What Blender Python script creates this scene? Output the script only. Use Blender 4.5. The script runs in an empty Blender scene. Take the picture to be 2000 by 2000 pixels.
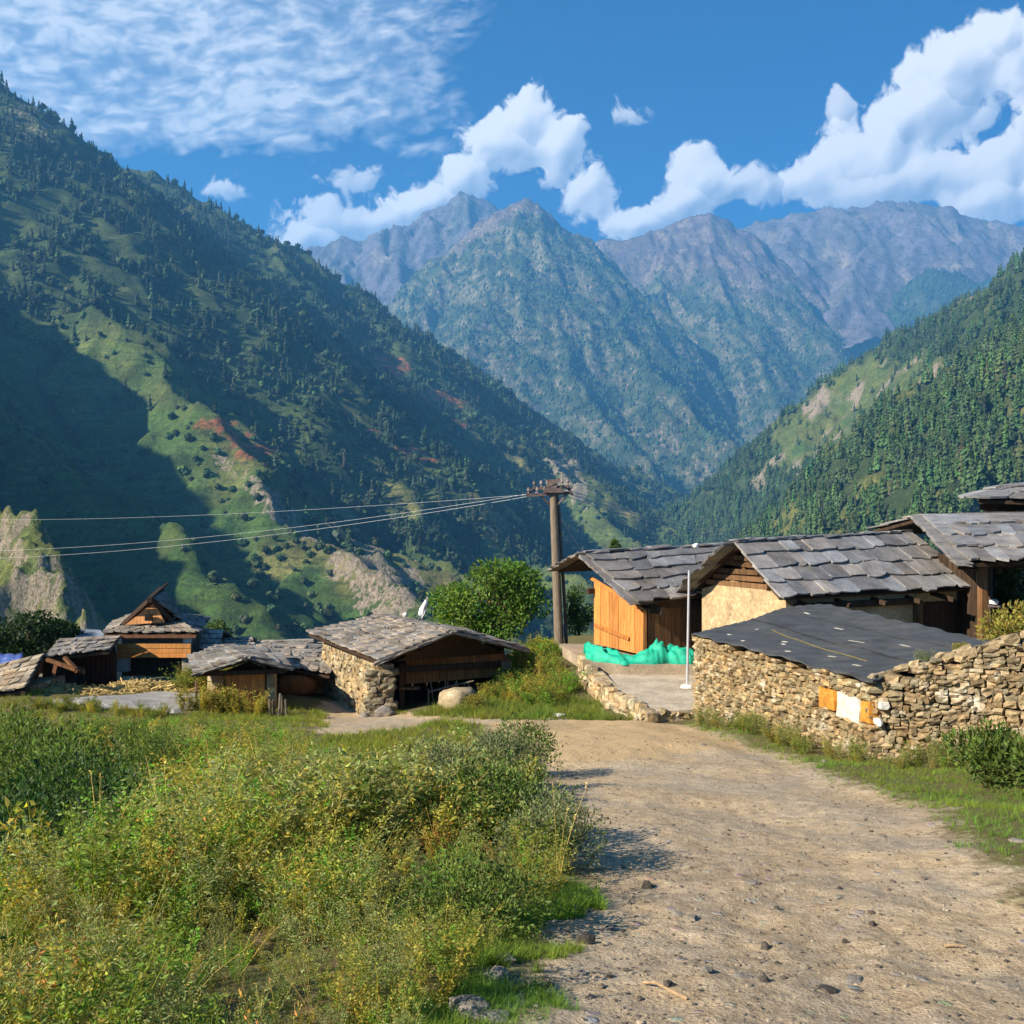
import bpy, math, random
import numpy as np
from mathutils import Vector, Matrix

random.seed(7)
RNG = np.random.default_rng(11)
scene = bpy.context.scene
COL = scene.collection
V3 = Vector

# ------------------------------------------------------------------ basics
def P(u, v, Y):
    """a point of the place at distance Y along the view, seen at photo pixel (u, v)"""
    return V3(((u - 1000) / 2000 * Y, Y, (1000 - v) / 2000 * Y))

def tag(o, label=None, cat=None, group=None, kind=None):
    if label: o['label'] = label
    if cat: o['category'] = cat
    if group: o['group'] = group
    if kind: o['kind'] = kind
    return o

def empty(name, loc, label=None, cat=None, group=None, rz=0.0):
    o = bpy.data.objects.new(name, None)
    o.empty_display_size = 0.2
    COL.objects.link(o)
    o.location = loc
    o.rotation_euler = (0, 0, rz)
    return tag(o, label, cat, group)

def link(name, me, parent=None):
    o = bpy.data.objects.new(name, me)
    COL.objects.link(o)
    if parent is not None:
        o.parent = parent
        root = parent
        off = V3((0, 0, 0))
        while root is not None:
            off += V3(root.location)
            root = root.parent
        if not parent.get('local_build'):
            o.location = -off if parent.parent is None else V3((0, 0, 0))
    return o

def np_mesh(name, V, F, C=None, mats=(), midx=None, smooth=False):
    V = np.asarray(V, np.float32); F = np.asarray(F, np.int32)
    me = bpy.data.meshes.new(name)
    n = F.shape[1]
    me.vertices.add(len(V)); me.vertices.foreach_set('co', V.ravel())
    me.loops.add(F.size); me.loops.foreach_set('vertex_index', F.ravel())
    me.polygons.add(len(F))
    me.polygons.foreach_set('loop_start', np.arange(0, F.size, n, dtype=np.int32))
    me.polygons.foreach_set('use_smooth', np.full(len(F), smooth, dtype=bool))
    for m in mats: me.materials.append(m)
    if midx is not None: me.polygons.foreach_set('material_index', np.asarray(midx, np.int32))
    if C is not None:
        at = me.color_attributes.new('tint', 'FLOAT_COLOR', 'POINT')
        C = np.asarray(C, np.float32)
        if C.shape[1] == 3: C = np.hstack([C, np.ones((len(C), 1), np.float32)])
        at.data.foreach_set('color', C.ravel())
    me.update(calc_edges=True)
    me.validate()
    return me

class MB:
    """collects shapes and links them as one mesh object"""
    def __init__(self):
        self.v, self.f, self.m, self.c = [], [], [], []
    def add(self, vs, fs, tint=(1, 1, 1), mi=0):
        b = len(self.v)
        self.v += [tuple(p) for p in vs]
        self.f += [[i + b for i in f] for f in fs]
        self.m += [mi] * len(fs)
        self.c += [tuple(tint) + (1,)] * len(vs)
    def prism(self, pts, off, tint=(1, 1, 1), mi=0):
        n = len(pts); off = V3(off)
        vs = [V3(p) for p in pts] + [V3(p) + off for p in pts]
        nrm = V3((0, 0, 0))
        for i in range(n):
            nrm += (vs[i] - vs[0]).cross(vs[(i + 1) % n] - vs[0])
        fs = [list(range(n)), list(range(2 * n - 1, n - 1, -1))]
        for i in range(n):
            j = (i + 1) % n
            fs.append([i, i + n, j + n, j])
        if nrm.dot(off) > 0: fs = [f[::-1] for f in fs]
        self.add(vs, fs, tint, mi)
    def box(self, c, s, rz=0.0, tint=(1, 1, 1), mi=0, M=None):
        hx, hy, hz = s[0] / 2, s[1] / 2, s[2] / 2
        R = M if M is not None else Matrix.Rotation(rz, 3, 'Z')
        vs = [V3(c) + R @ V3((x * hx, y * hy, z * hz)) for z in (-1, 1) for y in (-1, 1) for x in (-1, 1)]
        fs = [[0, 2, 3, 1], [4, 5, 7, 6], [0, 1, 5, 4], [2, 6, 7, 3], [0, 4, 6, 2], [1, 3, 7, 5]]
        self.add(vs, fs, tint, mi)
    def beam(self, a, b, w, h, tint=(1, 1, 1), mi=0):
        a, b = V3(a), V3(b); d = (b - a).normalized()
        s = d.cross(V3((0, 0, 1)))
        s = V3((1, 0, 0)) if s.length < 1e-3 else s.normalized()
        t = s.cross(d)
        q = [a + s * w / 2 * i + t * h / 2 * j for i, j in ((-1, -1), (1, -1), (1, 1), (-1, 1))]
        self.prism(q, b - a, tint, mi)
    def tube(self, pts, r, n=8, tint=(1, 1, 1), mi=0, cap=True):
        pts = [V3(p) for p in pts]
        rs = r if isinstance(r, (list, tuple)) else [r] * len(pts)
        vs, fs = [], []
        for i, p in enumerate(pts):
            d = (pts[min(i + 1, len(pts) - 1)] - pts[max(i - 1, 0)]).normalized()
            s = d.cross(V3((0, 1, 0.01)))
            if s.length < 1e-3: s = d.cross(V3((1, 0, 0)))
            s.normalize(); t = d.cross(s)
            for k in range(n):
                a = 2 * math.pi * k / n
                vs.append(p + (s * math.cos(a) + t * math.sin(a)) * rs[i])
        for i in range(len(pts) - 1):
            for k in range(n):
                k2 = (k + 1) % n
                fs.append([i * n + k, i * n + k2, (i + 1) * n + k2, (i + 1) * n + k])
        if cap:
            fs.append(list(range(n))[::-1]); fs.append([(len(pts) - 1) * n + k for k in range(n)])
        self.add(vs, fs, tint, mi)
    def stone(self, c, ax, ay, az, seed, tint=(1, 1, 1), mi=0, jit=0.16, rnd=0.55):
        """an angular rubble stone: 26 point lattice pulled towards an ellipsoid and jittered"""
        r = random.Random(seed)
        c = V3(c); vs = []; idx = {}
        for i in (-1, 0, 1):
            for j in (-1, 0, 1):
                for k in (-1, 0, 1):
                    if i == j == k == 0: continue
                    L = math.sqrt(i * i + j * j + k * k)
                    q = 1 - rnd + rnd / L
                    a, b, d = (x * q * (1 + r.uniform(-jit, jit)) + r.uniform(-jit, jit) * .5 for x in (i, j, k))
                    idx[(i, j, k)] = len(vs)
                    vs.append(c + V3(ax) * a + V3(ay) * b + V3(az) * d)
        fs = []
        for axis in range(3):
            for s in (-1, 1):
                for p in (-1, 0):
                    for q in (-1, 0):
                        ks = []
                        for (dp, dq) in ((0, 0), (1, 0), (1, 1), (0, 1)):
                            k = [0, 0, 0]; k[axis] = s
                            k[(axis + 1) % 3] = p + dp; k[(axis + 2) % 3] = q + dq
                            ks.append(idx[tuple(k)])
                        fs.append(ks if s > 0 else ks[::-1])
        self.add(vs, fs, tint, mi)
    def build(self, name, mats, parent=None, smooth=False, local=False):
        me = bpy.data.meshes.new(name)
        me.from_pydata(self.v, [], self.f)
        if not isinstance(mats, (list, tuple)): mats = [mats]
        for m in mats: me.materials.append(m)
        me.polygons.foreach_set('material_index', self.m)
        if smooth: me.polygons.foreach_set('use_smooth', [True] * len(self.f))
        at = me.color_attributes.new('tint', 'FLOAT_COLOR', 'POINT')
        at.data.foreach_set('color', [x for c in self.c for x in c])
        me.update()
        if local:
            o = bpy.data.objects.new(name, me); COL.objects.link(o); o.parent = parent
            return o
        if parent is None:
            # a top-level mesh: put the origin at its base
            co = np.array(self.v); org = V3((co[:, 0].mean(), co[:, 1].mean(), co[:, 2].min()))
            me.transform(Matrix.Translation(-org))
            o = link(name, me); o.location = org
            return o
        return link(name, me, parent)

# ------------------------------------------------------------------ noise
def _h(ix, iy, seed):
    n = (ix.astype(np.int64) * 374761393 + iy.astype(np.int64) * 668265263 + seed * 974711) & 0xffffffff
    n = ((n ^ (n >> 13)) * 1274126177) & 0xffffffff
    n = n ^ (n >> 16)
    return (n & 0xffff) / 65535.0 * 2 * np.pi
def gnoise(x, y, seed=0):
    x = np.asarray(x, float); y = np.asarray(y, float)
    ix = np.floor(x); iy = np.floor(y); fx = x - ix; fy = y - iy
    sx = fx * fx * fx * (fx * (fx * 6 - 15) + 10); sy = fy * fy * fy * (fy * (fy * 6 - 15) + 10)
    def g(dx, dy):
        a = _h(ix + dx, iy + dy, seed)
        return np.cos(a) * (fx - dx) + np.sin(a) * (fy - dy)
    a = g(0, 0) * (1 - sx) + g(1, 0) * sx
    b = g(0, 1) * (1 - sx) + g(1, 1) * sx
    return (a * (1 - sy) + b * sy) * 1.5
def fbm(x, y, octv=4, seed=0, gain=.5, lac=2.03):
    s = 0; a = 1; t = 0
    for o in range(octv):
        s = s + a * gnoise(x, y, seed + o * 17); t += a
        x = x * lac + 3.1; y = y * lac - 1.7; a *= gain
    return s / t * 1.4
def ridged(x, y, octv=4, seed=0, gain=.5, lac=2.05):
    s = 0; a = 1; t = 0
    for o in range(octv):
        s = s + a * (1 - 2 * np.abs(gnoise(x, y, seed + o * 13))); t += a
        x = x * lac + 5.3; y = y * lac + 2.9; a *= gain
    return s / t
def sstep(a, b, x):
    t = np.clip((x - a) / (b - a), 0, 1)
    return t * t * (3 - 2 * t)

# ------------------------------------------------------------------ materials
def new_mat(name):
    m = bpy.data.materials.new(name); m.use_nodes = True
    nt = m.node_tree; nt.nodes.clear()
    out = nt.nodes.new('ShaderNodeOutputMaterial')
    return m, nt, out
def N(nt, t, **kw):
    n = nt.nodes.new(t)
    for k, v in kw.items():
        if k.startswith('i_'):
            n.inputs[k[2:].replace('_', ' ')].default_value = v
        else: setattr(n, k, v)
    return n
def noise(nt, vec, scale, detail=5, rough=.6, dist=0.0):
    n = N(nt, 'ShaderNodeTexNoise'); n.inputs['Scale'].default_value = scale
    n.inputs['Detail'].default_value = detail; n.inputs['Roughness'].default_value = rough
    n.inputs['Distortion'].default_value = dist
    if vec is not None: nt.links.new(vec, n.inputs['Vector'])
    return n.outputs['Fac']
def ramp(nt, fac, stops, interp='LINEAR'):
    r = N(nt, 'ShaderNodeValToRGB'); r.color_ramp.interpolation = interp
    e = r.color_ramp.elements
    while len(e) < len(stops): e.new(0.5)
    for i, (p, c) in enumerate(stops):
        e[i].position = p; e[i].color = tuple(c) + (1,) if len(c) == 3 else c
    nt.links.new(fac, r.inputs['Fac'])
    return r.outputs['Color']
def mixc(nt, fac, a, b, mode='MIX'):
    n = N(nt, 'ShaderNodeMix', data_type='RGBA', blend_type=mode)
    for sock, val in ((n.inputs[0], fac), (n.inputs[6], a), (n.inputs[7], b)):
        if isinstance(val, bpy.types.NodeSocket): nt.links.new(val, sock)
        elif isinstance(val, (int, float)): sock.default_value = val
        else: sock.default_value = tuple(val) + (1,)
    return n.outputs[2]
def math_(nt, op, a, b=None, c=None, clamp=False):
    n = N(nt, 'ShaderNodeMath', operation=op); n.use_clamp = clamp
    for s, val in zip(n.inputs, (a, b, c)):
        if val is None: continue
        if isinstance(val, bpy.types.NodeSocket): nt.links.new(val, s)
        else: s.default_value = val
    return n.outputs[0]
def bump(nt, h, strength, dist):
    b = N(nt, 'ShaderNodeBump'); b.inputs['Strength'].default_value = strength
    b.inputs['Distance'].default_value = dist
    nt.links.new(h, b.inputs['Height'])
    return b.outputs['Normal']
def pbsdf(nt, out, col, rough=.8, nrm=None, spec=.3, metal=0.0):
    p = N(nt, 'ShaderNodeBsdfPrincipled')
    p.inputs['Roughness'].default_value = rough
    p.inputs['Specular IOR Level'].default_value = spec
    p.inputs['Metallic'].default_value = metal
    if isinstance(col, bpy.types.NodeSocket): nt.links.new(col, p.inputs['Base Color'])
    else: p.inputs['Base Color'].default_value = tuple(col) + (1,)
    if nrm is not None: nt.links.new(nrm, p.inputs['Normal'])
    nt.links.new(p.outputs[0], out.inputs['Surface'])
    return p
def attr(nt, name='tint'):
    return N(nt, 'ShaderNodeAttribute', attribute_name=name).outputs['Color']
def objco(nt):
    return N(nt, 'ShaderNodeTexCoord').outputs['Object']
def poscoord(nt):
    return N(nt, 'ShaderNodeNewGeometry').outputs['Position']

def mat_tinted(name, base, rough=.8, var=.5, scale=4.0, fine=40.0, bstr=.4, bdist=.02, patches=None, spec=.25, stretch=None):
    """base colour x the piece's own tint, blotched by noise; patches = (colour, scale, lo, hi)"""
    m, nt, out = new_mat(name)
    vec = poscoord(nt)
    if stretch:
        mp = N(nt, 'ShaderNodeMapping'); mp.inputs['Scale'].default_value = stretch
        nt.links.new(vec, mp.inputs['Vector']); vec = mp.outputs[0]
    n1 = noise(nt, vec, scale, 6, .65); n2 = noise(nt, vec, fine, 4, .6)
    k = ramp(nt, n1, [(.3, (1 - var,) * 3), (.7, (1 + var * .6,) * 3)])
    c = mixc(nt, 1.0, mixc(nt, 1.0, attr(nt), base, 'MULTIPLY'), k, 'MULTIPLY')
    k2 = ramp(nt, n2, [(.3, (.72,) * 3), (.7, (1.2,) * 3)])
    c = mixc(nt, 1.0, c, k2, 'MULTIPLY')
    for (pc, ps, lo, hi) in (patches or []):
        f = ramp(nt, noise(nt, vec, ps, 5, .7), [(lo, (0, 0, 0)), (hi, (1, 1, 1))])
        c = mixc(nt, f, c, pc)
    hgt = math_(nt, 'ADD', math_(nt, 'MULTIPLY', n1, .5), math_(nt, 'MULTIPLY', n2, .5))
    pbsdf(nt, out, c, rough, bump(nt, hgt, bstr, bdist), spec)
    return m

def mat_leaf(name, mul=(1, 1, 1), trans=.35, rough=.55):
    m, nt, out = new_mat(name)
    c = mixc(nt, 1.0, attr(nt), mul, 'MULTIPLY')
    p = N(nt, 'ShaderNodeBsdfPrincipled'); p.inputs['Roughness'].default_value = rough
    p.inputs['Specular IOR Level'].default_value = .25
    nt.links.new(c, p.inputs['Base Color'])
    t = N(nt, 'ShaderNodeBsdfTranslucent')
    nt.links.new(mixc(nt, 1.0, c, (1.3, 1.35, .7), 'MULTIPLY'), t.inputs['Color'])
    mx = N(nt, 'ShaderNodeMixShader'); mx.inputs[0].default_value = trans
    nt.links.new(p.outputs[0], mx.inputs[1]); nt.links.new(t.outputs[0], mx.inputs[2])
    nt.links.new(mx.outputs[0], out.inputs['Surface'])
    return m

M = {}
M['slate'] = mat_tinted('slate', (.235, .225, .22), .62, .45, 2.2, 22, .5, .02,
                        [((.20, .135, .075), 1.6, .60, .74), ((.33, .32, .29), 5.0, .62, .70), ((.07, .065, .06), 3.1, .66, .8)])
M['slate_far'] = mat_tinted('slate_far', (.27, .245, .215), .75, .55, 1.8, 14, .5, .03,
                        [((.20, .13, .07), 1.3, .6, .74), ((.38, .36, .31), 3.0, .6, .72)])
M['old_wood'] = mat_tinted('old_wood', (.14, .075, .035), .8, .55, 3, 30, .5, .02, None, .2, (4, 4, .5))
M['dark_wood'] = mat_tinted('dark_wood', (.055, .033, .02), .85, .5, 3, 30, .4, .02, None, .2, (4, 4, .5))
M['new_wood'] = mat_tinted('new_wood', (.56, .225, .055), .7, .45, 3, 30, .5, .015, [((.30, .11, .035), 2.2, .55, .75), ((.30, .22, .14), 1.3, .60, .78)], .3, (5, 5, .5))
M['plaster'] = mat_tinted('plaster', (.45, .325, .18), .9, .34, 1.5, 12, .5, .03, [((.30, .20, .10), 1.2, .56, .76), ((.56, .44, .28), 2.5, .58, .7)])
M['stone'] = mat_tinted('stone', (.36, .28, .165), .9, .5, 5, 40, .7, .02,
                        [((.46, .27, .10), 2.2, .62, .74), ((.52, .46, .35), 2.6, .56, .68)])
M['mortar'] = mat_tinted('mortar', (.28, .215, .13), .95, .5, 5, 30, .7, .03)
M['white_stone'] = mat_tinted('white_stone', (.72, .69, .62), .85, .3, 6, 40, .5, .01)
M['orange_stone'] = mat_tinted('orange_stone', (.62, .28, .05), .85, .45, 6, 40, .5, .01, [((.3, .13, .04), 5.0, .6, .75)])
M['concrete'] = mat_tinted('concrete', (.44, .37, .28), .9, .35, 1.6, 20, .4, .02, [((.25, .19, .13), 1.5, .58, .76)])
M['yard_stone'] = mat_tinted('yard_stone', (.30, .28, .255), .9, .35, 1.4, 20, .3, .02)
M['tar'] = mat_tinted('tar', (.062, .067, .072), .85, .45, 2.3, 25, .6, .05, [((.10, .095, .088), 1.1, .52, .75)], .3)
M['scrap'] = mat_tinted('scrap', (.45, .42, .36), .8, .3, 8, 40, .2, .01)
M['cord'] = mat_tinted('cord', (.42, .33, .12), .8, .5, 20, 60, .3, .01)
M['pole_wood'] = mat_tinted('pole_wood', (.20, .155, .11), .85, .4, 5, 40, .5, .02, None, .2, (6, 6, .6))
M['iron'] = mat_tinted('iron', (.12, .085, .075), .6, .5, 8, 40, .3, .01, None, .4)
M['porcelain'] = mat_tinted('porcelain', (.24, .20, .19), .35, .2, 8, 40, .1, .01, None, .5)
M['steel_pole'] = mat_tinted('steel_pole', (.40, .40, .42), .4, .15, 5, 40, .1, .01, None, .5)
M['wire'] = mat_tinted('wire', (.42, .43, .46), .4, .1, 5, 40, .05, .01, None, .5)
M['tarp_green'] = mat_tinted('tarp_green', (.008, .40, .25), .55, .35, 6, 60, .8, .03, None, .4)
M['tarp_blue'] = mat_tinted('tarp_blue', (.08, .14, .42), .5, .3, 5, 40, .4, .02, [((.4, .42, .5), 3.0, .55, .66)], .4)
M['sheet_metal'] = mat_tinted('sheet_metal', (.24, .28, .34), .5, .3, 4, 40, .2, .02, None, .5)
M['cloth_white'] = mat_tinted('cloth_white', (.80, .80, .80), .8, .1, 3, 40, .2, .01)
M['bark'] = mat_tinted('bark', (.11, .075, .05), .9, .5, 6, 30, .7, .03, None, .2, (3, 3, .7))
M['straw'] = mat_leaf('straw', (1, 1, 1), .15, .7)
M['rock'] = mat_tinted('rock', (.20, .175, .15), .9, .5, 5, 30, .8, .03, [((.30, .23, .14), 3.0, .56, .7)])
M['dark_rock'] = mat_tinted('dark_rock', (.075, .062, .05), .9, .5, 9, 50, .8, .02)
M['leaf'] = mat_leaf('leaf')
M['weed_leaf'] = mat_leaf('weed_leaf', (1, 1, 1), .42, .6)
M['grass'] = mat_leaf('grass', (1, 1, 1), .42, .6)
M['conifer'] = mat_leaf('conifer', (1, 1, 1), .0, .8)
M['far_wood'] = mat_leaf('far_wood', (1, 1, 1), .0, .9)
# ================================================================== MOUNTAINS
K = 2000 / 1932.0
def D(pts):
    """(u, v, Y) in display pixels -> world points"""
    return [np.array(P(u * K, v * K, Y)) for (u, v, Y) in pts]

def DS(pts, f): return D([(u, v, Y * f) for (u, v, Y) in pts])

def spurs(line, k, rng, spacing, length, level=2, zfloor=-330, drop=0.0):
    """side ridges running down both flanks of a ridge line, recursively"""
    segs = []
    acc = rng.uniform(.2, .8) * spacing
    for a, b in zip(line[:-1], line[1:]):
        d = b - a; L = np.hypot(d[0], d[1])
        if L < 1e-6: continue
        t = d / L
        while acc < L:
            c = a + t * acc
            down = np.sign(-t[2]) if abs(t[2]) > .05 else 0
            for side in (-1, 1):
                pr = np.array([-t[1], t[0]]) * side
                dr = pr + np.array([t[0], t[1]]) * (down * (.35 if level > 1 else .75) + rng.uniform(-.25, .25))
                dr /= np.hypot(*dr)
                ks = k * rng.uniform(.62, .84)
                Ls = length * rng.uniform(.45, 1.1)
                if c[2] - ks * Ls < zfloor: Ls = max(20, (c[2] - zfloor) / ks)
                pts = [c - np.array([0, 0, drop])]
                nseg = 3
                ang = 0
                for i in range(nseg):
                    ang += rng.uniform(-.22, .22)
                    ca, sa = math.cos(ang), math.sin(ang)
                    dd = np.array([dr[0] * ca - dr[1] * sa, dr[0] * sa + dr[1] * ca])
                    pts.append(pts[-1] + np.array([dd[0], dd[1], -ks * rng.uniform(.8, 1.2)]) * (Ls / nseg))
                segs += [(p, q, k * 1.12) for p, q in zip(pts[:-1], pts[1:])]
                if level > 1:
                    segs += spurs(pts, k * 1.08, rng, spacing * .42, length * .33, level - 1, zfloor)
            acc += spacing * rng.uniform(.65, 1.35)
        acc -= L
    return segs

class Hill:
    def __init__(self, name, lines, own, bounds, cell, k, seed, spacing, length, warp, amp, nscale, level=2, base=-340, gully=0.0, own_k=1.05, steep={}, soft=0.0):
        rng = np.random.default_rng(seed)
        segs = []
        for i, L in enumerate(lines + own):
            kk = k if i < len(lines) else k * own_k
            if i - len(lines) in steep: kk = steep[i - len(lines)]
            segs += [(p, q, kk) for p, q in zip(L[:-1], L[1:])]
            f = 1.0 if i < len(lines) else .55
            segs += spurs(L, kk, rng, spacing * f, length * f, level)
        x0, x1, y0, y1 = bounds
        self.nx, self.ny = int((x1 - x0) / cell) + 1, int((y1 - y0) / cell) + 1
        self.x0, self.y0, self.cell = x0, y0, cell
        xs = x0 + np.arange(self.nx) * cell; ys = y0 + np.arange(self.ny) * cell
        X, Y = np.meshgrid(xs, ys)
        Xw = X + warp * fbm(X / (warp * 4), Y / (warp * 4), 4, seed + 1)
        Yw = Y + warp * fbm(X / (warp * 4), Y / (warp * 4), 4, seed + 2)
        Xw = Xw.astype(np.float32); Yw = Yw.astype(np.float32)
        H = np.full(X.shape, base, np.float32)
        for (a, b, kk) in segs:
            zmax = max(a[2], b[2]); R = (zmax - base) / kk
            i0 = max(0, int((min(a[0], b[0]) - R - warp - x0) / cell)); i1 = min(self.nx, int((max(a[0], b[0]) + R + warp - x0) / cell) + 2)
            j0 = max(0, int((min(a[1], b[1]) - R - warp - y0) / cell)); j1 = min(self.ny, int((max(a[1], b[1]) + R + warp - y0) / cell) + 2)
            if i1 <= i0 or j1 <= j0: continue
            xs_ = Xw[j0:j1, i0:i1]; ys_ = Yw[j0:j1, i0:i1]
            dx, dy = b[0] - a[0], b[1] - a[1]; L2 = dx * dx + dy * dy + 1e-6
            t = np.clip(((xs_ - a[0]) * dx + (ys_ - a[1]) * dy) / L2, 0, 1)
            d = np.sqrt((xs_ - a[0] - t * dx) ** 2 + (ys_ - a[1] - t * dy) ** 2)
            h = a[2] + (b[2] - a[2]) * t - kk * d
            if soft: h = h - kk * (np.sqrt(d * d + soft * soft) - d - soft) - kk * 0
            np.maximum(H[j0:j1, i0:i1], h, out=H[j0:j1, i0:i1])
        H = H + amp * fbm(X / nscale, Y / nscale, 6, seed + 5) + gully * (ridged(Xw / (nscale * .55), Yw / (nscale * .55), 5, seed + 9) - .2)
        self.X, self.Y, self.H, self.name, self.seed = X, Y, H, name, seed
        gy, gx = np.gradient(H, cell)
        self.slope = np.hypot(gx, gy); self.gx, self.gy = gx, gy
        self.U = 1000 + 2000 * X / np.maximum(Y, 1); self.W = 1000 - 2000 * H / np.maximum(Y, 1)
    def build(self, C, mat, label, rock=None):
        nx, ny = self.nx, self.ny
        V = np.stack([self.X.ravel(), self.Y.ravel(), self.H.ravel()], 1)
        i, j = np.meshgrid(np.arange(nx - 1), np.arange(ny - 1))
        a = (j * nx + i).ravel()
        F = np.stack([a, a + 1, a + nx + 1, a + nx], 1)
        C4 = np.concatenate([C.reshape(-1, 3), (np.zeros(C.size // 3) if rock is None else np.clip(rock, 0, 1).ravel())[:, None]], 1)
        me = np_mesh(self.name, V, F, C4, [mat], smooth=True)
        o = link(self.name, me)
        return tag(o, label, 'mountain', kind='structure')
    def sample(self, A, x, y):
        fx = (x - self.x0) / self.cell; fy = (y - self.y0) / self.cell
        i = np.clip(fx.astype(int), 0, self.nx - 2); j = np.clip(fy.astype(int), 0, self.ny - 2)
        fx = fx - i; fy = fy - j
        return (A[j, i] * (1 - fx) + A[j, i + 1] * fx) * (1 - fy) + (A[j + 1, i] * (1 - fx) + A[j + 1, i + 1] * fx) * fy

# ---- far tree templates (quads/tris kept as quads)
def conifer_tpl(seed, tiers=4, n=6, top=1.0, wid=.24, jit=.25):
    r = np.random.default_rng(seed)
    V, F, C = [], [], []
    for t in range(tiers):
        z0 = .06 + .80 * t / tiers; z1 = min(1.0, z0 + 1.25 / tiers + .1)
        w = wid * (1 - .78 * t / tiers)
        b = len(V)
        for k in range(n):
            a = 2 * math.pi * (k + r.uniform(-.3, .3)) / n
            rr = w * (1 + r.uniform(-jit, jit) * 1.3)
            V.append((rr * math.cos(a), rr * math.sin(a), z0 + r.uniform(-.05, .05)))
        V.append((r.uniform(-.02, .02), r.uniform(-.02, .02), z1))
        for k in range(n):
            F.append((b + k, b + (k + 1) % n, b + n))
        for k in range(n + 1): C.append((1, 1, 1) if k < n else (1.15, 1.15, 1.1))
    return np.array(V), np.array(F), np.array(C)
def bush_tpl(seed, n=64, w=.42):
    """a round leafed tree far away: a cloud of crossed facets"""
    r = np.random.default_rng(seed)
    V, F, C = [], [], []
    for k in range(n):
        d = r.normal(size=3); d /= np.linalg.norm(d)
        c = d * r.uniform(.5, 1) * np.array([w, w, .42]) + np.array([0, 0, .5])
        a = r.normal(size=3); a /= np.linalg.norm(a); b2 = np.cross(a, d); b2 /= np.linalg.norm(b2); a = np.cross(b2, d)
        s = r.uniform(.07, .15)
        b = len(V)
        for (i, j) in ((-1, -.6), (.6, -1), (1, .7), (-.6, 1)):
            V.append(c + (a * i + b2 * j) * s)
        F += [(b, b + 1, b + 2), (b, b + 2, b + 3)]; C += [(1 + r.uniform(-.2, .2),) * 3] * 4
    return np.array(V), np.array(F), np.array(C)

def merge_scatter(tpls, pos, scale, yaw, tint, which, zs=None, tilt=None):
    VV, FF, CC = [], [], []
    base = 0
    for t, (V, F, C) in enumerate(tpls):
        ids = np.nonzero(which == t)[0]
        if len(ids) == 0: continue
        n = len(V)
        c = np.cos(yaw[ids])[:, None]; s = np.sin(yaw[ids])[:, None]; sc = scale[ids][:, None]
        z = V[None, :, 2] * (sc if zs is None else sc * zs[ids][:, None])
        x = (V[None, :, 0] * c - V[None, :, 1] * s) * sc
        y = (V[None, :, 0] * s + V[None, :, 1] * c) * sc
        if tilt is not None:
            x = x + z * tilt[ids, 0][:, None]; y = y + z * tilt[ids, 1][:, None]
        W = np.stack([x + pos[ids, 0][:, None], y + pos[ids, 1][:, None], z + pos[ids, 2][:, None]], 2)
        VV.append(W.reshape(-1, 3))
        f = F[None] + (np.arange(len(ids)) * n)[:, None, None] + base
        FF.append(f.reshape(-1, F.shape[1]))
        CC.append((C[None] * tint[ids][:, None, :]).reshape(-1, 3))
        base += n * len(ids)
    return np.concatenate(VV), np.concatenate(FF), np.concatenate(CC)

def pine_tpl(seed, n=36, w=.26):
    r = np.random.default_rng(seed); V, F, C = [], [], []
    for k in range(n):
        h = r.uniform(0, 1) ** 1.25; rad = w * (1 - h) ** .8 * r.uniform(.45, 1.05) + .01; a = r.uniform(0, 6.28)
        c = np.array((rad * math.cos(a), rad * math.sin(a), .10 + .86 * h)); o = np.array((math.cos(a), math.sin(a), .55)); o /= np.linalg.norm(o)
        t = np.cross(o, r.normal(size=3)); t /= np.linalg.norm(t); u_ = np.cross(o, t); s = r.uniform(.04, .085) * (1.15 - .55 * h); b = len(V)
        for (i, j) in ((-1, -.7), (.7, -1), (1, .7), (-.6, 1)): V.append(c + (t * i + u_ * j) * s + o * r.uniform(-.02, .03))
        F += [(b, b + 1, b + 2), (b, b + 2, b + 3)]; g = r.uniform(.84, 1.16); C += [(g, g, g)] * 4
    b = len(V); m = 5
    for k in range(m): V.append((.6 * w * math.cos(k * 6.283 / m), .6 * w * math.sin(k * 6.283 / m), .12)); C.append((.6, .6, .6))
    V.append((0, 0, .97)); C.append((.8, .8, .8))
    for k in range(m): F.append((b + k, b + (k + 1) % m, b + m))
    return np.array(V), np.array(F), np.array(C)
PINE = [pine_tpl(70 + i, 54, .15 + .035 * (i % 3)) for i in range(6)]
CON = [conifer_tpl(i, 4, 6) for i in range(4)] + [conifer_tpl(10 + i, 3, 5, wid=.33, jit=.35) for i in range(3)]
CON_FAR = [conifer_tpl(30 + i, 2, 5, wid=.34) for i in range(4)]
BSH = [bush_tpl(50 + i) for i in range(4)]

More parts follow.
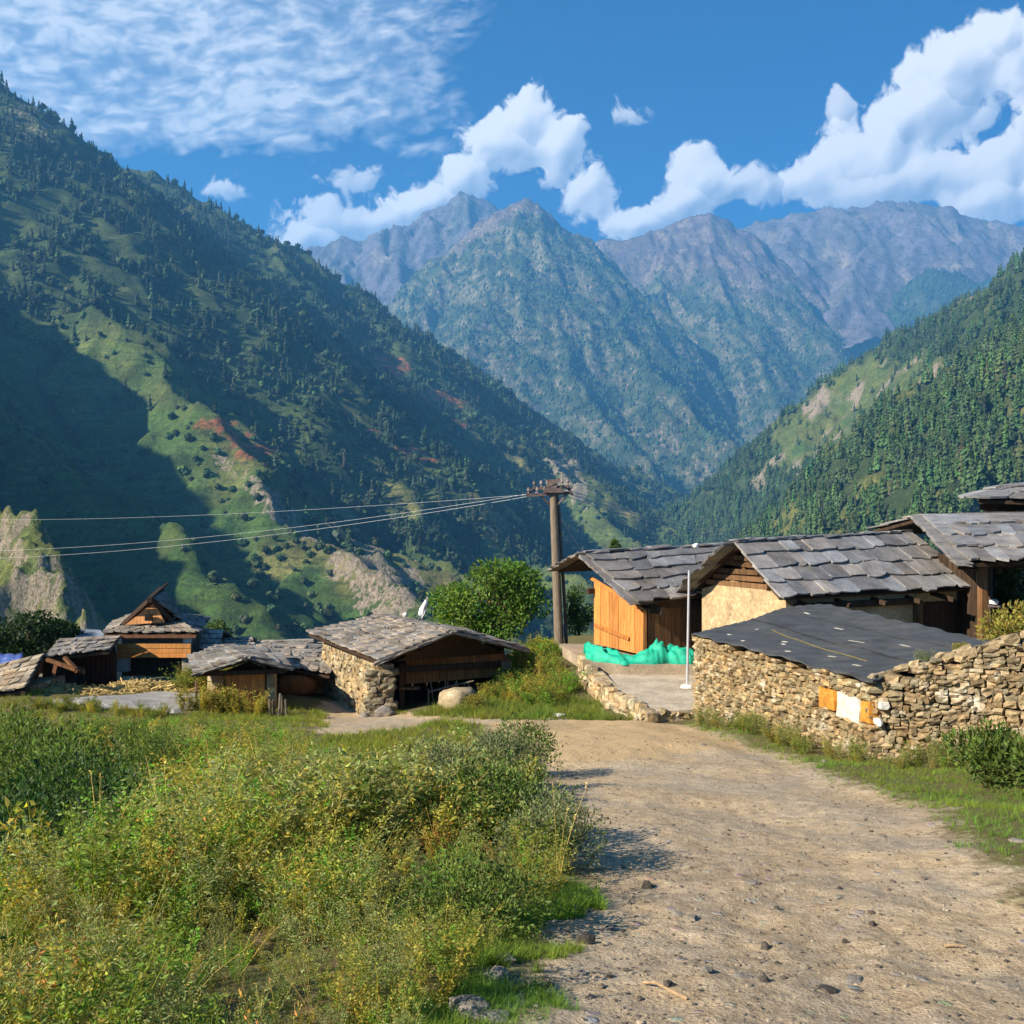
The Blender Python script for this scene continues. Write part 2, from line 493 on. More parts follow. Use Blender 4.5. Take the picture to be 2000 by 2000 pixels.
def forest(hill, name, n, dens, hgt, seed, label, tpls, col=(.035, .06, .028), colvar=.35, ulim=(-120, 2120), vlim=1330):
    r = np.random.default_rng(seed)
    m = n * 40
    x = r.uniform(hill.x0, hill.x0 + (hill.nx - 1) * hill.cell, m); y = r.uniform(hill.y0, hill.y0 + (hill.ny - 1) * hill.cell, m)
    z = hill.sample(hill.H, x, y)
    u = 1000 + 2000 * x / y; v = 1000 - 2000 * z / y
    d = hill.sample(dens, x, y)
    gx = hill.sample(hill.gx, x, y); gy = hill.sample(hill.gy, x, y)
    face = (gx * x + gy * y + -1 * z) / np.sqrt(x * x + y * y) / np.sqrt(1 + gx * gx + gy * gy)
    ok = (r.random(m) < d) & (u > ulim[0]) & (u < ulim[1]) & (v < vlim) & (face > -.12) & (z > -300)
    ids = np.nonzero(ok)[0][:n]
    k = len(ids); print('FOREST', label, k)
    pos = np.stack([x[ids], y[ids], z[ids] - 1], 1)
    sc = r.uniform(hgt[0], hgt[1], k) * (1 + .25 * fbm(x[ids] / 90, y[ids] / 90, 2, seed))
    tn = np.array(col)[None] * (1 + colvar * r.normal(size=(k, 1)).clip(-1.6, 2)) * (1 + .12 * r.normal(size=(k, 3)))
    tn = tn * (1 + .35 * fbm(x[ids] / 160, y[ids] / 160, 3, seed + 3))[:, None]
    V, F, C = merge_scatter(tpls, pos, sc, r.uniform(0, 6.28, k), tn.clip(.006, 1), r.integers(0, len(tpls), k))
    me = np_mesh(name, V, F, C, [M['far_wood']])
    o = link(name, me)
    tag(o, label, 'forest', kind='stuff')
    return k

def mat_mountain(name, s, terraces=False):
    """ground cover colours of the slope, broken up by noise; s = size of the breakup in metres"""
    m, nt, out = new_mat(name)
    vec = poscoord(nt)
    n1 = noise(nt, vec, 1 / s, 8, .68); n2 = noise(nt, vec, 6 / s, 6, .7)
    at = N(nt, 'ShaderNodeAttribute', attribute_name='tint'); n4 = noise(nt, vec, 26 / s, 4, .7)
    c = mixc(nt, 1.0, at.outputs['Color'], ramp(nt, n1, [(.3, (.6, .62, .6)), (.7, (1.4, 1.38, 1.35))]), 'MULTIPLY')
    c = mixc(nt, 1.0, c, ramp(nt, n2, [(.3, (.6, .6, .6)), (.7, (1.4, 1.4, 1.4))]), 'MULTIPLY')
    n3 = noise(nt, vec, 3.2 / s, 5, .7, .4)
    c = mixc(nt, ramp(nt, n3, [(.555, (0, 0, 0)), (.60, (.75, .75, .75))]), c, (.028, .046, .018))
    c = mixc(nt, 1.0, c, ramp(nt, n4, [(.3, (.62, .64, .6)), (.7, (1.38, 1.36, 1.3))]), 'MULTIPLY')
    if terraces:
        sz = N(nt, 'ShaderNodeSeparateXYZ'); nt.links.new(vec, sz.inputs[0])
        ph = math_(nt, 'MULTIPLY_ADD', noise(nt, vec, .012, 4, .6), 9.0, math_(nt, 'MULTIPLY', sz.outputs[2], .62))
        ln = ramp(nt, math_(nt, 'MULTIPLY_ADD', math_(nt, 'SINE', ph), .5, .5), [(.78, (0, 0, 0)), (.95, (1, 1, 1))])
        mk = ramp(nt, noise(nt, vec, .009, 4, .65), [(.44, (0, 0, 0)), (.56, (1, 1, 1))])
        c = mixc(nt, math_(nt, 'MULTIPLY', math_(nt, 'MULTIPLY', ln, mk), .65), c, (.04, .058, .022))
    # bare rock breaks through where the slope is marked rocky, with crisp ragged edges and streaks down the fall line
    mp = N(nt, 'ShaderNodeMapping'); mp.inputs['Scale'].default_value = (1, 1, .35); nt.links.new(vec, mp.inputs['Vector'])
    st = noise(nt, mp.outputs[0], 5 / s, 6, .72, .5)
    rk = ramp(nt, math_(nt, 'ADD', at.outputs['Alpha'], math_(nt, 'MULTIPLY_ADD', st, 1.5, math_(nt, 'MULTIPLY_ADD', n2, .5, -1.0))), [(.52, (0, 0, 0)), (.60, (1, 1, 1))])
    rk = math_(nt, 'MULTIPLY', rk, ramp(nt, at.outputs['Alpha'], [(.08, (0, 0, 0)), (.25, (1, 1, 1))]))
    rc = ramp(nt, noise(nt, mp.outputs[0], 11 / s, 5, .7), [(.32, (.085, .07, .055)), (.5, (.22, .18, .135)), (.68, (.36, .30, .23))])
    c = mixc(nt, rk, c, rc)
    h = math_(nt, 'ADD', n1, math_(nt, 'MULTIPLY_ADD', n2, .35, math_(nt, 'MULTIPLY', n4, .12)))
    pbsdf(nt, out, c, .95, bump(nt, h, .9, s * .25), .1)
    return m

def mix3(a, b, f):
    return a + (b - a) * f[..., None]
def full(h, c): return np.tile(np.array(c, float), h.H.shape + (1,))

GR_OLIVE = np.array((.105, .115, .035)); GR_GREEN = np.array((.050, .092, .026)); WOODS = np.array((.026, .045, .022))
ROCKC = np.array((.27, .225, .17)); ROCKP = np.array((.092, .082, .105)); REDF = np.array((.36, .11, .06)); HAY = np.array((.22, .18, .07))

# ---- left mountain
crest1 = D([(-260, 20, 2300), (-150, 80, 2250), (0, 165, 2200), (100, 235, 2300), (200, 305, 2380), (245, 345, 2420), (330, 470, 2450), (420, 600, 2420)])
crest2 = D([(200, 345, 2900), (235, 322, 2850), (300, 327, 2850), (400, 387, 2900), (480, 432, 2950), (560, 477, 3000), (620, 512, 3050), (680, 572, 3080),
            (760, 622, 3150), (850, 664, 3250), (940, 738, 3350), (1040, 802, 3450), (1150, 872, 3600), (1230, 906, 3700), (1290, 965, 3800), (1345, 1005, 3900)])
spA = D([(60, 400, 1900), (140, 510, 1700), (220, 610, 1500), (330, 740, 1350), (430, 850, 1200), (540, 960, 1090), (640, 1040, 1010), (740, 1130, 930), (850, 1210, 860)])
spB = D([(-200, 640, 1250), (0, 770, 1080), (130, 865, 980), (250, 960, 900), (400, 1080, 800), (560, 1200, 700), (640, 1270, 640)])
spC = D([(-160, 840, 520), (-40, 920, 480), (40, 972, 450), (75, 1040, 425), (110, 1110, 405), (160, 1190, 385), (200, 1260, 370)])
spD = D([(470, 430, 2900), (560, 560, 2700), (690, 700, 2400), (790, 830, 2150), (890, 940, 1900), (980, 1030, 1700), (1080, 1110, 1550)])
spE = D([(850, 664, 3250), (930, 760, 2950), (1010, 850, 2700), (1080, 910, 2500), (1150, 1000, 2300), (1230, 1070, 2150)])
spF = D([(330, 345, 2850), (400, 480, 2500), (470, 620, 2150), (560, 740, 1900), (660, 860, 1680), (750, 960, 1500), (820, 1060, 1350), (900, 1150, 1250)])
h1 = Hill('mountain', [crest1, crest2], [spA, spB, spD, spE, spF], (-1500, 900, 280, 4300), 7.0, .80, 3, 330, 520, 45, 22, 190, 2, gully=16, steep={})
def fields_red(h, lst):
    f = np.zeros(h.H.shape)
    for (u, v, ru, rv, ang) in lst:
        u, v, ru, rv = u * K, v * K, ru * K, rv * K
        du = (h.U - u) * math.cos(ang) + (h.W - v) * math.sin(ang); dv = -(h.U - u) * math.sin(ang) + (h.W - v) * math.cos(ang)
        wob = .5 * fbm(h.X / 25, h.Y / 25, 3, 77)
        f = np.maximum(f, sstep(1.15, .85, np.sqrt((du / ru) ** 2 + (dv / rv) ** 2) + wob))
    return f
n_a = fbm(h1.X / 260, h1.Y / 260, 5, 21); n_b = fbm(h1.X / 60, h1.Y / 60, 4, 22)
U, W = h1.U / K, h1.W / K
line_up = W - (760 + (U - 0) * .12)                          # above this line woods, below it meadows
wood = sstep(30, -190, line_up + 170 * n_a + 60 * n_b)
wood = np.maximum(wood * .95, sstep(.0, .25, n_a * .8 + n_b * .6) * sstep(420, 640, U) * .95)
meadow_left = sstep(520, 300, U - (W - 800) * .9) * sstep(700, 850, W)
wood = wood * (1 - .9 * meadow_left)
C1 = mix3(full(h1, GR_OLIVE), GR_GREEN, np.clip(.45 + n_b * .8 + meadow_left * .6, 0, 1))
hayf = sstep(.12, .4, fbm(h1.X / 130, h1.Y / 130, 4, 31)) * sstep(300, 600, U)
C1 = mix3(C1, HAY, hayf * .6)
terr = .5 + .5 * np.sin(h1.H / 7.0 + 2 * n_b)
C1 = C1 * (1.25 - .45 * (terr * sstep(640, 760, W))[..., None])
C1 = mix3(C1, WOODS * 1.15, np.clip(wood * 1.1, 0, 1) * (.66 + .24 * sstep(-.2, .2, n_b + .5 * n_a)))
rockf = sstep(1.0, 1.5, h1.slope + .5 * n_b) * sstep(-.15, .2, fbm(h1.X / 90, h1.Y / 90, 4, 41))
# crags: the near outcrop on the left, the broken edge of the lit spur, the landslide scar
crag = np.maximum.reduce([fields_red(h1, [(250, 1090, 3, 3, .3)]), fields_red(h1, [(690, 1090, 60, 34, .6), (520, 955, 70, 16, .75), (745, 1140, 30, 40, .5)]) * .8,
                          fields_red(h1, [(1075, 900, 22, 65, -.5)]), fields_red(h1, [(1170, 890, 14, 40, -.6), (900, 1000, 40, 30, .6), (60, 230, 40, 40, 0)]) * .7])
rockf = np.clip(np.maximum(rockf * .5, crag * sstep(-.25, .25, fbm(h1.X / 22, h1.Y / 22, 4, 43) + .12)), 0, 1)
rock1 = np.clip(np.maximum(rockf * .55, np.maximum.reduce([fields_red(h1, [(690, 1080, 95, 60, .6), (745, 1130, 55, 75, .5)]), fields_red(h1, [(520, 955, 100, 26, .75), (430, 880, 40, 16, .8)]), fields_red(h1, [(1075, 900, 26, 70, -.5), (1060, 870, 40, 20, .3)]), fields_red(h1, [(1170, 890, 18, 46, -.6), (930, 985, 60, 30, .6), (60, 230, 50, 60, .4), (640, 1000, 50, 40, .5)]) * .8]) * .62), 0, 1)
red = fields_red(h1, [(475, 850, 46, 14, .1), (440, 818, 48, 11, .1), (395, 795, 36, 9, .1), (835, 752, 44, 12, .2), (785, 860, 42, 11, .3), (735, 690, 38, 18, .3), (700, 815, 22, 5, .1), (860, 800, 25, 6, .3)])
C1 = mix3(C1, REDF, red * sstep(-.1, .25, np.sin(h1.H / 3.2) + .6) * .9)
wood_d = np.clip(wood * (1 - rockf) * (1 - red), 0, 1)
# the crag itself is rough
rough_h = crag * 9 * ridged(h1.X / 16, h1.Y / 16, 4, 47) * sstep(2200, 500, h1.Y)
h1.H = h1.H + rough_h
h1.build(C1, mat_mountain('left_slope', 28, True), 'steep wooded mountainside with meadows and red terraced fields falling left to right', rock1)
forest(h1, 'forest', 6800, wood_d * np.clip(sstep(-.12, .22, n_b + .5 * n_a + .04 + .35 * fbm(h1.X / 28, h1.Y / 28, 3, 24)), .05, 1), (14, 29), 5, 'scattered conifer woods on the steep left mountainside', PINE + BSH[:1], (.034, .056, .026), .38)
forest(h1, 'forest', 5600, np.clip((.3 + .9 * sstep(.0, .35, n_b)) * (1 - rockf) * (1 - red) * (.45 + .55 * sstep(380, 640, U)) * sstep(480, 640, W), 0, 1), (6, 14), 6, 'small round trees and hedges between the terraced fields of the left mountain', BSH, (.045, .075, .028), .35)

crest0 = [np.array(p, float) for p in ((-1750, 1900, 1150), (-1480, 1500, 990), (-1320, 1180, 800), (-1150, 800, 670), (-1040, 450, 570), (-1000, 190, 560), (-1000, 20, 420), (-1000, -120, 240))]
crest0 = [c - np.array([0, 0, 85]) for c in crest0]
h0 = Hill('mountain', [crest0], [], (-2300, -400, -300, 2100), 14.0, .85, 41, 300, 420, 35, 14, 150, 1, gully=8)
h0.build(mix3(full(h0, GR_GREEN), WOODS, sstep(-.2, .2, fbm(h0.X / 150, h0.Y / 150, 4, 42))), mat_mountain('side_slope', 25), 'steep green mountainside rising to the left of the village')
# near rocky outcrop below the left edge
crestR = D([(-190, 850, 540), (-90, 930, 500), (0, 962, 470), (45, 975, 452), (75, 1035, 436), (108, 1105, 420), (140, 1165, 405), (170, 1230, 390)])
hR = Hill('outcrop', [crestR], [], (-330, -40, 330, 640), 1.6, 1.9, 44, 38, 46, 9, 5, 22, 2, gully=7)
hR.H = hR.H + 4.5 * ridged(hR.X / 9, hR.Y / 9 , 4, 45) * sstep(.6, 1.4, hR.slope)
nb = fbm(hR.X / 18, hR.Y / 18, 5, 46)
CR = mix3(mix3(full(hR, GR_OLIVE * 1.2), GR_GREEN, np.clip(nb + .4, 0, 1)), ROCKC * .5, sstep(1.5, 2.3, hR.slope + 2.0 * nb) * .6)
hR.build(CR, mat_mountain('outcrop_rock', 5), 'pale rocky outcrop with grass cap below the left mountain', np.clip(.62 * sstep(1.2, 2.4, hR.slope + 1.2 * nb), 0, 1))

# ---- right hillsides
crest6 = D([(2250, 300, 1900), (2080, 390, 2050), (1932, 490, 2200), (1860, 542, 2300), (1800, 577, 2400), (1680, 642, 2600), (1600, 692, 2750), (1560, 720, 2800), (1500, 772, 2900), (1450, 835, 3000), (1400, 902, 3050), (1340, 992, 3200), (1300, 1040, 3250)])
sp6 = [D([(1600, 692, 2750), (1560, 800, 2500), (1490, 900, 2350), (1420, 980, 2250)]), D([(1800, 577, 2400), (1730, 700, 2250), (1620, 830, 2150), (1530, 930, 2050)])]
h6 = Hill('mountain', [crest6], sp6, (300, 2400, 1500, 3700), 8.0, .95, 8, 260, 420, 35, 16, 150, 2, gully=14)
n_a = fbm(h6.X / 170, h6.Y / 170, 5, 61); n_b = fbm(h6.X / 45, h6.Y / 45, 4, 62)
U, W = h6.U / K, h6.W / K
bare = sstep(.95, .55, np.hypot((U - 1600 - (W - 780) * -.9) / 170, (W - 780) / 150) + .35 * n_a)
bare = np.maximum(bare, sstep(.2, .5, n_a + .25) * sstep(1700, 1850, U) * .8)
wood6 = np.clip(1.15 - bare * 1.2, 0, 1) * sstep(-.6, -.1, n_b + .2)
C6 = mix3(full(h6, GR_OLIVE), GR_GREEN, np.clip(.4 + n_b, 0, 1))
rock6 = np.clip(sstep(-.05, .3, fbm(h6.X / 70, h6.Y / 70, 5, 66)) * sstep(.3, .8, bare) + .8 * fields_red(h6, [(1505, 885, 12, 26, -.3), (1575, 870, 10, 16, 0), (1430, 910, 22, 18, 0)]), 0, 1)
C6 = mix3(C6, ROCKC * .8, rock6 * .3)
C6 = mix3(C6, WOODS, wood6 * .8)
h6.build(C6, mat_mountain('right_slope', 22), 'sunlit right valley side with a bare rocky patch among conifers', rock6 * .7)
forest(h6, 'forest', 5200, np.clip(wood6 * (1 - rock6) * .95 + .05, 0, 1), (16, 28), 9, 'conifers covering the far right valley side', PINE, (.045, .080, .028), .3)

crest7 = D([(2300, 420, 1150), (2080, 540, 1250), (1932, 620, 1350), (1860, 664, 1400), (1800, 708, 1450), (1700, 793, 1550), (1640, 858, 1600), (1560, 932, 1700), (1500, 988, 1800), (1440, 1004, 1900), (1380, 1050, 2000)])
sp7 = [D([(1860, 664, 1400), (1800, 790, 1250), (1720, 900, 1120), (1620, 1000, 1000)]), D([(2080, 540, 1250), (1960, 720, 1100), (1860, 850, 950), (1740, 960, 850), (1640, 1040, 780)])]
h7 = Hill('mountain', [crest7], sp7, (120, 1800, 520, 2300), 6.0, .9, 12, 230, 380, 30, 12, 120, 2, gully=8)
n_a = fbm(h7.X / 150, h7.Y / 150, 5, 71); n_b = fbm(h7.X / 35, h7.Y / 35, 4, 72)
U, W = h7.U / K, h7.W / K
gap = np.clip(sstep(.18, .42, n_a) * .8 + fields_red(h7, [(1600, 985, 60, 14, -.3), (1770, 945, 26, 20, 0), (1490, 985, 40, 22, -.4)]), 0, 1)
wood7 = np.clip(1 - gap * .9, 0, 1)
C7 = mix3(mix3(full(h7, GR_OLIVE), HAY, np.clip(n_b + .4, 0, 1) * .5), WOODS, wood7 * .85)
h7.build(C7, mat_mountain('near_slope', 16), 'near right forested spur with lit conifers')
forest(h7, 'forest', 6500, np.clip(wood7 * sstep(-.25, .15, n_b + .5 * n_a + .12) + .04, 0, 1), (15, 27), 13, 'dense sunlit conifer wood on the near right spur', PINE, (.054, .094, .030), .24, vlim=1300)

# ---- central mountains
c2 = D([(560, 700, 6200), (650, 640, 6250), (720, 582, 6300), (790, 512, 6400), (860, 463, 6450), (930, 402, 6500), (990, 372, 6500), (1030, 396, 6550), (1080, 432, 6600), (1130, 470, 6650), (1200, 545, 6600), (1260, 625, 6500), (1320, 720, 6400)])
s2 = [D([(990, 372, 6500), (965, 470, 6100), (930, 560, 5700), (880, 660, 5300), (830, 760, 4900)]),
      D([(1040, 400, 6550), (1090, 500, 6150), (1150, 600, 5750), (1230, 690, 5350), (1310, 785, 5000), (1380, 850, 4700), (1400, 930, 4400)]),
      D([(1010, 380, 6500), (1030, 520, 5900), (1060, 640, 5450), (1110, 760, 5000), (1190, 850, 4600), (1260, 920, 4300)]),
      D([(790, 512, 6400), (760, 620, 5900), (730, 700, 5500)])]
h2 = Hill('mountain', [c2], s2, (-1700, 2000, 3900, 7400), 13.0, 1.3, 15, 640, 1000, 55, 22, 420, 2, gully=26, own_k=.86)
c3 = D([(1000, 560, 7400), (1080, 490, 7450), (1130, 453, 7500), (1180, 450, 7500), (1250, 426, 7500), (1330, 402, 7500), (1380, 416, 7500), (1420, 441, 7450), (1480, 492, 7400), (1530, 532, 7350), (1600, 571, 7300), (1660, 600, 7250), (1740, 680, 7200)])
s3 = [D([(1330, 402, 7500), (1345, 500, 7000), (1390, 600, 6500), (1440, 700, 6050), (1480, 790, 5600), (1500, 880, 5200)]),
      D([(1530, 532, 7350), (1555, 620, 6900), (1550, 720, 6400), (1530, 800, 5900)]),
      D([(1250, 426, 7500), (1240, 520, 7100), (1290, 620, 6700)]), D([(1430, 450, 7450), (1480, 580, 6900), (1500, 680, 6400)])]
h3 = Hill('mountain', [c3], s3, (-200, 3200, 4900, 8300), 14.0, 1.25, 19, 640, 1000, 55, 22, 420, 2, gully=26, own_k=.86)
def mid_cover(h, seed, treeline):
    na = fbm(h.X / 600, h.Y / 600, 5, seed); nb = fbm(h.X / 130, h.Y / 130, 5, seed + 1)
    alt = h.H + 260 * na + 120 * nb
    w = sstep(treeline + 150, treeline - 250, alt)
    c = mix3(full(h, ROCKP * np.array((.95, .85, .8))), np.array((.075, .085, .04)), np.clip(w, 0, 1))
    rf = np.clip(sstep(1.15, 1.6, h.slope + .7 * nb) + sstep(.32, .55, fbm(h.X / 240, h.Y / 240, 5, seed + 3)) * .8, 0, 1) * .6
    c = mix3(c, ROCKC * .7, rf * .5)
    wd = np.clip(w * (1 - rf) * sstep(-.5, .0, nb + .35), 0, 1)
    c = mix3(c, WOODS * 1.1, wd * .75)
    return c, wd, rf
for h, sd, tl, lab, n in ((h2, 81, 1750, 'pyramid shaped central mountain with wooded flanks and bare summit', 13000), (h3, 91, 1500, 'rounded brown topped mountain right of the central peak', 9000)):
    c, wd, rf = mid_cover(h, sd, tl)
    h.build(c, mat_mountain('mid_slope', 70), lab, rf * .8)
    forest(h, 'forest', n, wd, (14, 28), sd + 4, 'distant conifer woods on the ' + ('pyramid shaped central mountain' if h is h2 else 'rounded mountain right of centre'), CON_FAR, (.034, .058, .026), .3)

# ---- far bare ranges
c4 = DS([(480, 540, 9800), (560, 484, 9900), (600, 462, 10000), (650, 446, 10000), (672, 458, 10000), (690, 459, 10000), (720, 442, 10000), (750, 430, 10100), (775, 430, 10200), (800, 404, 10400), (838, 384, 10500), (870, 368, 10500), (905, 380, 10500), (950, 398, 10500), (1060, 440, 10500)], 0.76)
s4 = [DS([(720, 442, 10000), (745, 500, 9500), (775, 560, 9000), (790, 640, 8500)], 0.76), DS([(870, 368, 10500), (850, 450, 10000), (810, 510, 9500), (770, 560, 9100)], 0.76), DS([(600, 462, 10000), (640, 520, 9500), (680, 590, 9000)], 0.76)]
h4 = Hill('mountain', [c4], s4, (-2200, 550, 6080, 8600), 18.0, 1.15, 23, 320, 600, 68, 45, 290, 2, gully=55)
c5 = DS([(1250, 470, 12000), (1330, 450, 12000), (1410, 432, 12000), (1440, 420, 12000), (1500, 404, 12000), (1560, 396, 12000), (1620, 391, 12000), (1680, 380, 12000), (1740, 386, 12000), (1800, 400, 12000), (1860, 415, 12000), (1932, 424, 12000), (2100, 420, 12000)], 0.68)
s5 = [DS([(1680, 380, 12000), (1650, 460, 11300), (1600, 520, 10700), (1620, 580, 10200)], 0.68), DS([(1500, 404, 12000), (1530, 470, 11400), (1560, 540, 10800)], 0.68), DS([(1800, 400, 12000), (1790, 470, 11400), (1760, 530, 10800)], 0.68)]
h5 = Hill('mountain', [c5], s5, (950, 4350, 6660, 8850), 21.0, 1.0, 29, 350, 610, 75, 40, 310, 2, gully=50)
c8 = DS([(1560, 650, 8800), (1640, 600, 9000), (1700, 546, 9000), (1750, 516, 9000), (1800, 519, 9000), (1870, 530, 9000), (1960, 520, 9000), (2080, 500, 9000)], 0.8)
h8 = Hill('mountain', [c8], [], (1600, 4320, 6080, 7950), 20.0, .9, 33, 400, 640, 72, 32, 320, 2, gully=48)
for h, lab, cc, sd in ((h4, 'jagged bare mauve range behind the central peak', ROCKP * 1.1, 101), (h5, 'broad bare mauve massif under the clouds at right', ROCKP * 1.15, 111), (h8, 'dark blue wooded ridge before the cloudy massif', WOODS * 1.2, 121)):
    nb = fbm(h.X / 260, h.Y / 260, 5, sd)
    c = mix3(full(h, cc), ROCKC * .9 if h is not h8 else GR_GREEN * .6, sstep(.2, .6, nb) * .5)
    c = mix3(c, np.array((.08, .085, .06)), sstep(.1, .5, fbm(h.X / 500, h.Y / 500, 4, sd + 1)) * .5)
    h.build(c, mat_mountain('far_slope', 120), lab)

forest(h8, 'forest', 2200, np.full(h8.H.shape, .9), (22, 38), 140, 'dark distant wood on the ridge before the cloudy massif', CON_FAR, (.026, .044, .026), .25)
# ================================================================== LIGHT AND SKY
SUN_DIR = V3((-.74, -.46, .53)).normalized()
sun_el = math.asin(SUN_DIR.z); sun_az = math.atan2(SUN_DIR.x, SUN_DIR.y)
sd = bpy.data.lights.new('sun', 'SUN'); sd.energy = 5.0; sd.angle = math.radians(.5); sd.color = (1.0, .90, .74)
so = bpy.data.objects.new('sun', sd); COL.objects.link(so)
so.rotation_euler = (-SUN_DIR).to_track_quat('-Z', 'Y').to_euler(); so.location = SUN_DIR * 500

EXPOSURE = 1.58; SKY_S = .07; CLOUD_GAIN = 1.25 / (SKY_S * 2 ** EXPOSURE)
world = bpy.data.worlds.new('World'); scene.world = world; world.use_nodes = True
nt = world.node_tree; nt.nodes.clear()
wout = nt.nodes.new('ShaderNodeOutputWorld')
bg = nt.nodes.new('ShaderNodeBackground'); bg.inputs['Strength'].default_value = SKY_S
nt.links.new(bg.outputs[0], wout.inputs['Surface'])
sky = nt.nodes.new('ShaderNodeTexSky'); sky.sky_type = 'NISHITA'; sky.sun_disc = False
sky.sun_elevation = sun_el; sky.sun_rotation = sun_az; sky.altitude = 2200; sky.air_density = 1.0; sky.dust_density = .3; sky.ozone_density = 3.0
hs = nt.nodes.new('ShaderNodeHueSaturation'); hs.inputs['Saturation'].default_value = 1.35; hs.inputs['Value'].default_value = .43
nt.links.new(mixc(nt, 1.0, sky.outputs[0], (.06, .62, 1.06), 'MULTIPLY'), hs.inputs['Color'])
# clouds are laid out by compass bearing and elevation in one sky map computed here
CA0, CA1, CE0, CE1, CPX = -.66, .66, .0, .56, 1250
def ae(u, v):
    d = P(u * K, v * K, 1.0); return math.atan2(d.x, d.y), math.asin(d.normalized().z)
CLOUDS = [  # display-pixel centre, radii, weight
    (1895, 75, 75, 55, 1), (1800, 135, 130, 70, 1), (1740, 215, 120, 75, 1), (1640, 290, 130, 75, 1), (1545, 335, 100, 50, 1), (1700, 345, 210, 55, 1.1),
    (1890, 305, 90, 65, 1), (1870, 375, 130, 45, 1), (1925, 130, 70, 80, .9), (1990, 60, 80, 60, 1), (2010, 200, 110, 90, 1), (2020, 350, 140, 60, 1),
    (1000, 225, 65, 65, 1), (950, 275, 110, 60, 1), (1055, 280, 85, 55, .9), (880, 335, 80, 45, .9), (800, 385, 90, 45, .9),
    (1330, 335, 75, 65, 1), (1290, 385, 95, 50, 1), (1195, 420, 90, 40, .9), (1110, 370, 60, 60, .9), (1395, 350, 55, 40, .7),
    (640, 415, 130, 45, .62), (585, 445, 80, 40, .75), (720, 415, 80, 45, .75), (680, 345, 80, 40, .42), (430, 355, 60, 22, .5), (1060, 335, 60, 35, .6),
    (1178, 212, 46, 26, .45), (1583, 205, 22, 24, .6), (1480, 345, 50, 35, .45)]
def sky_map():
    w, h = int((CA1 - CA0) * CPX), int((CE1 - CE0) * CPX)
    A, E = np.meshgrid(np.linspace(CA0, CA1, w), np.linspace(CE0, CE1, h))
    wx = A + .012 * fbm(A * 22, E * 22, 4, 301); wy = E + .012 * fbm(A * 22, E * 22, 4, 302)
    blob = np.full(A.shape, -9.0); wt = np.full(A.shape, .5); low = np.zeros(A.shape)
    for (u, v, ru, rv, g) in CLOUDS:
        a, e = ae(u, v); c = math.cos(a)
        q = 1.04 if u > 1450 else .94; rx = q * ru * K / 2000 * c * c; ry = q * rv * K / 2000 * c
        dd = np.hypot((wx - a) / rx, (wy - e) / ry)
        b = (1 - dd) * g
        low = np.where(b > blob, (e - E) / ry, low); wt = np.where(b > blob, g, wt)
        blob = np.where(np.abs(b - blob) < .25, np.maximum(b, blob) + .6 * (.25 - np.abs(b - blob)) ** 2, np.maximum(b, blob))
    bil = 0
    a_ = 1; x, y = wx * 27, wy * 27
    for o in range(6):
        bil = bil + a_ * (np.abs(gnoise(x, y, 310 + o)) - .28); x, y = x * 2.1 + 3.7, y * 2.1 + 1.1; a_ *= .62
    fb = fbm(wx * 18, wy * 18, 6, 320, .56)
    d = 1.7 * blob + .50 * bil + .42 * fb - .02
    hgt = np.sqrt(np.clip(d + .05, 0, 2.2)) * .8 + .26 * bil
    def blur(m, r):
        for ax in (0, 1):
            for _ in range(2):
                c = np.cumsum(np.pad(m, [(r + 1, r) if i == ax else (0, 0) for i in (0, 1)], mode='edge'), axis=ax)
                m = (np.take(c, range(2 * r + 1, c.shape[ax]), ax) - np.take(c, range(0, c.shape[ax] - 2 * r - 1), ax)) / (2 * r + 1)
        return m
    sh = 0
    for r, g in ((2, .35), (6, .45), (16, .5)):
        b = blur(hgt, r); gy, gx = np.gradient(b)
        s = r * 1.7
        nz = 1 / np.sqrt(1 + (gx * s * 3) ** 2 + (gy * s * 3) ** 2)
        sh = sh + g * ((gx * .72 - gy * .62) * s * 3.6 * nz + .12 * nz)
    shade = np.clip(.60 + .62 * sh - .30 * np.clip(low, -.3, 1) * sstep(.1, .7, d), 0, 1)
    alpha = sstep(.0, .36, d) * np.clip(.35 + wt * .75, 0, 1)
    k = np.array([(.30, .38, .50), (.52, .58, .68), (.86, .87, .88), (1.0, .985, .96)])
    ccol = np.stack([np.interp(shade, [0, .35, .75, 1], k[:, i]) for i in range(3)], -1) * 1.0
    # the rippled high sheet
    ca, sa = math.cos(math.radians(-10)), math.sin(math.radians(-10))
    X = A * ca - E * sa; Y = (A * sa + E * ca) * 1.9
    X = X + .010 * fbm(X * 14, Y * 14, 3, 340); Y = Y + .012 * fbm(X * 14, Y * 14, 3, 341)
    cells = .7 * gnoise(X * 34, Y * 46, 342) + .55 * np.abs(gnoise(X * 58, Y * 74, 345)) - .15
    rip = 1.15 * cells + .55 * fbm(X * 70, Y * 70, 4, 346, .55); big = fbm(X * 7, Y * 7, 4, 343)
    a0, a1 = ae(990, 100)[0], ae(600, 100)[0]
    edge = sstep(a0, a1, A + .06 * big - (E - ae(0, 150)[1]) * .25) * sstep(ae(500, 355)[1], ae(500, 215)[1], E + .05 * big)
    fil = fbm(X * 10, Y * 46, 5, 344)
    on = sstep(0, .35, edge)
    sa_ = np.clip(edge * .92 + .42 * rip * on * (1.2 - .5 * edge) + .30 * big * on + .22 * fil * on - .12, 0, 1) * .84
    sc = np.stack([np.interp(rip + .35 * big, [-.5, .55], [c0, c1]) for c0, c1 in ((.40, .80), (.50, .82), (.63, .84))], -1)
    al = alpha + sa_ * (1 - alpha)
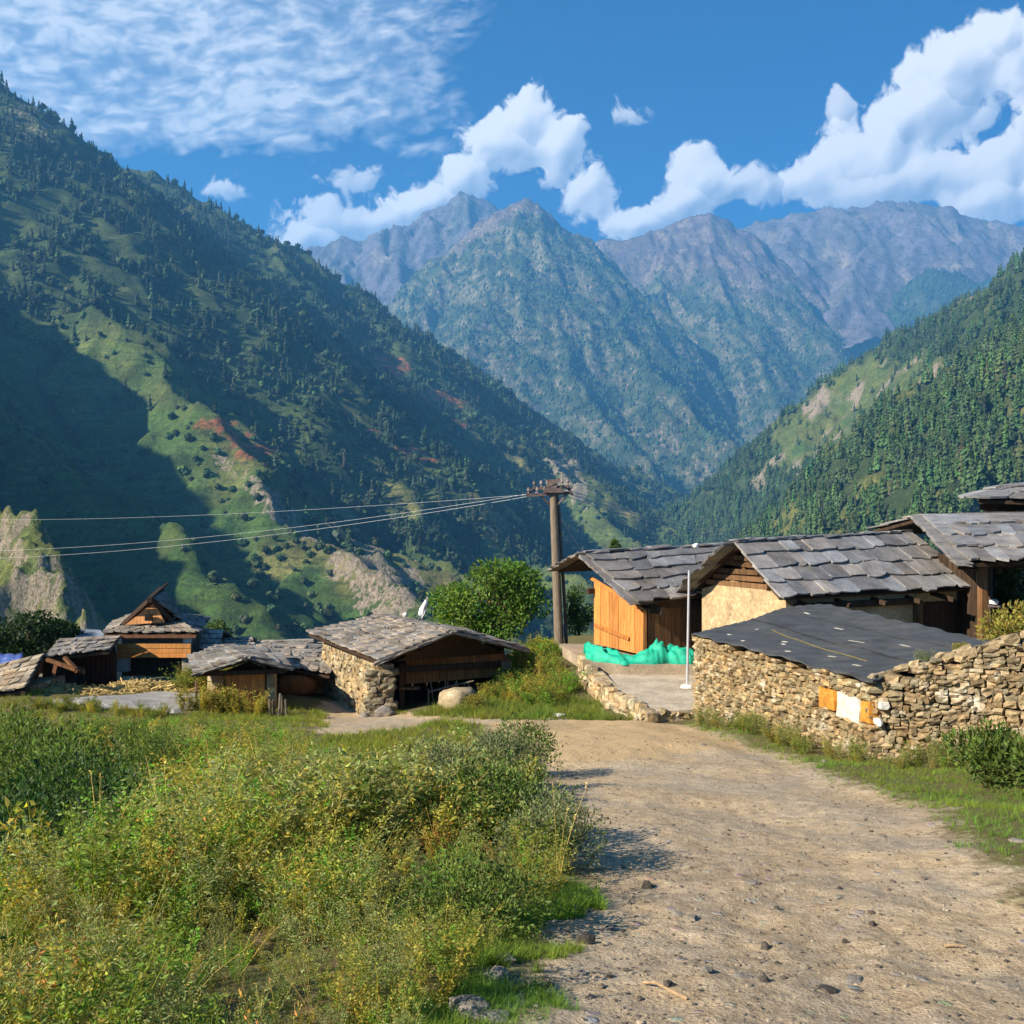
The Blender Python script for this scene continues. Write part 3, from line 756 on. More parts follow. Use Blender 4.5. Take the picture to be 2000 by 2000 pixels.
    col = (ccol * alpha[..., None] + sc * (sa_ * (1 - alpha))[..., None]) / np.maximum(al, 1e-4)[..., None]
    img = bpy.data.images.new('sky_map', w, h, alpha=True, float_buffer=True)
    img.alpha_mode = 'CHANNEL_PACKED'; img.colorspace_settings.name = 'Non-Color'
    img.pixels.foreach_set(np.concatenate([col, al[..., None]], -1).astype(np.float32).ravel())
    img.update(); img.pack()
    return img
tc = nt.nodes.new('ShaderNodeTexCoord')
sep = N(nt, 'ShaderNodeSeparateXYZ'); nt.links.new(tc.outputs['Generated'], sep.inputs[0])
az = math_(nt, 'ARCTAN2', sep.outputs[0], sep.outputs[1]); el = math_(nt, 'ARCSINE', sep.outputs[2])
cmb = N(nt, 'ShaderNodeCombineXYZ')
nt.links.new(math_(nt, 'MULTIPLY_ADD', az, 1 / (CA1 - CA0), -CA0 / (CA1 - CA0)), cmb.inputs[0])
nt.links.new(math_(nt, 'MULTIPLY_ADD', el, 1 / (CE1 - CE0), -CE0 / (CE1 - CE0)), cmb.inputs[1])
ti = nt.nodes.new('ShaderNodeTexImage'); ti.image = sky_map(); ti.extension = 'CLIP'; ti.interpolation = 'Linear'
nt.links.new(cmb.outputs[0], ti.inputs['Vector'])
gain = mixc(nt, 1.0, ti.outputs['Color'], (CLOUD_GAIN,) * 3, 'MULTIPLY')
nt.links.new(mixc(nt, ti.outputs['Alpha'], hs.outputs[0], gain), bg.inputs['Color'])

# ---- the air
def haze_box(x0, x1, y0, y1, z0, z1, density):
    mb = MB(); mb.box(((x0 + x1) / 2, (y0 + y1) / 2, (z0 + z1) / 2), (x1 - x0, y1 - y0, z1 - z0))
    m, nt2, out = new_mat('air')
    pv = N(nt2, 'ShaderNodeVolumePrincipled'); pv.inputs['Color'].default_value = (.15, .50, 1.0, 1)
    pv.inputs['Density'].default_value = density; pv.inputs['Anisotropy'].default_value = .15
    nt2.links.new(pv.outputs[0], out.inputs['Volume'])
    o = mb.build('haze', m); tag(o, 'thin blue haze filling the whole valley', 'haze', kind='stuff')
haze_box(-16000, 16000, -16000, 16000, -420, 2720, 9.0e-5)

cam = bpy.data.cameras.new('camera'); cam.lens = 36; cam.sensor_width = 36; cam.clip_end = 60000; cam.clip_start = .05
co = bpy.data.objects.new('camera', cam); COL.objects.link(co); co.rotation_euler = (math.radians(90), 0, 0)
scene.camera = co
vs = scene.view_settings; vs.view_transform = 'Standard'; vs.look = 'None'; vs.exposure = EXPOSURE; vs.gamma = 1; vs.use_curve_mapping = False
cy = scene.cycles
cy.use_denoising = True
try: cy.denoiser = 'OPENIMAGEDENOISE'
except Exception: pass
cy.max_bounces = 6; cy.diffuse_bounces = 3; cy.glossy_bounces = 2; cy.transmission_bounces = 4; cy.volume_bounces = 1; cy.transparent_max_bounces = 8
cy.use_adaptive_sampling = True; cy.adaptive_threshold = .012; cy.sample_clamp_indirect = 6
cy.caustics_reflective = False; cy.caustics_refractive = False
# ================================================================== GROUND
_ctl = []
def ctl(x, y, z): _ctl.append((x, y, z + 1.37 + .138 * y))
def base_plane(y): return -1.37 - .138 * y
for y in (0, 2.5, 5, 8, 12, 16, 20):
    for f in (-.08, .02, .25): ctl(f * y + (.0 if y else f * 10), y, base_plane(y))
for p in ((-2.3, 4.6, -2.1), (-5, 9, -3.7), (-7, 12, -4.5), (-8.5, 17, -4.9), (-4.2, 16, -3.75), (-3, 10, -2.85), (-2, 7, -2.4), (-6, 22, -4.55), (-11.6, 29, -5.2), (-9.5, 29, -5.25), (-10, 24, -5.0),
          (-14, 28, -5.1), (-4, 28, -5.4), (-7, 30, -5.4), (-1.8, 26, -5.05), (-4, 24, -4.95), (-.8, 24, -4.8), (.3, 28, -4.75), (1.3, 31.5, -4.2), (1.5, 36, -4.5), (-.5, 33, -5.3), (-3, 33, -5.7),
          (3, 31, -4.5), (6, 30, -4.35), (10, 28, -4.1), (12, 22, -3.2), (10, 17, -2.35), (9, 12.5, -2.35), (7.2, 12, -3.0), (7.6, 10, -2.65), (5, 8, -2.45), (4.6, 14.6, -3.52), (3.5, 19.5, -4.05), (2.6, 21.6, -4.42), (1.6, 27, -4.7), (2, 24, -4.6),
          (9.2, 15, -2.1), (6, 13, -3.25), (-6, 3, -3.5), (-12, 8, -7), (-16, 18, -7.5), (-18, 30, -7), (10, 3, -1.6), (16, 12, -1.2), (20, 25, -2.5), (-15, 45, -7.2), (0, 45, -7.8), (12, 45, -6), (-30, 40, -12), (30, 45, -6), (0, -8, -.6), (-10, -8, -3), (12, -8, .4)):
    ctl(*p)
_A = np.array(_ctl)
def _tps(r2): return .5 * r2 * np.log(r2 + 1e-9)
_n = len(_A)
_Kt = _tps((_A[:, None, 0] - _A[None, :, 0]) ** 2 + (_A[:, None, 1] - _A[None, :, 1]) ** 2) + np.eye(_n) * .4
_Pm = np.hstack([np.ones((_n, 1)), _A[:, :2]])
_L = np.vstack([np.hstack([_Kt, _Pm]), np.hstack([_Pm.T, np.zeros((3, 3))])])
_w = np.linalg.solve(_L, np.concatenate([_A[:, 2], np.zeros(3)]))

def poly_sd(x, y, poly):
    """signed distance, positive inside"""
    x = np.asarray(x, float); y = np.asarray(y, float)
    d = np.full(x.shape, 1e9); ins = np.zeros(x.shape, bool)
    n = len(poly)
    for i in range(n):
        ax, ay = poly[i]; bx, by = poly[(i + 1) % n]
        ex, ey = bx - ax, by - ay
        t = np.clip(((x - ax) * ex + (y - ay) * ey) / (ex * ex + ey * ey), 0, 1)
        d = np.minimum(d, np.hypot(x - ax - t * ex, y - ay - t * ey))
        c = ((ay > y) != (by > y)) & (x < (bx - ax) * (y - ay) / (by - ay + 1e-12) + ax)
        ins ^= c
    return np.where(ins, d, -d)
PATH = [(-.3, -6), (-.12, 2.5), (.02, 3.8), (.16, 5), (.42, 6.5), (.42, 9), (.32, 12), (0, 16), (-.7, 20), (-1.2, 21.3), (-1.7, 20.6), (-2.0, 18.6), (-3.2, 18.2), (-4.0, 20.5), (-4.3, 22.5), (-4.9, 25), (-5.4, 29.5), (-4.5, 30), (-3.9, 28), (-3.0, 26.3), (-1.6, 24.6), (-.6, 23.6),
        (.4, 22.6), (1.3, 22.4), (2.4, 21.4), (3.2, 20.6), (3.3, 18.6), (3.6, 16.2), (4.0, 14.2), (3.75, 12.6), (3.85, 11.4), (4.05, 10.0), (3.55, 8.4), (3.1, 7.0), (2.95, 5.6), (2.9, 3.5), (3.0, -6)]
SAND = [(-.5, 18.2), (-.8, 21), (1.2, 21.8), (2.9, 20.8), (3.2, 18), (3.6, 15.6), (3.2, 14.6), (1.6, 13.6), (.5, 13.2), (.1, 15)]
YARD = [(-12.6, 26.5), (-8.3, 25.4), (-7.9, 27.5), (-8.2, 29.6), (-10.5, 30.0)]
def gz(x, y):
    x = np.asarray(x, float); y = np.asarray(y, float)
    xc = np.clip(x, -34, 34); yc = np.clip(y, -14, 52)
    d = _w[_n] + _w[_n + 1] * xc + _w[_n + 2] * yc
    for i in range(_n):
        d = d + _w[i] * _tps((xc - _A[i, 0]) ** 2 + (yc - _A[i, 1]) ** 2)
    z = base_plane(yc) + d
    # the village spur falls away into the valley on three sides
    out = np.hypot(np.maximum(np.abs(x + 0) - 26, 0), np.maximum(y - 46, 0))
    back = np.maximum(-y - 14, 0)
    z = z - .52 * out + .15 * back * 0
    z = np.maximum(z, -320)
    xe = np.interp(y, [0, 3, 5, 12, 16, 20], [-1.6, -2.0, -2.5, -4.0, -5.4, -7.5])
    z = z - 2.1 * sstep(0, 3.0, xe - x) * sstep(21, 15, y) * sstep(-3, 1, y)
    z = z + .13 * sstep(-.4, .9, poly_sd(x, y, SAND))
    near = sstep(60, 30, np.hypot(x, y))
    z = z + near * (.05 * fbm(x / 1.7, y / 1.7, 4, 201) + .12 * fbm(x / 5, y / 5, 3, 202))
    sd_ = poly_sd(x, y, PATH)
    z = z - .07 * sstep(-.3, .4, sd_) + near * sstep(-.2, .3, sd_) * (.018 * fbm(x / .35, y / .35, 4, 203) + .02 * ridged(x / .9, y / .7, 3, 204))
    return z
def gz1(x, y): return float(gz(np.array([x]), np.array([y]))[0])

def build_ground():
    th = np.concatenate([np.linspace(-180, -44, 36)[:-1], np.linspace(-44, 44, 560), np.linspace(44, 180, 36)[1:-1]]) * math.pi / 180
    rr = np.concatenate([[.02, .3, .7, 1.2], np.geomspace(1.6, 60, 560), np.geomspace(62, 15000, 60)])
    T, R = np.meshgrid(th, rr)
    X = R * np.sin(T); Y = R * np.cos(T)
    Z = gz(X, Y)
    nt_, nr = len(th), len(rr)
    V = np.stack([X.ravel(), Y.ravel(), Z.ravel()], 1)
    i, j = np.meshgrid(np.arange(nt_), np.arange(nr - 1)); i2 = (i + 1) % nt_
    F = np.stack([(j * nt_ + i).ravel(), (j * nt_ + i2).ravel(), ((j + 1) * nt_ + i2).ravel(), ((j + 1) * nt_ + i).ravel()], 1)
    sp = poly_sd(X, Y, PATH); ss = poly_sd(X, Y, SAND)
    C = np.stack([np.clip(.5 + sp * .8, 0, 1).ravel(), np.clip(.5 + ss * .5, 0, 1).ravel(), np.zeros(X.size)], 1)
    me = np_mesh('ground', V, F, C, [mat_ground()], smooth=True)
    o = link('ground', me); tag(o, 'dirt track and weedy soil of the village spur', 'ground', kind='structure')
def mat_ground():
    m, nt, out = new_mat('earth')
    vec = poscoord(nt)
    sp = N(nt, 'ShaderNodeSeparateColor'); nt.links.new(attr(nt), sp.inputs[0])
    nA = noise(nt, vec, 1.3, 6, .65); nB = noise(nt, vec, 9, 6, .7); nC = noise(nt, vec, 60, 4, .65); nD = noise(nt, vec, .45, 4, .6)
    pm = math_(nt, 'MULTIPLY_ADD', math_(nt, 'SUBTRACT', nA, .5), .9, sp.outputs[0])
    pm = math_(nt, 'MULTIPLY_ADD', math_(nt, 'SUBTRACT', nB, .5), .5, pm)
    pm = ramp(nt, pm, [(.36, (0, 0, 0)), (.58, (1, 1, 1))])
    dirt = ramp(nt, nB, [(.3, (.275, .20, .12)), (.5, (.46, .345, .215)), (.7, (.57, .45, .305))])
    dirt = mixc(nt, 1.0, dirt, ramp(nt, nC, [(.32, (.62, .6, .57)), (.5, (1, 1, 1)), (.7, (1.2, 1.18, 1.13))]), 'MULTIPLY')
    dirt = mixc(nt, 1.0, dirt, ramp(nt, nD, [(.35, (.8, .8, .82)), (.65, (1.12, 1.1, 1.05))]), 'MULTIPLY')
    # trodden stains and dung, greyish flat stones set in the earth
    st = ramp(nt, noise(nt, vec, 3.2, 6, .75, .6), [(.60, (0, 0, 0)), (.70, (1, 1, 1))])
    dirt = mixc(nt, math_(nt, 'MULTIPLY', st, .45), dirt, (.12, .09, .06))
    vo = N(nt, 'ShaderNodeTexVoronoi'); vo.inputs['Scale'].default_value = 7; vo.inputs['Randomness'].default_value = 1; nt.links.new(vec, vo.inputs['Vector'])
    peb = ramp(nt, vo.outputs['Distance'], [(.16, (1, 1, 1)), (.24, (0, 0, 0))])
    pebm = math_(nt, 'MULTIPLY', peb, ramp(nt, noise(nt, vec, 1.9, 3, .6), [(.44, (0, 0, 0)), (.56, (1, 1, 1))]))
    dirt = mixc(nt, math_(nt, 'MULTIPLY', pebm, .75), dirt, mixc(nt, .5, (.30, .27, .24), vo.outputs['Color'], 'SOFT_LIGHT'))
    sand = ramp(nt, nC, [(.3, (.36, .245, .125)), (.6, (.50, .36, .20)), (.75, (.55, .42, .25))])
    sm = ramp(nt, math_(nt, 'MULTIPLY_ADD', math_(nt, 'SUBTRACT', nA, .5), .8, sp.outputs[1]), [(.42, (0, 0, 0)), (.58, (1, 1, 1))])
    dirt = mixc(nt, math_(nt, 'MULTIPLY', ramp(nt, noise(nt, vec, .8, 5, .65), [(.42, (0, 0, 0)), (.62, (1, 1, 1))]), .5), dirt, mixc(nt, nC, (.20, .175, .145), (.50, .43, .34)))
    dirt = mixc(nt, sm, dirt, sand)
    soil = ramp(nt, nB, [(.3, (.07, .055, .03)), (.45, (.15, .11, .055)), (.58, (.10, .115, .03)), (.75, (.27, .2, .10))])
    c = mixc(nt, pm, soil, dirt)
    h = math_(nt, 'MULTIPLY_ADD', nC, .35, math_(nt, 'MULTIPLY_ADD', nB, .8, math_(nt, 'MULTIPLY', pebm, .25)))
    pbsdf(nt, out, c, .95, bump(nt, h, .75, .05), .12)
    return m
build_ground()

# ================================================================== BUILDING PIECES
def up_normal(a, b, c):
    n = (V3(b) - V3(a)).cross(V3(c) - V3(a)).normalized()
    return n if n.z > 0 else -n
def slab_slope(mb, TL, TR, BR, BL, rows, cols, th, seed, tint=(1, 1, 1), ragged=.5, mi=0, lift=1.0):
    """overlapping irregular stone slabs over the slope TL-TR (ridge) to BL-BR (eave)"""
    r = random.Random(seed)
    TL, TR, BR, BL = map(V3, (TL, TR, BR, BL))
    n = up_normal(TL, BL, TR)
    def at(s, t): return (TL.lerp(TR, s)).lerp(BL.lerp(BR, s), t)
    for i in range(rows):
        t0 = max(0, (i - .25) / rows); t1 = (i + 1) / rows
        nc = max(2, cols + r.randint(-1, 1))
        ws = [r.uniform(.6, 1.5) for _ in range(nc)]; tot = sum(ws); s = 0
        for w in ws:
            s0, s1 = s, s + w / tot; s = s1
            g = .012 * r.uniform(-1, .6) / nc * 4
            s0 += g * .4; s1 -= g * .4
            if i == 0: pass
            e = ragged / rows
            j0, j1 = r.uniform(-.2, .42) * e, r.uniform(-.2, .42) * e
            cut = r.uniform(.05, .3) * (s1 - s0)
            out = [(s0 + r.uniform(-.02, .02) / nc, t0), (s1 + r.uniform(-.02, .02) / nc, t0),
                   (s1, t1 + j1 - .16 / rows * r.random()), (s1 - cut * r.uniform(.2, 1), t1 + j1), ((s0 + s1) / 2, t1 + (j0 + j1) / 2 + r.uniform(-.1, .16) * e),
                   (s0 + cut * r.uniform(.2, 1), t1 + j0), (s0, t1 + j0 - .16 / rows * r.random())]
            tk = th * r.uniform(.7, 1.35)
            hi = th * lift * r.uniform(.9, 1.7); tip = r.uniform(-.4, .4) * th
            vs_b, vs_t = [], []
            for (a, b) in out:
                f = 0 if b <= t0 + 1e-6 else 1
                q = at(a, b) + n * (th * .15 + (hi + tip * (a - (s0 + s1) / 2) * nc) * f)
                vs_b.append(q); vs_t.append(q + n * tk)
            m = len(out); k = r.uniform(.62, 1.3); wr = r.uniform(-.07, .09)
            tn = (tint[0] * k * (1 + wr), tint[1] * k, tint[2] * k * (1 - wr))
            fs = [list(range(m, 2 * m)), list(range(m))[::-1]]
            for q in range(m):
                q2 = (q + 1) % m; fs.append([q, q2, q2 + m, q + m])
            c = (vs_t[0] + vs_t[2]) / 2
            if (vs_t[1] - vs_t[0]).cross(vs_t[2] - vs_t[0]).dot(n) < 0: fs = [f[::-1] for f in fs]
            mb.add(vs_b + vs_t, fs, tn, mi)
def slope_deck(mb, TL, TR, BR, BL, th, mi=1, tint=(1, 1, 1), gap=.02, inset=.03):
    TL, TR, BR, BL = map(V3, (TL, TR, BR, BL)); n = up_normal(TL, BL, TR)
    c = (TL + TR + BR + BL) / 4
    pts = [p.lerp(c, inset) - n * gap for p in (TL, TR, BR, BL)]
    mb.prism(pts, -n * th, tint, mi)
def ridge_stones(mb, a, b, n, w, th, seed, tint=(1, 1, 1)):
    r = random.Random(seed); a, b = V3(a), V3(b); d = (b - a).normalized(); s = d.cross(V3((0, 0, 1))).normalized()
    for i in range(n):
        p = a.lerp(b, (i + .5) / n) + V3((0, 0, th * r.uniform(.6, 1.8)))
        k = r.uniform(.6, 1.2)
        mb.stone(p, d * (b - a).length / n * .55, s * w * r.uniform(.7, 1.1), V3((0, 0, th * r.uniform(.7, 1.3))), r.random(), tuple(t * k for t in tint), 0, .18, .3)
def planks(mb, a, b, ha, hb, n, th, nrm, seed, tint=(1, 1, 1), gap=.012, mi=0):
    """vertical boards between ground points a and b; ha/hb heights at both ends"""
    r = random.Random(seed); a, b = V3(a), V3(b); d = (b - a)
    ws = [r.uniform(.8, 1.25) for _ in range(n)]; tot = sum(ws); s = 0
    for w in ws:
        s0, s1 = s / tot, (s + w) / tot; s += w
        g = gap / d.length / 2
        p0, p1 = a + d * (s0 + g), a + d * (s1 - g)
        z0, z1 = ha + (hb - ha) * s0, ha + (hb - ha) * s1
        k = r.uniform(.78, 1.18); o = V3(nrm) * r.uniform(0, .012)
        mb.prism([p0 + o, p1 + o, p1 + V3((0, 0, z1)) + o, p0 + V3((0, 0, z0)) + o], -V3(nrm) * th, tuple(t * k for t in tint), mi)
def wall(mb, pts, th, nrm, tint=(1, 1, 1), mi=0):
    mb.prism([V3(p) for p in pts], -V3(nrm).normalized() * th, tint, mi)
def masonry(mb, a, b, ztop, zbot, nrm, size, seed, tint=(1, 1, 1), mi=0, deep=.16, cap=False, skip=None, ragged=.06):
    """rubble face between plan points a and b; ztop(t), zbot(t) give its upper and lower edge"""
    r = random.Random(seed); a, b = V3(a), V3(b); d = b - a; L = d.length; t_ = d / L; nrm = V3(nrm).normalized()
    z = min(zbot(0), zbot(1), zbot(.5)); zmax = max(ztop(k / 10) for k in range(11))
    while z < zmax + .02:
        hgt = size[1] * r.uniform(.65, 1.35); x = -r.uniform(0, size[0])
        while x < L:
            w = size[0] * r.uniform(.5, 1.6); cx = min(max(x + w / 2, .02), L - .02); t = cx / L
            zc = z + hgt / 2 + r.uniform(-.25, .25) * hgt
            if zbot(t) - hgt * .6 < zc < ztop(t) + r.uniform(-ragged, ragged) and not (skip and skip(t, zc)):
                k = r.uniform(.62, 1.3); wr = r.uniform(-.10, .12)
                p = a + t_ * cx + nrm * r.uniform(-.022, .016); p.z = zc
                ang = r.uniform(-.16, .16)
                ax = t_ * math.cos(ang) + V3((0, 0, 1)) * math.sin(ang); az_ = V3((0, 0, 1)) * math.cos(ang) - t_ * math.sin(ang)
                mb.stone(p - nrm * deep * .6, ax * w * .52, nrm * deep * r.uniform(.75, 1.1), az_ * hgt * .55, r.random(), (tint[0] * k * (1 + wr), tint[1] * k, tint[2] * k * (1 - wr)), mi, .17, .42)
            x += w
        z += hgt * .92
def boulder_mesh(name, sx, sy, sz, seed, mat, sub=3, rough=.28):
    import bmesh
    bm = bmesh.new(); bmesh.ops.create_icosphere(bm, subdivisions=sub, radius=.5)
    co = np.array([v.co[:] for v in bm.verts]) * 2; s = seed * 3.7
    d = 1 + rough * (fbm(co[:, 0] * 1.3 + s, co[:, 1] * 1.3 + co[:, 2] * .9, 3, seed) + .6 * gnoise(co[:, 2] * 2.1 + s, co[:, 0] * 1.7 - co[:, 1], seed + 1))
    # knock facets off
    r = np.random.default_rng(seed)
    for _ in range(7):
        n = r.normal(size=3); n /= np.linalg.norm(n); h = r.uniform(.62, .9); q = (co * d[:, None]) @ n
        d = np.where(q > h, d * h / np.maximum(q, 1e-3), d)
    co = co * d[:, None] * np.array([sx, sy, sz]) / 2
    for v, c in zip(bm.verts, co): v.co = c
    me = bpy.data.meshes.new(name); bm.to_mesh(me); bm.free(); me.materials.append(mat)
    at = me.color_attributes.new('tint', 'FLOAT_COLOR', 'POINT'); at.data.foreach_set('color', [1.0] * (4 * len(me.vertices)))
    me.polygons.foreach_set('use_smooth', [sub > 2] * len(me.polygons))
    return me
def put_rock(name, me, loc, label, cat, group=None, rz=0.0):
    o = bpy.data.objects.new(name, me); COL.objects.link(o); o.location = loc; o.rotation_euler = (0, 0, rz); return tag(o, label, cat, group)
def ground_pt(p):
    return V3((p[0], p[1], gz1(p[0], p[1])))

# ================================================================== THE STONE HUT WITH THE TARRED ROOF
def plan(v): return V3((v[0], v[1], 0))
A_ = P(1360, 1240, 20.0); Dn = P(1700, 1328, 14.2); Cr = P(1942, 1258, 17.2); Br = P(1610, 1184, 24.2); Bk = P(1520, 1195, 23.2)
hut = empty('stone_hut', ground_pt((A_ + Dn) / 2), 'low rubble stone hut under a flat black tarred roof', 'hut')
n1 = V3((-(Dn - A_).y, (Dn - A_).x, 0)).normalized(); n1 = n1 if n1.dot(V3((-1, -1, 0))) > 0 else -n1
mbw = MB()
core_in = -n1 * .12
def zl(za, zb): return lambda t: za + (zb - za) * t
ztop1 = lambda t: A_.z + (Dn.z - A_.z) * t - .07 + .03 * math.sin(t * 17)
zb1 = lambda t: gz1(*(A_.lerp(Dn, t)).xy) - .15
a0, d0_ = plan(A_), plan(Dn)
masonry(mbw, a0, d0_, ztop1, zb1, n1, (.15, .082), 3, tint=(.86, .82, .74), skip=lambda t, z: .775 < t < 1.0 and -2.93 < z < -2.64)
# side wall going back from the far corner, lit from the left
n2 = V3((-(Bk - A_).y, (Bk - A_).x, 0)).normalized(); n2 = n2 if n2.dot(V3((-1, 0, 0))) > 0 else -n2
masonry(mbw, a0, plan(Bk), lambda t: A_.z + (Bk.z - A_.z) * t - .08, lambda t: gz1(*(A_.lerp(Bk, t)).xy) - .1, n2, (.17, .09), 4)
for (p, q, nn) in ((A_, Dn, n1), (A_, Bk, n2)):
    p0, q0 = V3((p.x, p.y, gz1(p.x, p.y) - .3)) - nn * .10, V3((q.x, q.y, gz1(q.x, q.y) - .3)) - nn * .10
    wall(mbw, [p0, q0, V3((q0.x, q0.y, q.z - .14)), V3((p0.x, p0.y, p.z - .14))], .3, nn, (1, 1, 1), 1)
inner = -n1 * .5
for (p, q) in ((Bk, Br), (Br, Cr)):
    d = (q - p); nn = V3((d.y, -d.x, 0)).normalized(); c = (A_ + Cr) / 2
    nn = nn if nn.dot(plan(p) - plan(c)) > 0 else -nn
    p, q = p.lerp(c, .05), q.lerp(c, .05)
    wall(mbw, [V3((p.x, p.y, gz1(p.x, p.y) - .3)), V3((q.x, q.y, gz1(q.x, q.y) - .3)), q - V3((0, 0, .12)), p - V3((0, 0, .12))], .3, nn, (1, 1, 1), 1)
mbw.build('wall', [M['stone'], M['mortar']], hut)
# painted square stones let into the corner of the wall
def facestone(t, z, w, h, mat, name, seed, label=None, parent=None, nn=n1, pa=A_, pb=Dn, proud=.035):
    mb = MB(); p = plan(pa).lerp(plan(pb), t); p.z = z
    d = (plan(pb) - plan(pa)).normalized()
    mb.stone(p - nn * (.14 - proud), d * w / 2, nn * .15, V3((0, 0, h / 2)), seed, (.85, .80, .72), 0, .12, .2)
    o = mb.build(name, mat, parent)
    if label: tag(o, label)
    return o
facestone(.815, -2.78, .44, .32, M['orange_stone'], 'corner_stone', 1, 'square orange painted stone', hut)
facestone(.913, -2.80, .60, .38, M['white_stone'], 'corner_stone', 2, 'square whitewashed stone', hut)
facestone(.985, -2.78, .26, .33, M['orange_stone'], 'corner_stone', 5, 'orange stained stone beside the white one', hut)
# the roof: three sagging sheets
mbr = MB()
def rp(s, t):
    p = (A_.lerp(Dn, t)).lerp((Br.lerp(Cr, t)), s)
    kink = Bk - A_.lerp(Br, .72)
    w = math.exp(-((s - .72) / .3) ** 2) * max(0, 1 - t * 2.2)
    return p + V3((kink.x * w * .5, kink.y * w * .5, .05 * w)) + V3((0, 0, .013 * math.sin(s * 11 + t * 5 + 2 * math.sin(t * 9)) + .006 * math.sin(t * 23 - s * 6) - .04 * math.sin(math.pi * s) * math.sin(math.pi * t)))
NS, NT = 44, 44
vs, fs = [], []
for lay in (0, 1):
    for i in range(NS + 1):
        for j in range(NT + 1):
            s = -.02 + 1.04 * i / NS; t = -.015 + 1.035 * j / NT
            wob = .012 * math.sin(i * 2.1 + j * 1.3) * (1 if i in (0, NS) or j in (0, NT) else 0)
            vs.append(rp(s, t) + V3((wob, 0, (.03 if lay else 0) + wob)))
o_ = (NS + 1) * (NT + 1)
for i in range(NS):
    for j in range(NT):
        a = i * (NT + 1) + j; q = [a, a + 1, a + NT + 2, a + NT + 1]
        fs.append([x + o_ for x in q][::-1]); fs.append(q)
for i in range(NS):
    for j in (0, NT):
        a = i * (NT + 1) + j; b = a + NT + 1; fs.append([a, b, b + o_, a + o_] if j == 0 else [b, a, a + o_, b + o_])
for j in range(NT):
    for i in (0, NS):
        a = i * (NT + 1) + j; b = a + 1; fs.append([b, a, a + o_, b + o_] if i == 0 else [a, b, b + o_, a + o_])
mbr.add(vs, fs)
roof_o = mbr.build('roof', M['tar'], hut, smooth=False)
def roof_strip(s0, t0, s1, t1, w, th, mat, name, tint=(1, 1, 1), n=14, label=None):
    mb = MB(); pts = []
    for k in range(n + 1):
        f = k / n; pts.append(rp(s0 + (s1 - s0) * f, t0 + (t1 - t0) * f) + V3((0, 0, .034)))
    for p, q in zip(pts[:-1], pts[1:]):
        d = (q - p).normalized(); sd_ = d.cross(V3((0, 0, 1))).normalized() * w / 2
        mb.prism([p - sd_, p + sd_, q + sd_, q - sd_], V3((0, 0, th)), tint)
    o = mb.build(name, mat, roof_o)
    if label: tag(o, label)
roof_strip(.42, -.01, .36, 1.0, .05, .012, M['tar'], 'lap_joint', (.5, .5, .5))
roof_strip(.70, .02, .72, 1.0, .04, .010, M['tar'], 'lap_joint', (.7, .7, .7))
roof_strip(.33, .22, .20, .86, .022, .012, M['cord'], 'rope', (.48, .5, .5), 22)
rr_ = random.Random(5)
for (s, t, L) in ((.10, .14, .10), (.06, .28, .10), (.20, .42, .14), (.16, .45, .14), (.06, .56, .14), (.16, .72, .2), (.10, .88, .18), (.62, .42, .26), (.60, .80, .28), (.76, .12, .2), (.28, .16, .09), (.48, .62, .5)):
    roof_strip(s, t - L / 12, s + rr_.uniform(-.01, .01), t + L / 12, .055 if L < .4 else .03, .008, M['scrap'], 'patch', (rr_.uniform(.8, 1.2),) * 3, 2)

# the dry stone wall running on to the right
W0 = P(1700, 1330, 14.25); W1 = P(1800, 1308, 13.9); W2 = P(1880, 1284, 13.7); W3 = P(1945, 1256, 13.5); W4 = P(2030, 1242, 13.2); W5 = P(2230, 1225, 12.2)
sw = empty('stone_wall', ground_pt((W0 + W3) / 2), 'rough dry stone wall rising beside the path at the right edge', 'wall')
mb = MB()
chain = [W0, W1, W2, W3, W4, W5]
for i, (p, q) in enumerate(zip(chain[:-1], chain[1:])):
    nn = V3((q - p).y, -(q - p).x, 0).normalized() if False else V3(((q - p).y, -(q - p).x, 0)).normalized()
    if nn.y > 0: nn = -nn
    masonry(mb, plan(p), plan(q), lambda t, p=p, q=q: p.z + (q.z - p.z) * t, lambda t, p=p, q=q: gz1(*(p.lerp(q, t)).xy) - .15, nn, (.135, .082), 20 + i, tint=(.78, .76, .74), ragged=.1, deep=.2)
    p0, q0 = V3((p.x, p.y, gz1(p.x, p.y) - .4)) - nn * .12, V3((q.x, q.y, gz1(q.x, q.y) - .4)) - nn * .12
    wall(mb, [p0, q0, V3((q0.x, q0.y, q.z - .12)), V3((p0.x, p0.y, p.z - .12))], .35, nn, (1, 1, 1), 1)
    # coping rubble
    r = random.Random(40 + i); L = (q - p).length; x = 0
    while x < L:
        w = r.uniform(.12, .26); c = p.lerp(q, min(1, (x + w / 2) / L)) - nn * r.uniform(.05, .3) + V3((0, 0, r.uniform(-.02, .07))); k = r.uniform(.6, 1.1)
        mb.stone(c, (q - p).normalized() * w * .55, nn * r.uniform(.10, .16), V3((0, 0, r.uniform(.045, .09))), r.random(), (k, k * .97, k * .95), 0, .2, .4); x += w * .9
mb.build('rubble', [M['stone'], M['mortar']], sw)
nnw = V3(((W4 - W2).y, -(W4 - W2).x, 0)).normalized()
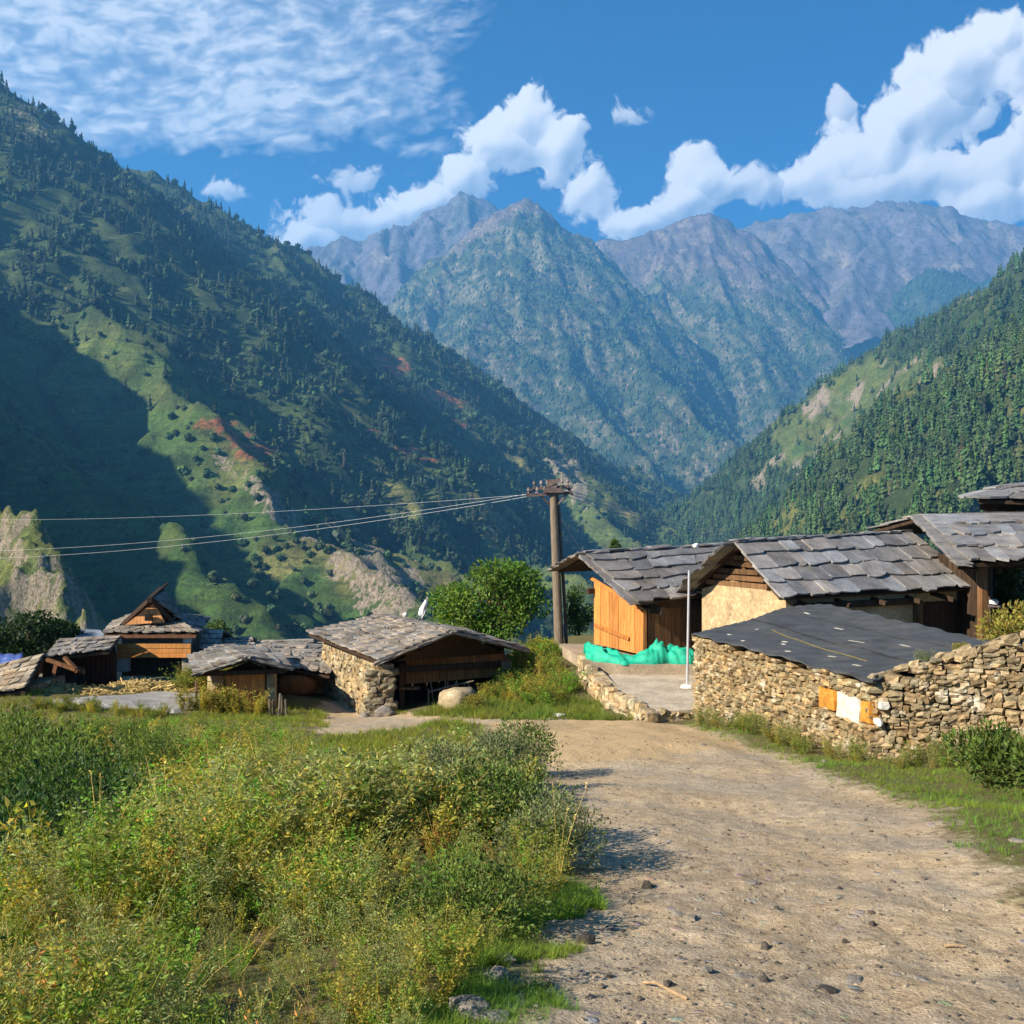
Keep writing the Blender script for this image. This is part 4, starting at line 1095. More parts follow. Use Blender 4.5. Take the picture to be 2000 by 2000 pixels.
for i, (u, v, w, h) in enumerate(((1956, 1284, .13, .20), (1952, 1306, .17, .14), (1966, 1330, .2, .1), (1940, 1350, .13, .12), (1966, 1352, .14, .12), (1956, 1372, .2, .15), (1725, 1378, .12, .12), (1716, 1410, .1, .09))):
    Yd = 13.62 if u > 1850 else 14.1
    p = P(u, v, Yd); mb = MB()
    mb.stone(p + V3((0, .04, 0)), (w / 2, 0, 0), (0, .12, 0), (0, 0, h / 2), 60 + i, (1, 1, 1), 0, .16, .35)
    tag(mb.build('white_stone', M['white_stone'], sw), 'whitewashed stone')

# ================================================================== THE LONG PLASTERED HOUSE
RD = V3((.9, .436, 0)).normalized(); GD = V3((-.436, .9, 0)).normalized()
nE = -GD; nG = -RD           # outward normals of the eave wall (towards the path) and of the gable
Nc = P(1535, 1182, 25.0)
def house_pt(o, l, g, z): return V3((o.x + RD.x * l + GD.x * g, o.y + RD.y * l + GD.y * g, z))
lh = empty('plastered_house', V3((Nc.x, Nc.y, -4.4)), 'long house with cream plastered gable and big grey slab roof', 'house')
W_, L_ = 3.4, 6.6; zE, zR, zB = -2.22, -.98, -4.6
mb = MB()
wall(mb, [house_pt(Nc, 0, 0, zB), house_pt(Nc, 0, W_, zB), house_pt(Nc, 0, W_, zE + .12), house_pt(Nc, 0, W_ * .62, zE + .42), house_pt(Nc, 0, W_ * .25, zE + .28), house_pt(Nc, 0, 0, zE + .1)], .3, nG)
g2 = mb.build('wall', M['plaster'], lh); tag(g2, 'cream plastered gable wall')
mb = MB()
wall(mb, [house_pt(Nc, .31, 0, zB), house_pt(Nc, 4.3, 0, zB), house_pt(Nc, 4.3, 0, zE + .12), house_pt(Nc, .31, 0, zE + .45)], .28, nE)
wall(mb, [house_pt(Nc, 4.305, .25, zB), house_pt(Nc, L_, .25, zB), house_pt(Nc, L_, .25, zE + .12), house_pt(Nc, 4.305, .25, zE + .3)], .25, nE)
wall(mb, [house_pt(Nc, .31, W_, zB), house_pt(Nc, L_, W_, zB), house_pt(Nc, L_, W_, zE + .1), house_pt(Nc, .31, W_, zE + .1)], .25, GD)
wall(mb, [house_pt(Nc, L_, .28, zB), house_pt(Nc, L_, W_ - .28, zB), house_pt(Nc, L_, W_ / 2, zR - .2), house_pt(Nc, L_, .28, zE)], .25, RD)
mb.build('wall', M['plaster'], lh)
mb = MB()   # gable boards and stones above the plaster
r = random.Random(8)
for k in range(5):
    z0 = zE + .34 + k * .17; f = (k + .8) / 6.2
    mb.beam(house_pt(Nc, .02 + .03 * (k % 2), W_ * (.16 + .34 * f), z0), house_pt(Nc, .02 + .03 * (k % 2), W_ * (1.0 - .45 * f), z0 + r.uniform(-.03, .05)), .06, .13, (r.uniform(.7, 1.5),) * 3)
mb.box(house_pt(Nc, .12, W_ * .5, zE + .62), (.12, .1, 1.0), math.atan2(RD.y, RD.x), (1.2, 1.1, 1))
wall(mb, [house_pt(Nc, .2, .2, zE + .22), house_pt(Nc, .2, W_ - .1, zE + .22), house_pt(Nc, .2, W_ * .5, zR - .12)], .05, nG, (.5, .5, .5))
mb.build('gable_boards', M['old_wood'], lh)
TL = P(1432, 1060, 26.2); TR = P(1775, 1040, 30.2); BR = P(1908, 1150, 27.7); BL = P(1520, 1169, 24.3)
mb = MB()
slab_slope(mb, TL, TR, BR, BL, 4, 12, .045, 31, ragged=.45)
BL2 = house_pt(Nc, -.35, W_ + .75, zE - .18) ; BR2 = house_pt(Nc, L_ + .2, W_ + .7, zE - .1)
slab_slope(mb, TL + V3((.0, .02, .02)), TR, BR2, BL2, 4, 11, .05, 32)
for k in range(9):       # rough stack of slab ends along the gable's rear edge
    p = TL.lerp(BL2, (k + .5) / 9) + V3((-.05 * (k % 3), 0, -.04))
    mb.stone(p, RD * r.uniform(.25, .4), (BL2 - TL).normalized() * .22, V3((0, 0, .045)), k, (r.uniform(.5, .9),) * 3, 0, .2, .3)
slope_deck(mb, TL, TR, BR, BL, .06, 1); slope_deck(mb, TL, TR, BR2, BL2, .06, 1)
ridge_stones(mb, TL, TR, 13, .17, .04, 33, (.9, .9, .9))
mb.build('roof', [M['slate'], M['dark_wood']], lh)
mb = MB()
for l in (.4, 1.6, 2.8, 4.0, 5.2, 6.2):
    a = house_pt(Nc, l, .3, zE + .06); b = house_pt(Nc, l, -.5, zE - .09)
    mb.beam(a, b, .09, .11)
mb.beam(house_pt(Nc, .2, -.09, zE - .10), house_pt(Nc, 4.2, -.09, zE - .10), .12, .16, (1.2, 1.1, 1))
mb.build('eave_beam', M['dark_wood'], lh)
mb = MB(); planks(mb, house_pt(Nc, 4.5, .24, zB), house_pt(Nc, 6.4, .24, zB), 2.2, 2.2, 9, .04, nE, 12)
mb.build('door', M['dark_wood'], lh)
mb = MB(); mb.box(house_pt(Nc, 4.34, -.06, (zB + zE) / 2), (.2, .2, zE - zB - .2), math.atan2(RD.y, RD.x)); mb.build('post', M['old_wood'], lh)
put_rock('roof_stone', boulder_mesh('roof_stone', .2, .2, .17, 4, M['white_stone'], 2), P(1358, 1066, 27.2), 'whitish stone sitting alone on the ridge of the slab roofs', 'stone')

# ================================================================== WOODEN HUT WITH THE ORANGE BOARDS
No = P(1260, 1200, 28.0)
wh = empty('wooden_hut', V3((No.x, No.y, -3.97)), 'small hut with bright orange plank gable and slab roof', 'hut')
def hp(l, g, z): return house_pt(No, l, g, z)
zB = -3.97; zE = -2.55; zR = -1.28; W_ = 2.75; L_ = 4.2
mb = MB()
planks(mb, hp(0, W_, zB + .05), hp(0, 0, zB + .05), 1.92, 1.26, 6, .05, nG, 21, gap=.018)
o = mb.build('plank_wall', M['new_wood'], wh); tag(o, 'sunlit orange plank wall')
mb = MB(); mb.beam(hp(-.05, W_ - .1, zB + .62), hp(-.05, .75, zB + .42), .03, .10, (.75, .7, .7))
mb.beam(hp(-.04, W_ + .1, zB + 2.0), hp(-.04, .3, zB + 1.36), .05, .1, (1, .95, .9))
mb.box(hp(-.03, .02, zB + .63), (.11, .11, 1.28), math.atan2(RD.y, RD.x), (1, .95, .9))
mb.build('batten', M['new_wood'], wh)
mb = MB()
planks(mb, hp(.08, 0, zB), hp(1.55, 0, zB), 1.32, 1.32, 8, .05, nE, 22)
planks(mb, hp(1.56, 0, zB), hp(L_, 0, zB), 1.38, 1.38, 13, .05, nE, 23, (.9, .9, .9))
mb.build('plank_wall', M['old_wood'], wh)
mb = MB()
wall(mb, [hp(.1, W_, zB), hp(L_, W_, zB), hp(L_, W_, zE + .2), hp(.1, W_, zE + .2)], .1, GD)
wall(mb, [hp(L_, .1, zB), hp(L_, W_ - .1, zB), hp(L_, W_ / 2, zR - .1), hp(L_, .1, zE)], .1, RD)
wall(mb, [hp(.3, .2, zE - .1), hp(.3, W_ - .05, zE - .1), hp(.3, W_ * .52, zR - .12)], .08, nG, (.8, .8, .8))
mb.beam(hp(.2, -.1, zE + .0), hp(L_, -.1, zE + .0), .16, .18); mb.beam(hp(.2, W_, zE + .2), hp(-.22, W_, zE + .2), .14, .16)
mb.beam(hp(.25, .9, zE - .12), hp(.25, -.5, zE - .12), .14, .2)
mb.build('frame', M['dark_wood'], wh)
mb = MB()
TL = P(1140, 1082, 29.6); TR = P(1420, 1066, 31.6); BR = P(1400, 1160, 28.6); BL = P(1243, 1180, 27.4)
slab_slope(mb, TL, TR, BR, BL, 5, 6, .05, 34, (.86, .84, .83), ragged=.55)
BL2 = P(1085, 1113, 31.4); BR2 = P(1420, 1098, 34.0)
slab_slope(mb, TL + V3((0, .02, .02)), TR, BR2, BL2, 3, 6, .05, 35, (.85, .83, .8))
slope_deck(mb, TL, TR, BR, BL, .07, 1); slope_deck(mb, TL, TR, BR2, BL2, .07, 1)
ridge_stones(mb, TL, TR, 7, .2, .045, 36, (.8, .8, .8))
for k in range(7):
    p = TL.lerp(BL2, (k + .4) / 7); mb.stone(p + V3((0, 0, .0)), RD * .3, (BL2 - TL).normalized() * .2, V3((0, 0, .05)), 70 + k, (.75, .68, .6), 0, .2, .3)
    p = TL.lerp(BL, (k + .4) / 7); mb.stone(p + V3((-.02, 0, .0)), RD * .2, (BL - TL).normalized() * .24, V3((0, 0, .045)), 80 + k, (.7, .68, .66), 0, .2, .3)
mb.build('roof', [M['slate'], M['dark_wood']], wh)

# ================================================================== TERRACE, NET, FLAG POLE
T0 = P(1131, 1288, 27.6); T1 = P(1262, 1394, 21.9); T2 = P(1360, 1374, 22.2); T3 = P(1420, 1300, 28.5); zT = -4.28
ter = empty('terrace', V3((2.2, 25, zT - .5)), 'flat earthen terrace edged by a low stone wall before the orange hut', 'terrace')
mb = MB()
pts = [V3((p.x, p.y, zT)) for p in (P(1146, 1310, 27.4), T1, T2, T3, P(1160, 1300, 30.5))]
mb.prism(pts, (0, 0, -.9)); mb.build('paving', M['concrete'], ter)
mb = MB()
edge = [P(1131, 1288, 28.6), P(1138, 1296, 27.4), P(1186, 1340, 24.4), T1]
for i, (p, q) in enumerate(zip(edge[:-1], edge[1:])):
    nn = V3((-(q - p).y, (q - p).x, 0)).normalized(); nn = nn if nn.x < 0 else -nn
    zt = (lambda t, i=i: (-4.02, -4.02 - .2 * t, -4.22 - .05 * t)[i])
    masonry(mb, plan(p), plan(q), zt, lambda t, p=p, q=q: gz1(*(p.lerp(q, t)).xy) - .15, nn, (.3, .16), 90 + i, (1.15, 1.12, 1.1))
    p0, q0 = V3((p.x, p.y, -5.2)) - nn * .15, V3((q.x, q.y, -5.2)) - nn * .15
    wall(mb, [p0, q0, V3((q0.x, q0.y, zt(1) - .1)), V3((p0.x, p0.y, zt(0) - .1))], .25, nn, (1.5, 1.5, 1.5), 1)
p, q = T1, T2
nn = V3(((q - p).y, -(q - p).x, 0)).normalized(); nn = nn if nn.y < 0 else -nn
masonry(mb, plan(p), plan(q), lambda t: zT - .04, lambda t: zT - .5, nn, (.3, .14), 95, (.9, .85, .8))
mb.build('retaining_wall', [M['stone'], M['mortar']], ter)
mb = MB()   # the step at the back
S0 = P(1156, 1306, 27.0); S1 = P(1390, 1284, 26.9)
mb.prism([V3((S0.x, S0.y, zT - .05)), V3((S1.x, S1.y, zT - .05)), V3((S1.x + 1.5, S1.y + 3.6, zT - .05)), V3((S0.x - .7, S0.y + 4.3, zT - .05))], (0, 0, .31), (.78, .72, .66))
mb.build('step', M['concrete'], ter)

def net():
    mb = MB(); ns, nw = 64, 16
    ax_, bx_ = P(1141, 0, 28.3), P(1352, 0, 27.5)
    vs, fs = [], []
    zs = zT + .26
    for i in range(ns + 1):
        t = i / ns
        bx = ax_.x + (bx_.x - ax_.x) * t; by = 28.3 - .9 * math.sin(math.pi * min(1, .5 * t / .42)) * (1 if t < .42 else 1) if t < .42 else 27.4 + .1 * (t - .42)
        hump = .20 + .16 * math.exp(-((t - .10) / .12) ** 2) + .30 * math.exp(-((t - .70) / .15) ** 2) + .16 * math.exp(-((t - .95) / .1) ** 2) - .06 * math.exp(-((t - .42) / .1) ** 2)
        wid = .62 + .1 * math.sin(t * 7)
        for j in range(nw + 1):
            w = j / nw; prof = math.sin(math.pi * min(w, .999)) ** .5
            wr = .7 * float(fbm(np.array([t * 9.0 + w * 2.2]), np.array([w * 2.2 + .3]), 3, 401)[0]) + .05 * math.sin(t * 60 + w * 9 + 3 * math.sin(t * 13)) + .2 * float(gnoise(np.array([t * 31.0]), np.array([w * 3.1]), 402)[0])
            q = V3((bx + .03 * wr, by - wid / 2 + wid * w - .07 * wr, zs + .012 + max(.0, hump * prof * (1 + .8 * wr) + .04 * wr * prof)))
            if j == 0: q.y -= .10 + .06 * math.sin(t * 23); q.z -= .02
            vs.append(q)
    for i in range(ns):
        for j in range(nw):
            k = i * (nw + 1) + j; fs.append([k, k + nw + 1, k + nw + 2, k + 1])
    mb.add(vs, fs)
    o = mb.build('net', M['tarp_green'], smooth=True)
    so_ = o.modifiers.new('thick', 'SOLIDIFY'); so_.thickness = .02
    tag(o, 'crumpled turquoise green net heaped along the terrace step', 'net')
net()
fp = empty('flag_pole', P(1342, 1334, 25.0), 'thin pale metal pole standing on the terrace', 'pole')
mb = MB(); b = V3(P(1342, 1334, 25.0)); b.z = zT; t_ = P(1346, 1114, 25.0)
mb.tube([b, b.lerp(t_, .5), t_], .03, 10); mb.build('shaft', M['steel_pole'], fp)
mb = MB(); mb.tube([b + V3((0, 0, -.02)), b + V3((0, 0, .05)), b + V3((0, 0, .07))], [.17, .15, .06], 12); mb.build('base_plate', M['white_stone'], fp)

# ================================================================== REAR TIMBER HOUSE, TOP RIGHT HOUSE
rh = empty('timber_house', V3((11.0, 26.5, -4.2)), 'dark timber house with slab roof on a square wooden post', 'house')
TL = P(1735, 1032, 29.0); TR = P(2060, 1006, 31.0); BR = P(2120, 1090, 25.2); BL = P(1893, 1102, 25.0)
TLr = P(1848, 1004, 29.6)
mb = MB()
slab_slope(mb, P(1737, 1036, 27.6), P(1850, 1006, 29.4), P(2070, 1012, 30.5), P(1740, 1038, 27.5), 1, 5, .05, 50) if False else None
slab_slope(mb, P(1800, 1008, 29.6), P(2080, 1003, 31.2), P(2130, 1090, 25.3), P(1893, 1102, 25.0), 4, 8, .05, 51, ragged=.45)
e0, e1 = P(1800, 1008, 29.6), P(1893, 1102, 25.0)
for k in range(10):
    p = e0.lerp(e1, (k + .5) / 10); mb.stone(p + V3((-.1, 0, -.02)), (.22, 0, 0), (e1 - e0).normalized() * .32, V3((0, 0, .05)), 110 + k, (.8, .78, .76), 0, .2, .3)
lo0, lo1 = P(1692, 1037, 30.5), P(2080, 1003, 31.2)
slab_slope(mb, P(1800, 1008, 29.6) + V3((0, .03, .02)), lo1 + V3((0, .03, .02)), P(1960, 1035, 34), P(1692, 1038, 31.2), 3, 7, .05, 52, (.95, .9, .85))
slope_deck(mb, P(1800, 1008, 29.6), P(2080, 1003, 31.2), P(2130, 1090, 25.3), P(1893, 1102, 25.0), .09, 1)
slope_deck(mb, P(1800, 1008, 29.6), P(2080, 1003, 31.2), P(1960, 1035, 34), P(1692, 1038, 31.2), .09, 1)
mb.build('roof', [M['slate'], M['dark_wood']], rh)
mb = MB()
wa, wb = P(1842, 1240, 28.4), P(1935, 1240, 26.8)
planks(mb, V3((wa.x, wa.y, -4.4)), V3((wb.x, wb.y, -4.4)), 3.35, 3.0, 10, .06, V3((-.5, -.86, 0)), 53)
wc = P(1945, 1240, 32.5)
wall(mb, [V3((wb.x + .02, wb.y + .08, -4.4)), V3((wc.x, wc.y, -4.4)), V3((wc.x, wc.y, -.9)), V3((wb.x + .02, wb.y + .08, -1.45))], .1, V3((1, -.2, 0)))
wd_ = P(1842, 1240, 28.4)
wall(mb, [V3((wd_.x - .05, wd_.y + .08, -4.4)), V3((wd_.x + 1.0, wd_.y + 4.5, -4.4)), V3((wd_.x + 1.0, wd_.y + 4.5, -.9)), V3((wd_.x - .05, wd_.y + .08, -1.2))], .1, V3((-1, .2, 0)))
mb.build('plank_wall', M['dark_wood'], rh)
mb = MB(); pb = P(1919, 1246, 25.6); mb.box((pb.x, pb.y, (-4.2 + P(0, 1108, 25.6).z) / 2), (.17, .17, P(0, 1108, 25.6).z + 4.2), .3, (1.3, 1.2, 1.05)); mb.build('post', M['old_wood'], rh)
mb = MB(); mb.beam(P(1870, 1106, 25.7), P(2120, 1100, 25.9), .14, .16); mb.build('eave_beam', M['dark_wood'], rh)
lmp = empty('wall_lamp', P(1938, 1181, 26.4), 'small white topped lamp sticking out beside the wooden post', 'lamp')
mb = MB(); c = P(1940, 1178, 26.4); mb.tube([c + V3((0, 0, -.03)), c + V3((.02, 0, .06)), c + V3((.02, 0, .1))], [.10, .12, .05], 10); mb.build('shade', M['white_stone'], lmp)
mb = MB(); mb.beam(P(1925, 1183, 26.5), P(1958, 1184, 26.3), .06, .06); mb.build('arm', M['iron'], lmp)

th_ = empty('upper_house', V3((15.6, 33, -3.0)), 'house corner with thin slab roof at the far right edge', 'house')
mb = MB()
slab_slope(mb, P(1960, 948, 36.5), P(2160, 930, 37), P(2200, 984, 31), P(1905, 976, 31.4), 3, 6, .05, 54, (1.15, 1.1, 1.05))
slab_slope(mb, P(1960, 948, 36.5), P(2000, 946, 36.6), P(1912, 977, 31.4), P(1872, 973, 33.5), 2, 2, .05, 55, (1.2, 1.15, 1.1))
slope_deck(mb, P(1960, 948, 36.5), P(2160, 930, 37), P(2200, 984, 31), P(1905, 976, 31.4), .1, 1)
mb.build('roof', [M['slate'], M['dark_wood']], th_)
mb = MB(); a, b = P(1928, 1000, 33.0), P(2180, 1000, 32.4)
wall(mb, [V3((a.x, a.y, -4.2)), V3((b.x, b.y, -4.2)), V3((b.x, b.y, .30)), V3((a.x, a.y, .28))], .3, V3((0, -1, 0)), (.8, .62, .5))
mb.build('wall', M['stone'], th_)
mb = MB(); mb.beam(P(1915, 990, 32.6), P(2180, 992, 32.0), .2, .2); mb.build('eave_beam', M['dark_wood'], th_)

# ================================================================== MIDDLE STONE HOUSE
mh = empty('stone_house', V3((-1.8, 29, -5.3)), 'stone house with broad slab roof and dark open front in the middle', 'house')
ap = P(886, 1234, 27.0); fr = P(742, 1203, 33.2); el_ = P(740, 1293, 26.0); fl_ = P(598, 1236, 31.6); er = P(1030, 1270, 29.0); frr = P(900, 1230, 35.5)
mb = MB()
slab_slope(mb, fr, ap, el_, fl_, 9, 15, .04, 56, (1, .96, .92), ragged=.5)
slab_slope(mb, ap + V3((0, 0, .02)), fr + V3((0, 0, .02)), frr, er, 6, 12, .04, 57, (.9, .87, .84), ragged=.5)
slope_deck(mb, fr, ap, el_, fl_, .08, 1); slope_deck(mb, ap, fr, frr, er, .08, 1)
ridge_stones(mb, ap, fr, 14, .18, .035, 58, (1, .96, .92))
for (p0, p1, n_) in ((ap, el_, 9), (ap, er, 9)):
    for k in range(n_):
        p = p0.lerp(p1, (k + .5) / n_); mb.stone(p + V3((0, .1, -.01)), (p1 - p0).normalized() * .28, V3((0, .22, 0)), V3((0, 0, .04)), 130 + k, (.85, .8, .76), 0, .2, .3)
mh_roof = mb.build('roof', [M['slate_far'], M['dark_wood']], mh)
mb = MB()
wl0 = P(738, 1375, 26.7); wl1 = P(634, 1345, 31.2); zb_ = -5.75
nl = V3((-(wl1 - wl0).y, (wl1 - wl0).x, 0)).normalized(); nl = nl if nl.x < 0 else -nl
ztl = lambda t: -3.98 + .12 * t
masonry(mb, plan(wl0), plan(wl1), ztl, lambda t: zb_, nl, (.26, .13), 59, (.9, .88, .84), deep=.14)
wall(mb, [V3((wl0.x, wl0.y, zb_)) - nl * .14, V3((wl1.x, wl1.y, zb_)) - nl * .14, V3((wl1.x, wl1.y, -3.9)) - nl * .14, V3((wl0.x, wl0.y, -4.0)) - nl * .14], .3, nl, (2.0, 1.9, 1.8), 1)
# pillar of dark stones at the corner
pa = P(721, 1380, 26.4); pb_ = P(764, 1380, 26.5)
masonry(mb, plan(pa), plan(pb_), lambda t: -4.1, lambda t: -5.6, V3((0, -1, 0)), (.26, .17), 61, (.55, .55, .56))
mb.box(((pa.x + pb_.x) / 2 - .04, pa.y + .35, -4.95), (.28, .5, 1.6), 0, (.4, .4, .4), 1)
wr0, wr1 = P(1000, 1340, 29.2), P(960, 1340, 35)
wall(mb, [V3((wr0.x, wr0.y, -5.6)), V3((wr1.x, wr1.y, -5.6)), V3((wr1.x, wr1.y, -4.6)), V3((wr0.x, wr0.y, -4.25))], .3, V3((1, 0, 0)), (1, 1, 1), 1)
wk0, wk1 = P(640, 1300, 33.5), P(960, 1300, 35.2)
wall(mb, [V3((wk0.x, wk0.y, -5.8)), V3((wk1.x, wk1.y, -5.8)), V3((wk1.x - .6, wk1.y, -4.5)), V3((wk0.x, wk0.y, -4.2))], .3, V3((0, 1, 0)), (1, 1, 1), 1)
mb.build('wall', [M['stone'], M['mortar']], mh)
mb = MB()
wall(mb, [el_ + V3((.3, .95, -.13)), er + V3((-.6, .55, -.16)), ap + V3((0, .9, -.14))], .06, V3((0, -1, 0)), (.5, .5, .5))
f0, f1 = P(792, 1335, 28.2), P(985, 1320, 29.6)
nf = V3((.1, -1, 0)).normalized()
planks(mb, V3((f0.x, f0.y, -4.74)), V3((f1.x, f1.y, -4.74)), .92, .72, 12, .05, nf, 62, (2.9, 2.4, 1.8))
mb.build('plank_wall', M['old_wood'], mh)
mb = MB()
planks(mb, V3((f0.x - .6, f0.y + 1.2, -5.6)), V3((f1.x, f1.y + .8, -5.6)), 1.6, 1.7, 10, .06, nf, 63, (.5, .5, .5))
planks(mb, P(752, 1300, 28.6) + V3((0, .3, 0)), P(985, 1300, 30.0), .75, .6, 10, .06, nf, 64, (.6, .6, .6))
mb.box((P(785, 1340, 28.0).x, 28.0, -4.95), (.13, .13, 1.6), 0, (3.2, 2.4, 1.8)); mb.beam(P(750, 1310, 27.6), P(990, 1296, 29.4), .13, .15, (1.2, 1.2, 1.2))
mb.box((P(800, 1343, 27.8).x, 27.8, -4.78), (.55, .25, .06), 0, (5, 4, 3))
mb.build('frame', M['dark_wood'], mh)
mb = MB(); r = random.Random(9)
for k in range(9):
    x = P(838 + k * 10, 1380, 27.2)
    b = V3((x.x, 27.1 + .1 * (k % 3), gz1(x.x, 27.2) - .1)); mb.tube([b, b + V3((r.uniform(-.1, .1), r.uniform(-.05, .05), r.uniform(.5, .85)))], [.022, .014], 5, (r.uniform(.7, 1.4),) * 3)
mb.tube([P(836, 1352, 27.0), P(880, 1340, 27.1), P(925, 1330, 27.2)], .02, 5)
tag(mb.build('stick_fence', M['pole_wood']), 'rough fence of thin sticks before the dark open house front', 'fence')

# ---- things on its ridge
mb = MB(); vs, fs = [], []
c = P(826, 1206, 32.6)
fl = empty('prayer_flag', c, 'white pointed prayer flag standing above the middle house roof', 'flag')
mb.tube([P(822, 1222, 32.6), P(834, 1165, 32.6)], .022, 6); mb.build('pole', M['pole_wood'], fl)
mb = MB()
prof = [(1166, 834, 835), (1176, 828, 834.5), (1188, 820, 833), (1198, 817, 830), (1208, 818, 824)]
pts = []
for k, (v, u0, u1) in enumerate(prof):
    p0, p1 = P(u0, v, 32.6), P(u1, v, 32.6)
    for s in range(4):
        q = p0.lerp(p1, s / 3); q.y += .05 * math.sin(s * 2.4 + k); vs.append(q)
for k in range(4):
    for s in range(3): fs.append([k * 4 + s, k * 4 + s + 1, k * 4 + s + 5, k * 4 + s + 4])
mb.add(vs, fs); o = mb.build('cloth', M['cloth_white'], fl, smooth=True); sm_ = o.modifiers.new('thick', 'SOLIDIFY'); sm_.thickness = .012
for i, (u, v, Y_, lab) in enumerate(((711, 1208, 33.0, 'small white stone on the left end of the middle roof'), (792, 1199, 31.5, 'white stone on the ridge next to the prayer flag'))):
    put_rock('roof_stone', boulder_mesh('roof_stone', .19, .19, .16, 150 + i, M['white_stone'], 2), P(u, v + 2, Y_), lab, 'stone')

# ================================================================== SHED WITH THE ORANGE DOOR
sh = empty('shed', V3((-7.1, 28, -5.3)), 'small slab roofed shed with an orange plank door among weeds', 'shed')
ap = P(486, 1285, 26.9); bk = P(430, 1262, 30.5); lf = P(380, 1318, 26.6); lb = P(368, 1285, 30.0); rt = P(566, 1306, 27.4); rb = P(540, 1272, 31.0)
mb = MB()
slab_slope(mb, bk, ap, lf, lb, 6, 8, .04, 71, (.95, .93, .9)); slab_slope(mb, ap + V3((0, 0, .02)), bk + V3((0, 0, .02)), rb, rt, 4, 7, .04, 72, (.9, .88, .86))
slope_deck(mb, bk, ap, lf, lb, .07, 1); slope_deck(mb, ap, bk, rb, rt, .07, 1)
for (p0, p1, n_) in ((ap, lf, 6), (ap, rt, 5)):
    for k in range(n_):
        p = p0.lerp(p1, (k + .5) / n_); mb.stone(p + V3((0, .08, 0)), (p1 - p0).normalized() * .22, V3((0, .2, 0)), V3((0, 0, .035)), 160 + k, (.8, .78, .75), 0, .2, .3)
mb.build('roof', [M['slate_far'], M['dark_wood']], sh)
mb = MB(); d0, d1 = P(440, 1380, 27.3), P(518, 1380, 27.6)
planks(mb, V3((d0.x, d0.y, -5.35)), V3((d1.x, d1.y, -5.35)), 1.06, 1.1, 6, .05, V3((0, -1, 0)), 73, (1.2, 1.1, 1.0)); mb.build('door', M['new_wood'], sh)
mb = MB()
mb.box((P(425, 1350, 27.2).x, 27.25, -4.85), (.26, .2, 1.1), 0, (1.0, .62, .42), 0); mb.box((P(530, 1350, 27.6).x, 27.65, -4.85), (.2, .3, 1.1), 0, (1, .9, .8), 0)
wall(mb, [V3((P(415, 0, 27.4).x, 27.4, -5.5)), V3((P(405, 0, 30.6).x, 30.6, -5.5)), V3((P(405, 0, 30.6).x, 30.6, -4.2)), V3((P(415, 0, 27.4).x, 27.4, -4.3))], .2, V3((-1, 0, 0)))
wall(mb, [V3((P(536, 0, 27.9).x, 27.9, -5.5)), V3((P(530, 0, 30.8).x, 30.8, -5.5)), V3((P(530, 0, 30.8).x, 30.8, -4.3)), V3((P(536, 0, 27.9).x, 27.9, -4.3))], .2, V3((1, 0, 0)))
mb.build('wall', [M['stone']], sh)
mb = MB(); mb.beam(P(395, 1316, 26.9), P(560, 1310, 27.5), .12, .12); wall(mb, [P(436, 1312, 27.6), P(528, 1312, 27.7), P(486, 1292, 27.5)], .06, V3((0, -1, 0)), (.7, .7, .7)); mb.build('frame', M['dark_wood'], sh)
mb = MB(); b = P(384, 1362, 26.3); b.z = gz1(b.x, b.y) - .1; mb.tube([b, P(383, 1328, 26.3)], .03, 6, (1, .75, .6)); tag(mb.build('wooden_stake', M['pole_wood']), 'single thin wooden stake beside the shed corner', 'stake')
r = random.Random(4)
for i in range(5):
    b = P(528 + i * 8, 1385, 26.0 + .1 * (i % 2)); b.z = gz1(b.x, b.y) - .1
    mb = MB(); mb.tube([b, b + V3((r.uniform(-.05, .05), 0, .62 + r.uniform(-.1, .12)))], [.035, .028], 6, (r.uniform(.6, 1.1),) * 3)
    tag(mb.build('fence_post', M['pole_wood']), 'weathered grey post of the short fence right of the shed', 'post', 'posts of the short fence by the shed')

# low house behind the shed
lo = empty('low_house', V3((-6.3, 31, -5.3)), 'low house whose grey slab eave links the shed to the middle house', 'house')
mb = MB()
TLq, TRq, BRq, BLq = P(500, 1262, 33.5), P(668, 1262, 33.8), P(645, 1320, 29.8), P(520, 1298, 30.2)
slab_slope(mb, TLq, TRq, BRq, BLq, 6, 9, .04, 74, (1.05, 1.02, 1)); slope_deck(mb, TLq, TRq, BRq, BLq, .08, 1)
slab_slope(mb, TLq, TRq, P(650, 1270, 36), P(520, 1262, 36), 3, 8, .04, 75); 
mb.build('roof', [M['slate_far'], M['dark_wood']], lo)
mb = MB(); a, b = P(540, 1360, 31.0), P(634, 1360, 31.2)
wall(mb, [V3((a.x, a.y, -5.7)), V3((b.x, b.y, -5.7)), V3((b.x, b.y, -4.75)), V3((a.x, a.y, -4.6))], .2, V3((0, -1, 0)), (.9, .62, .42)); mb.build('wall', M['stone'], lo)
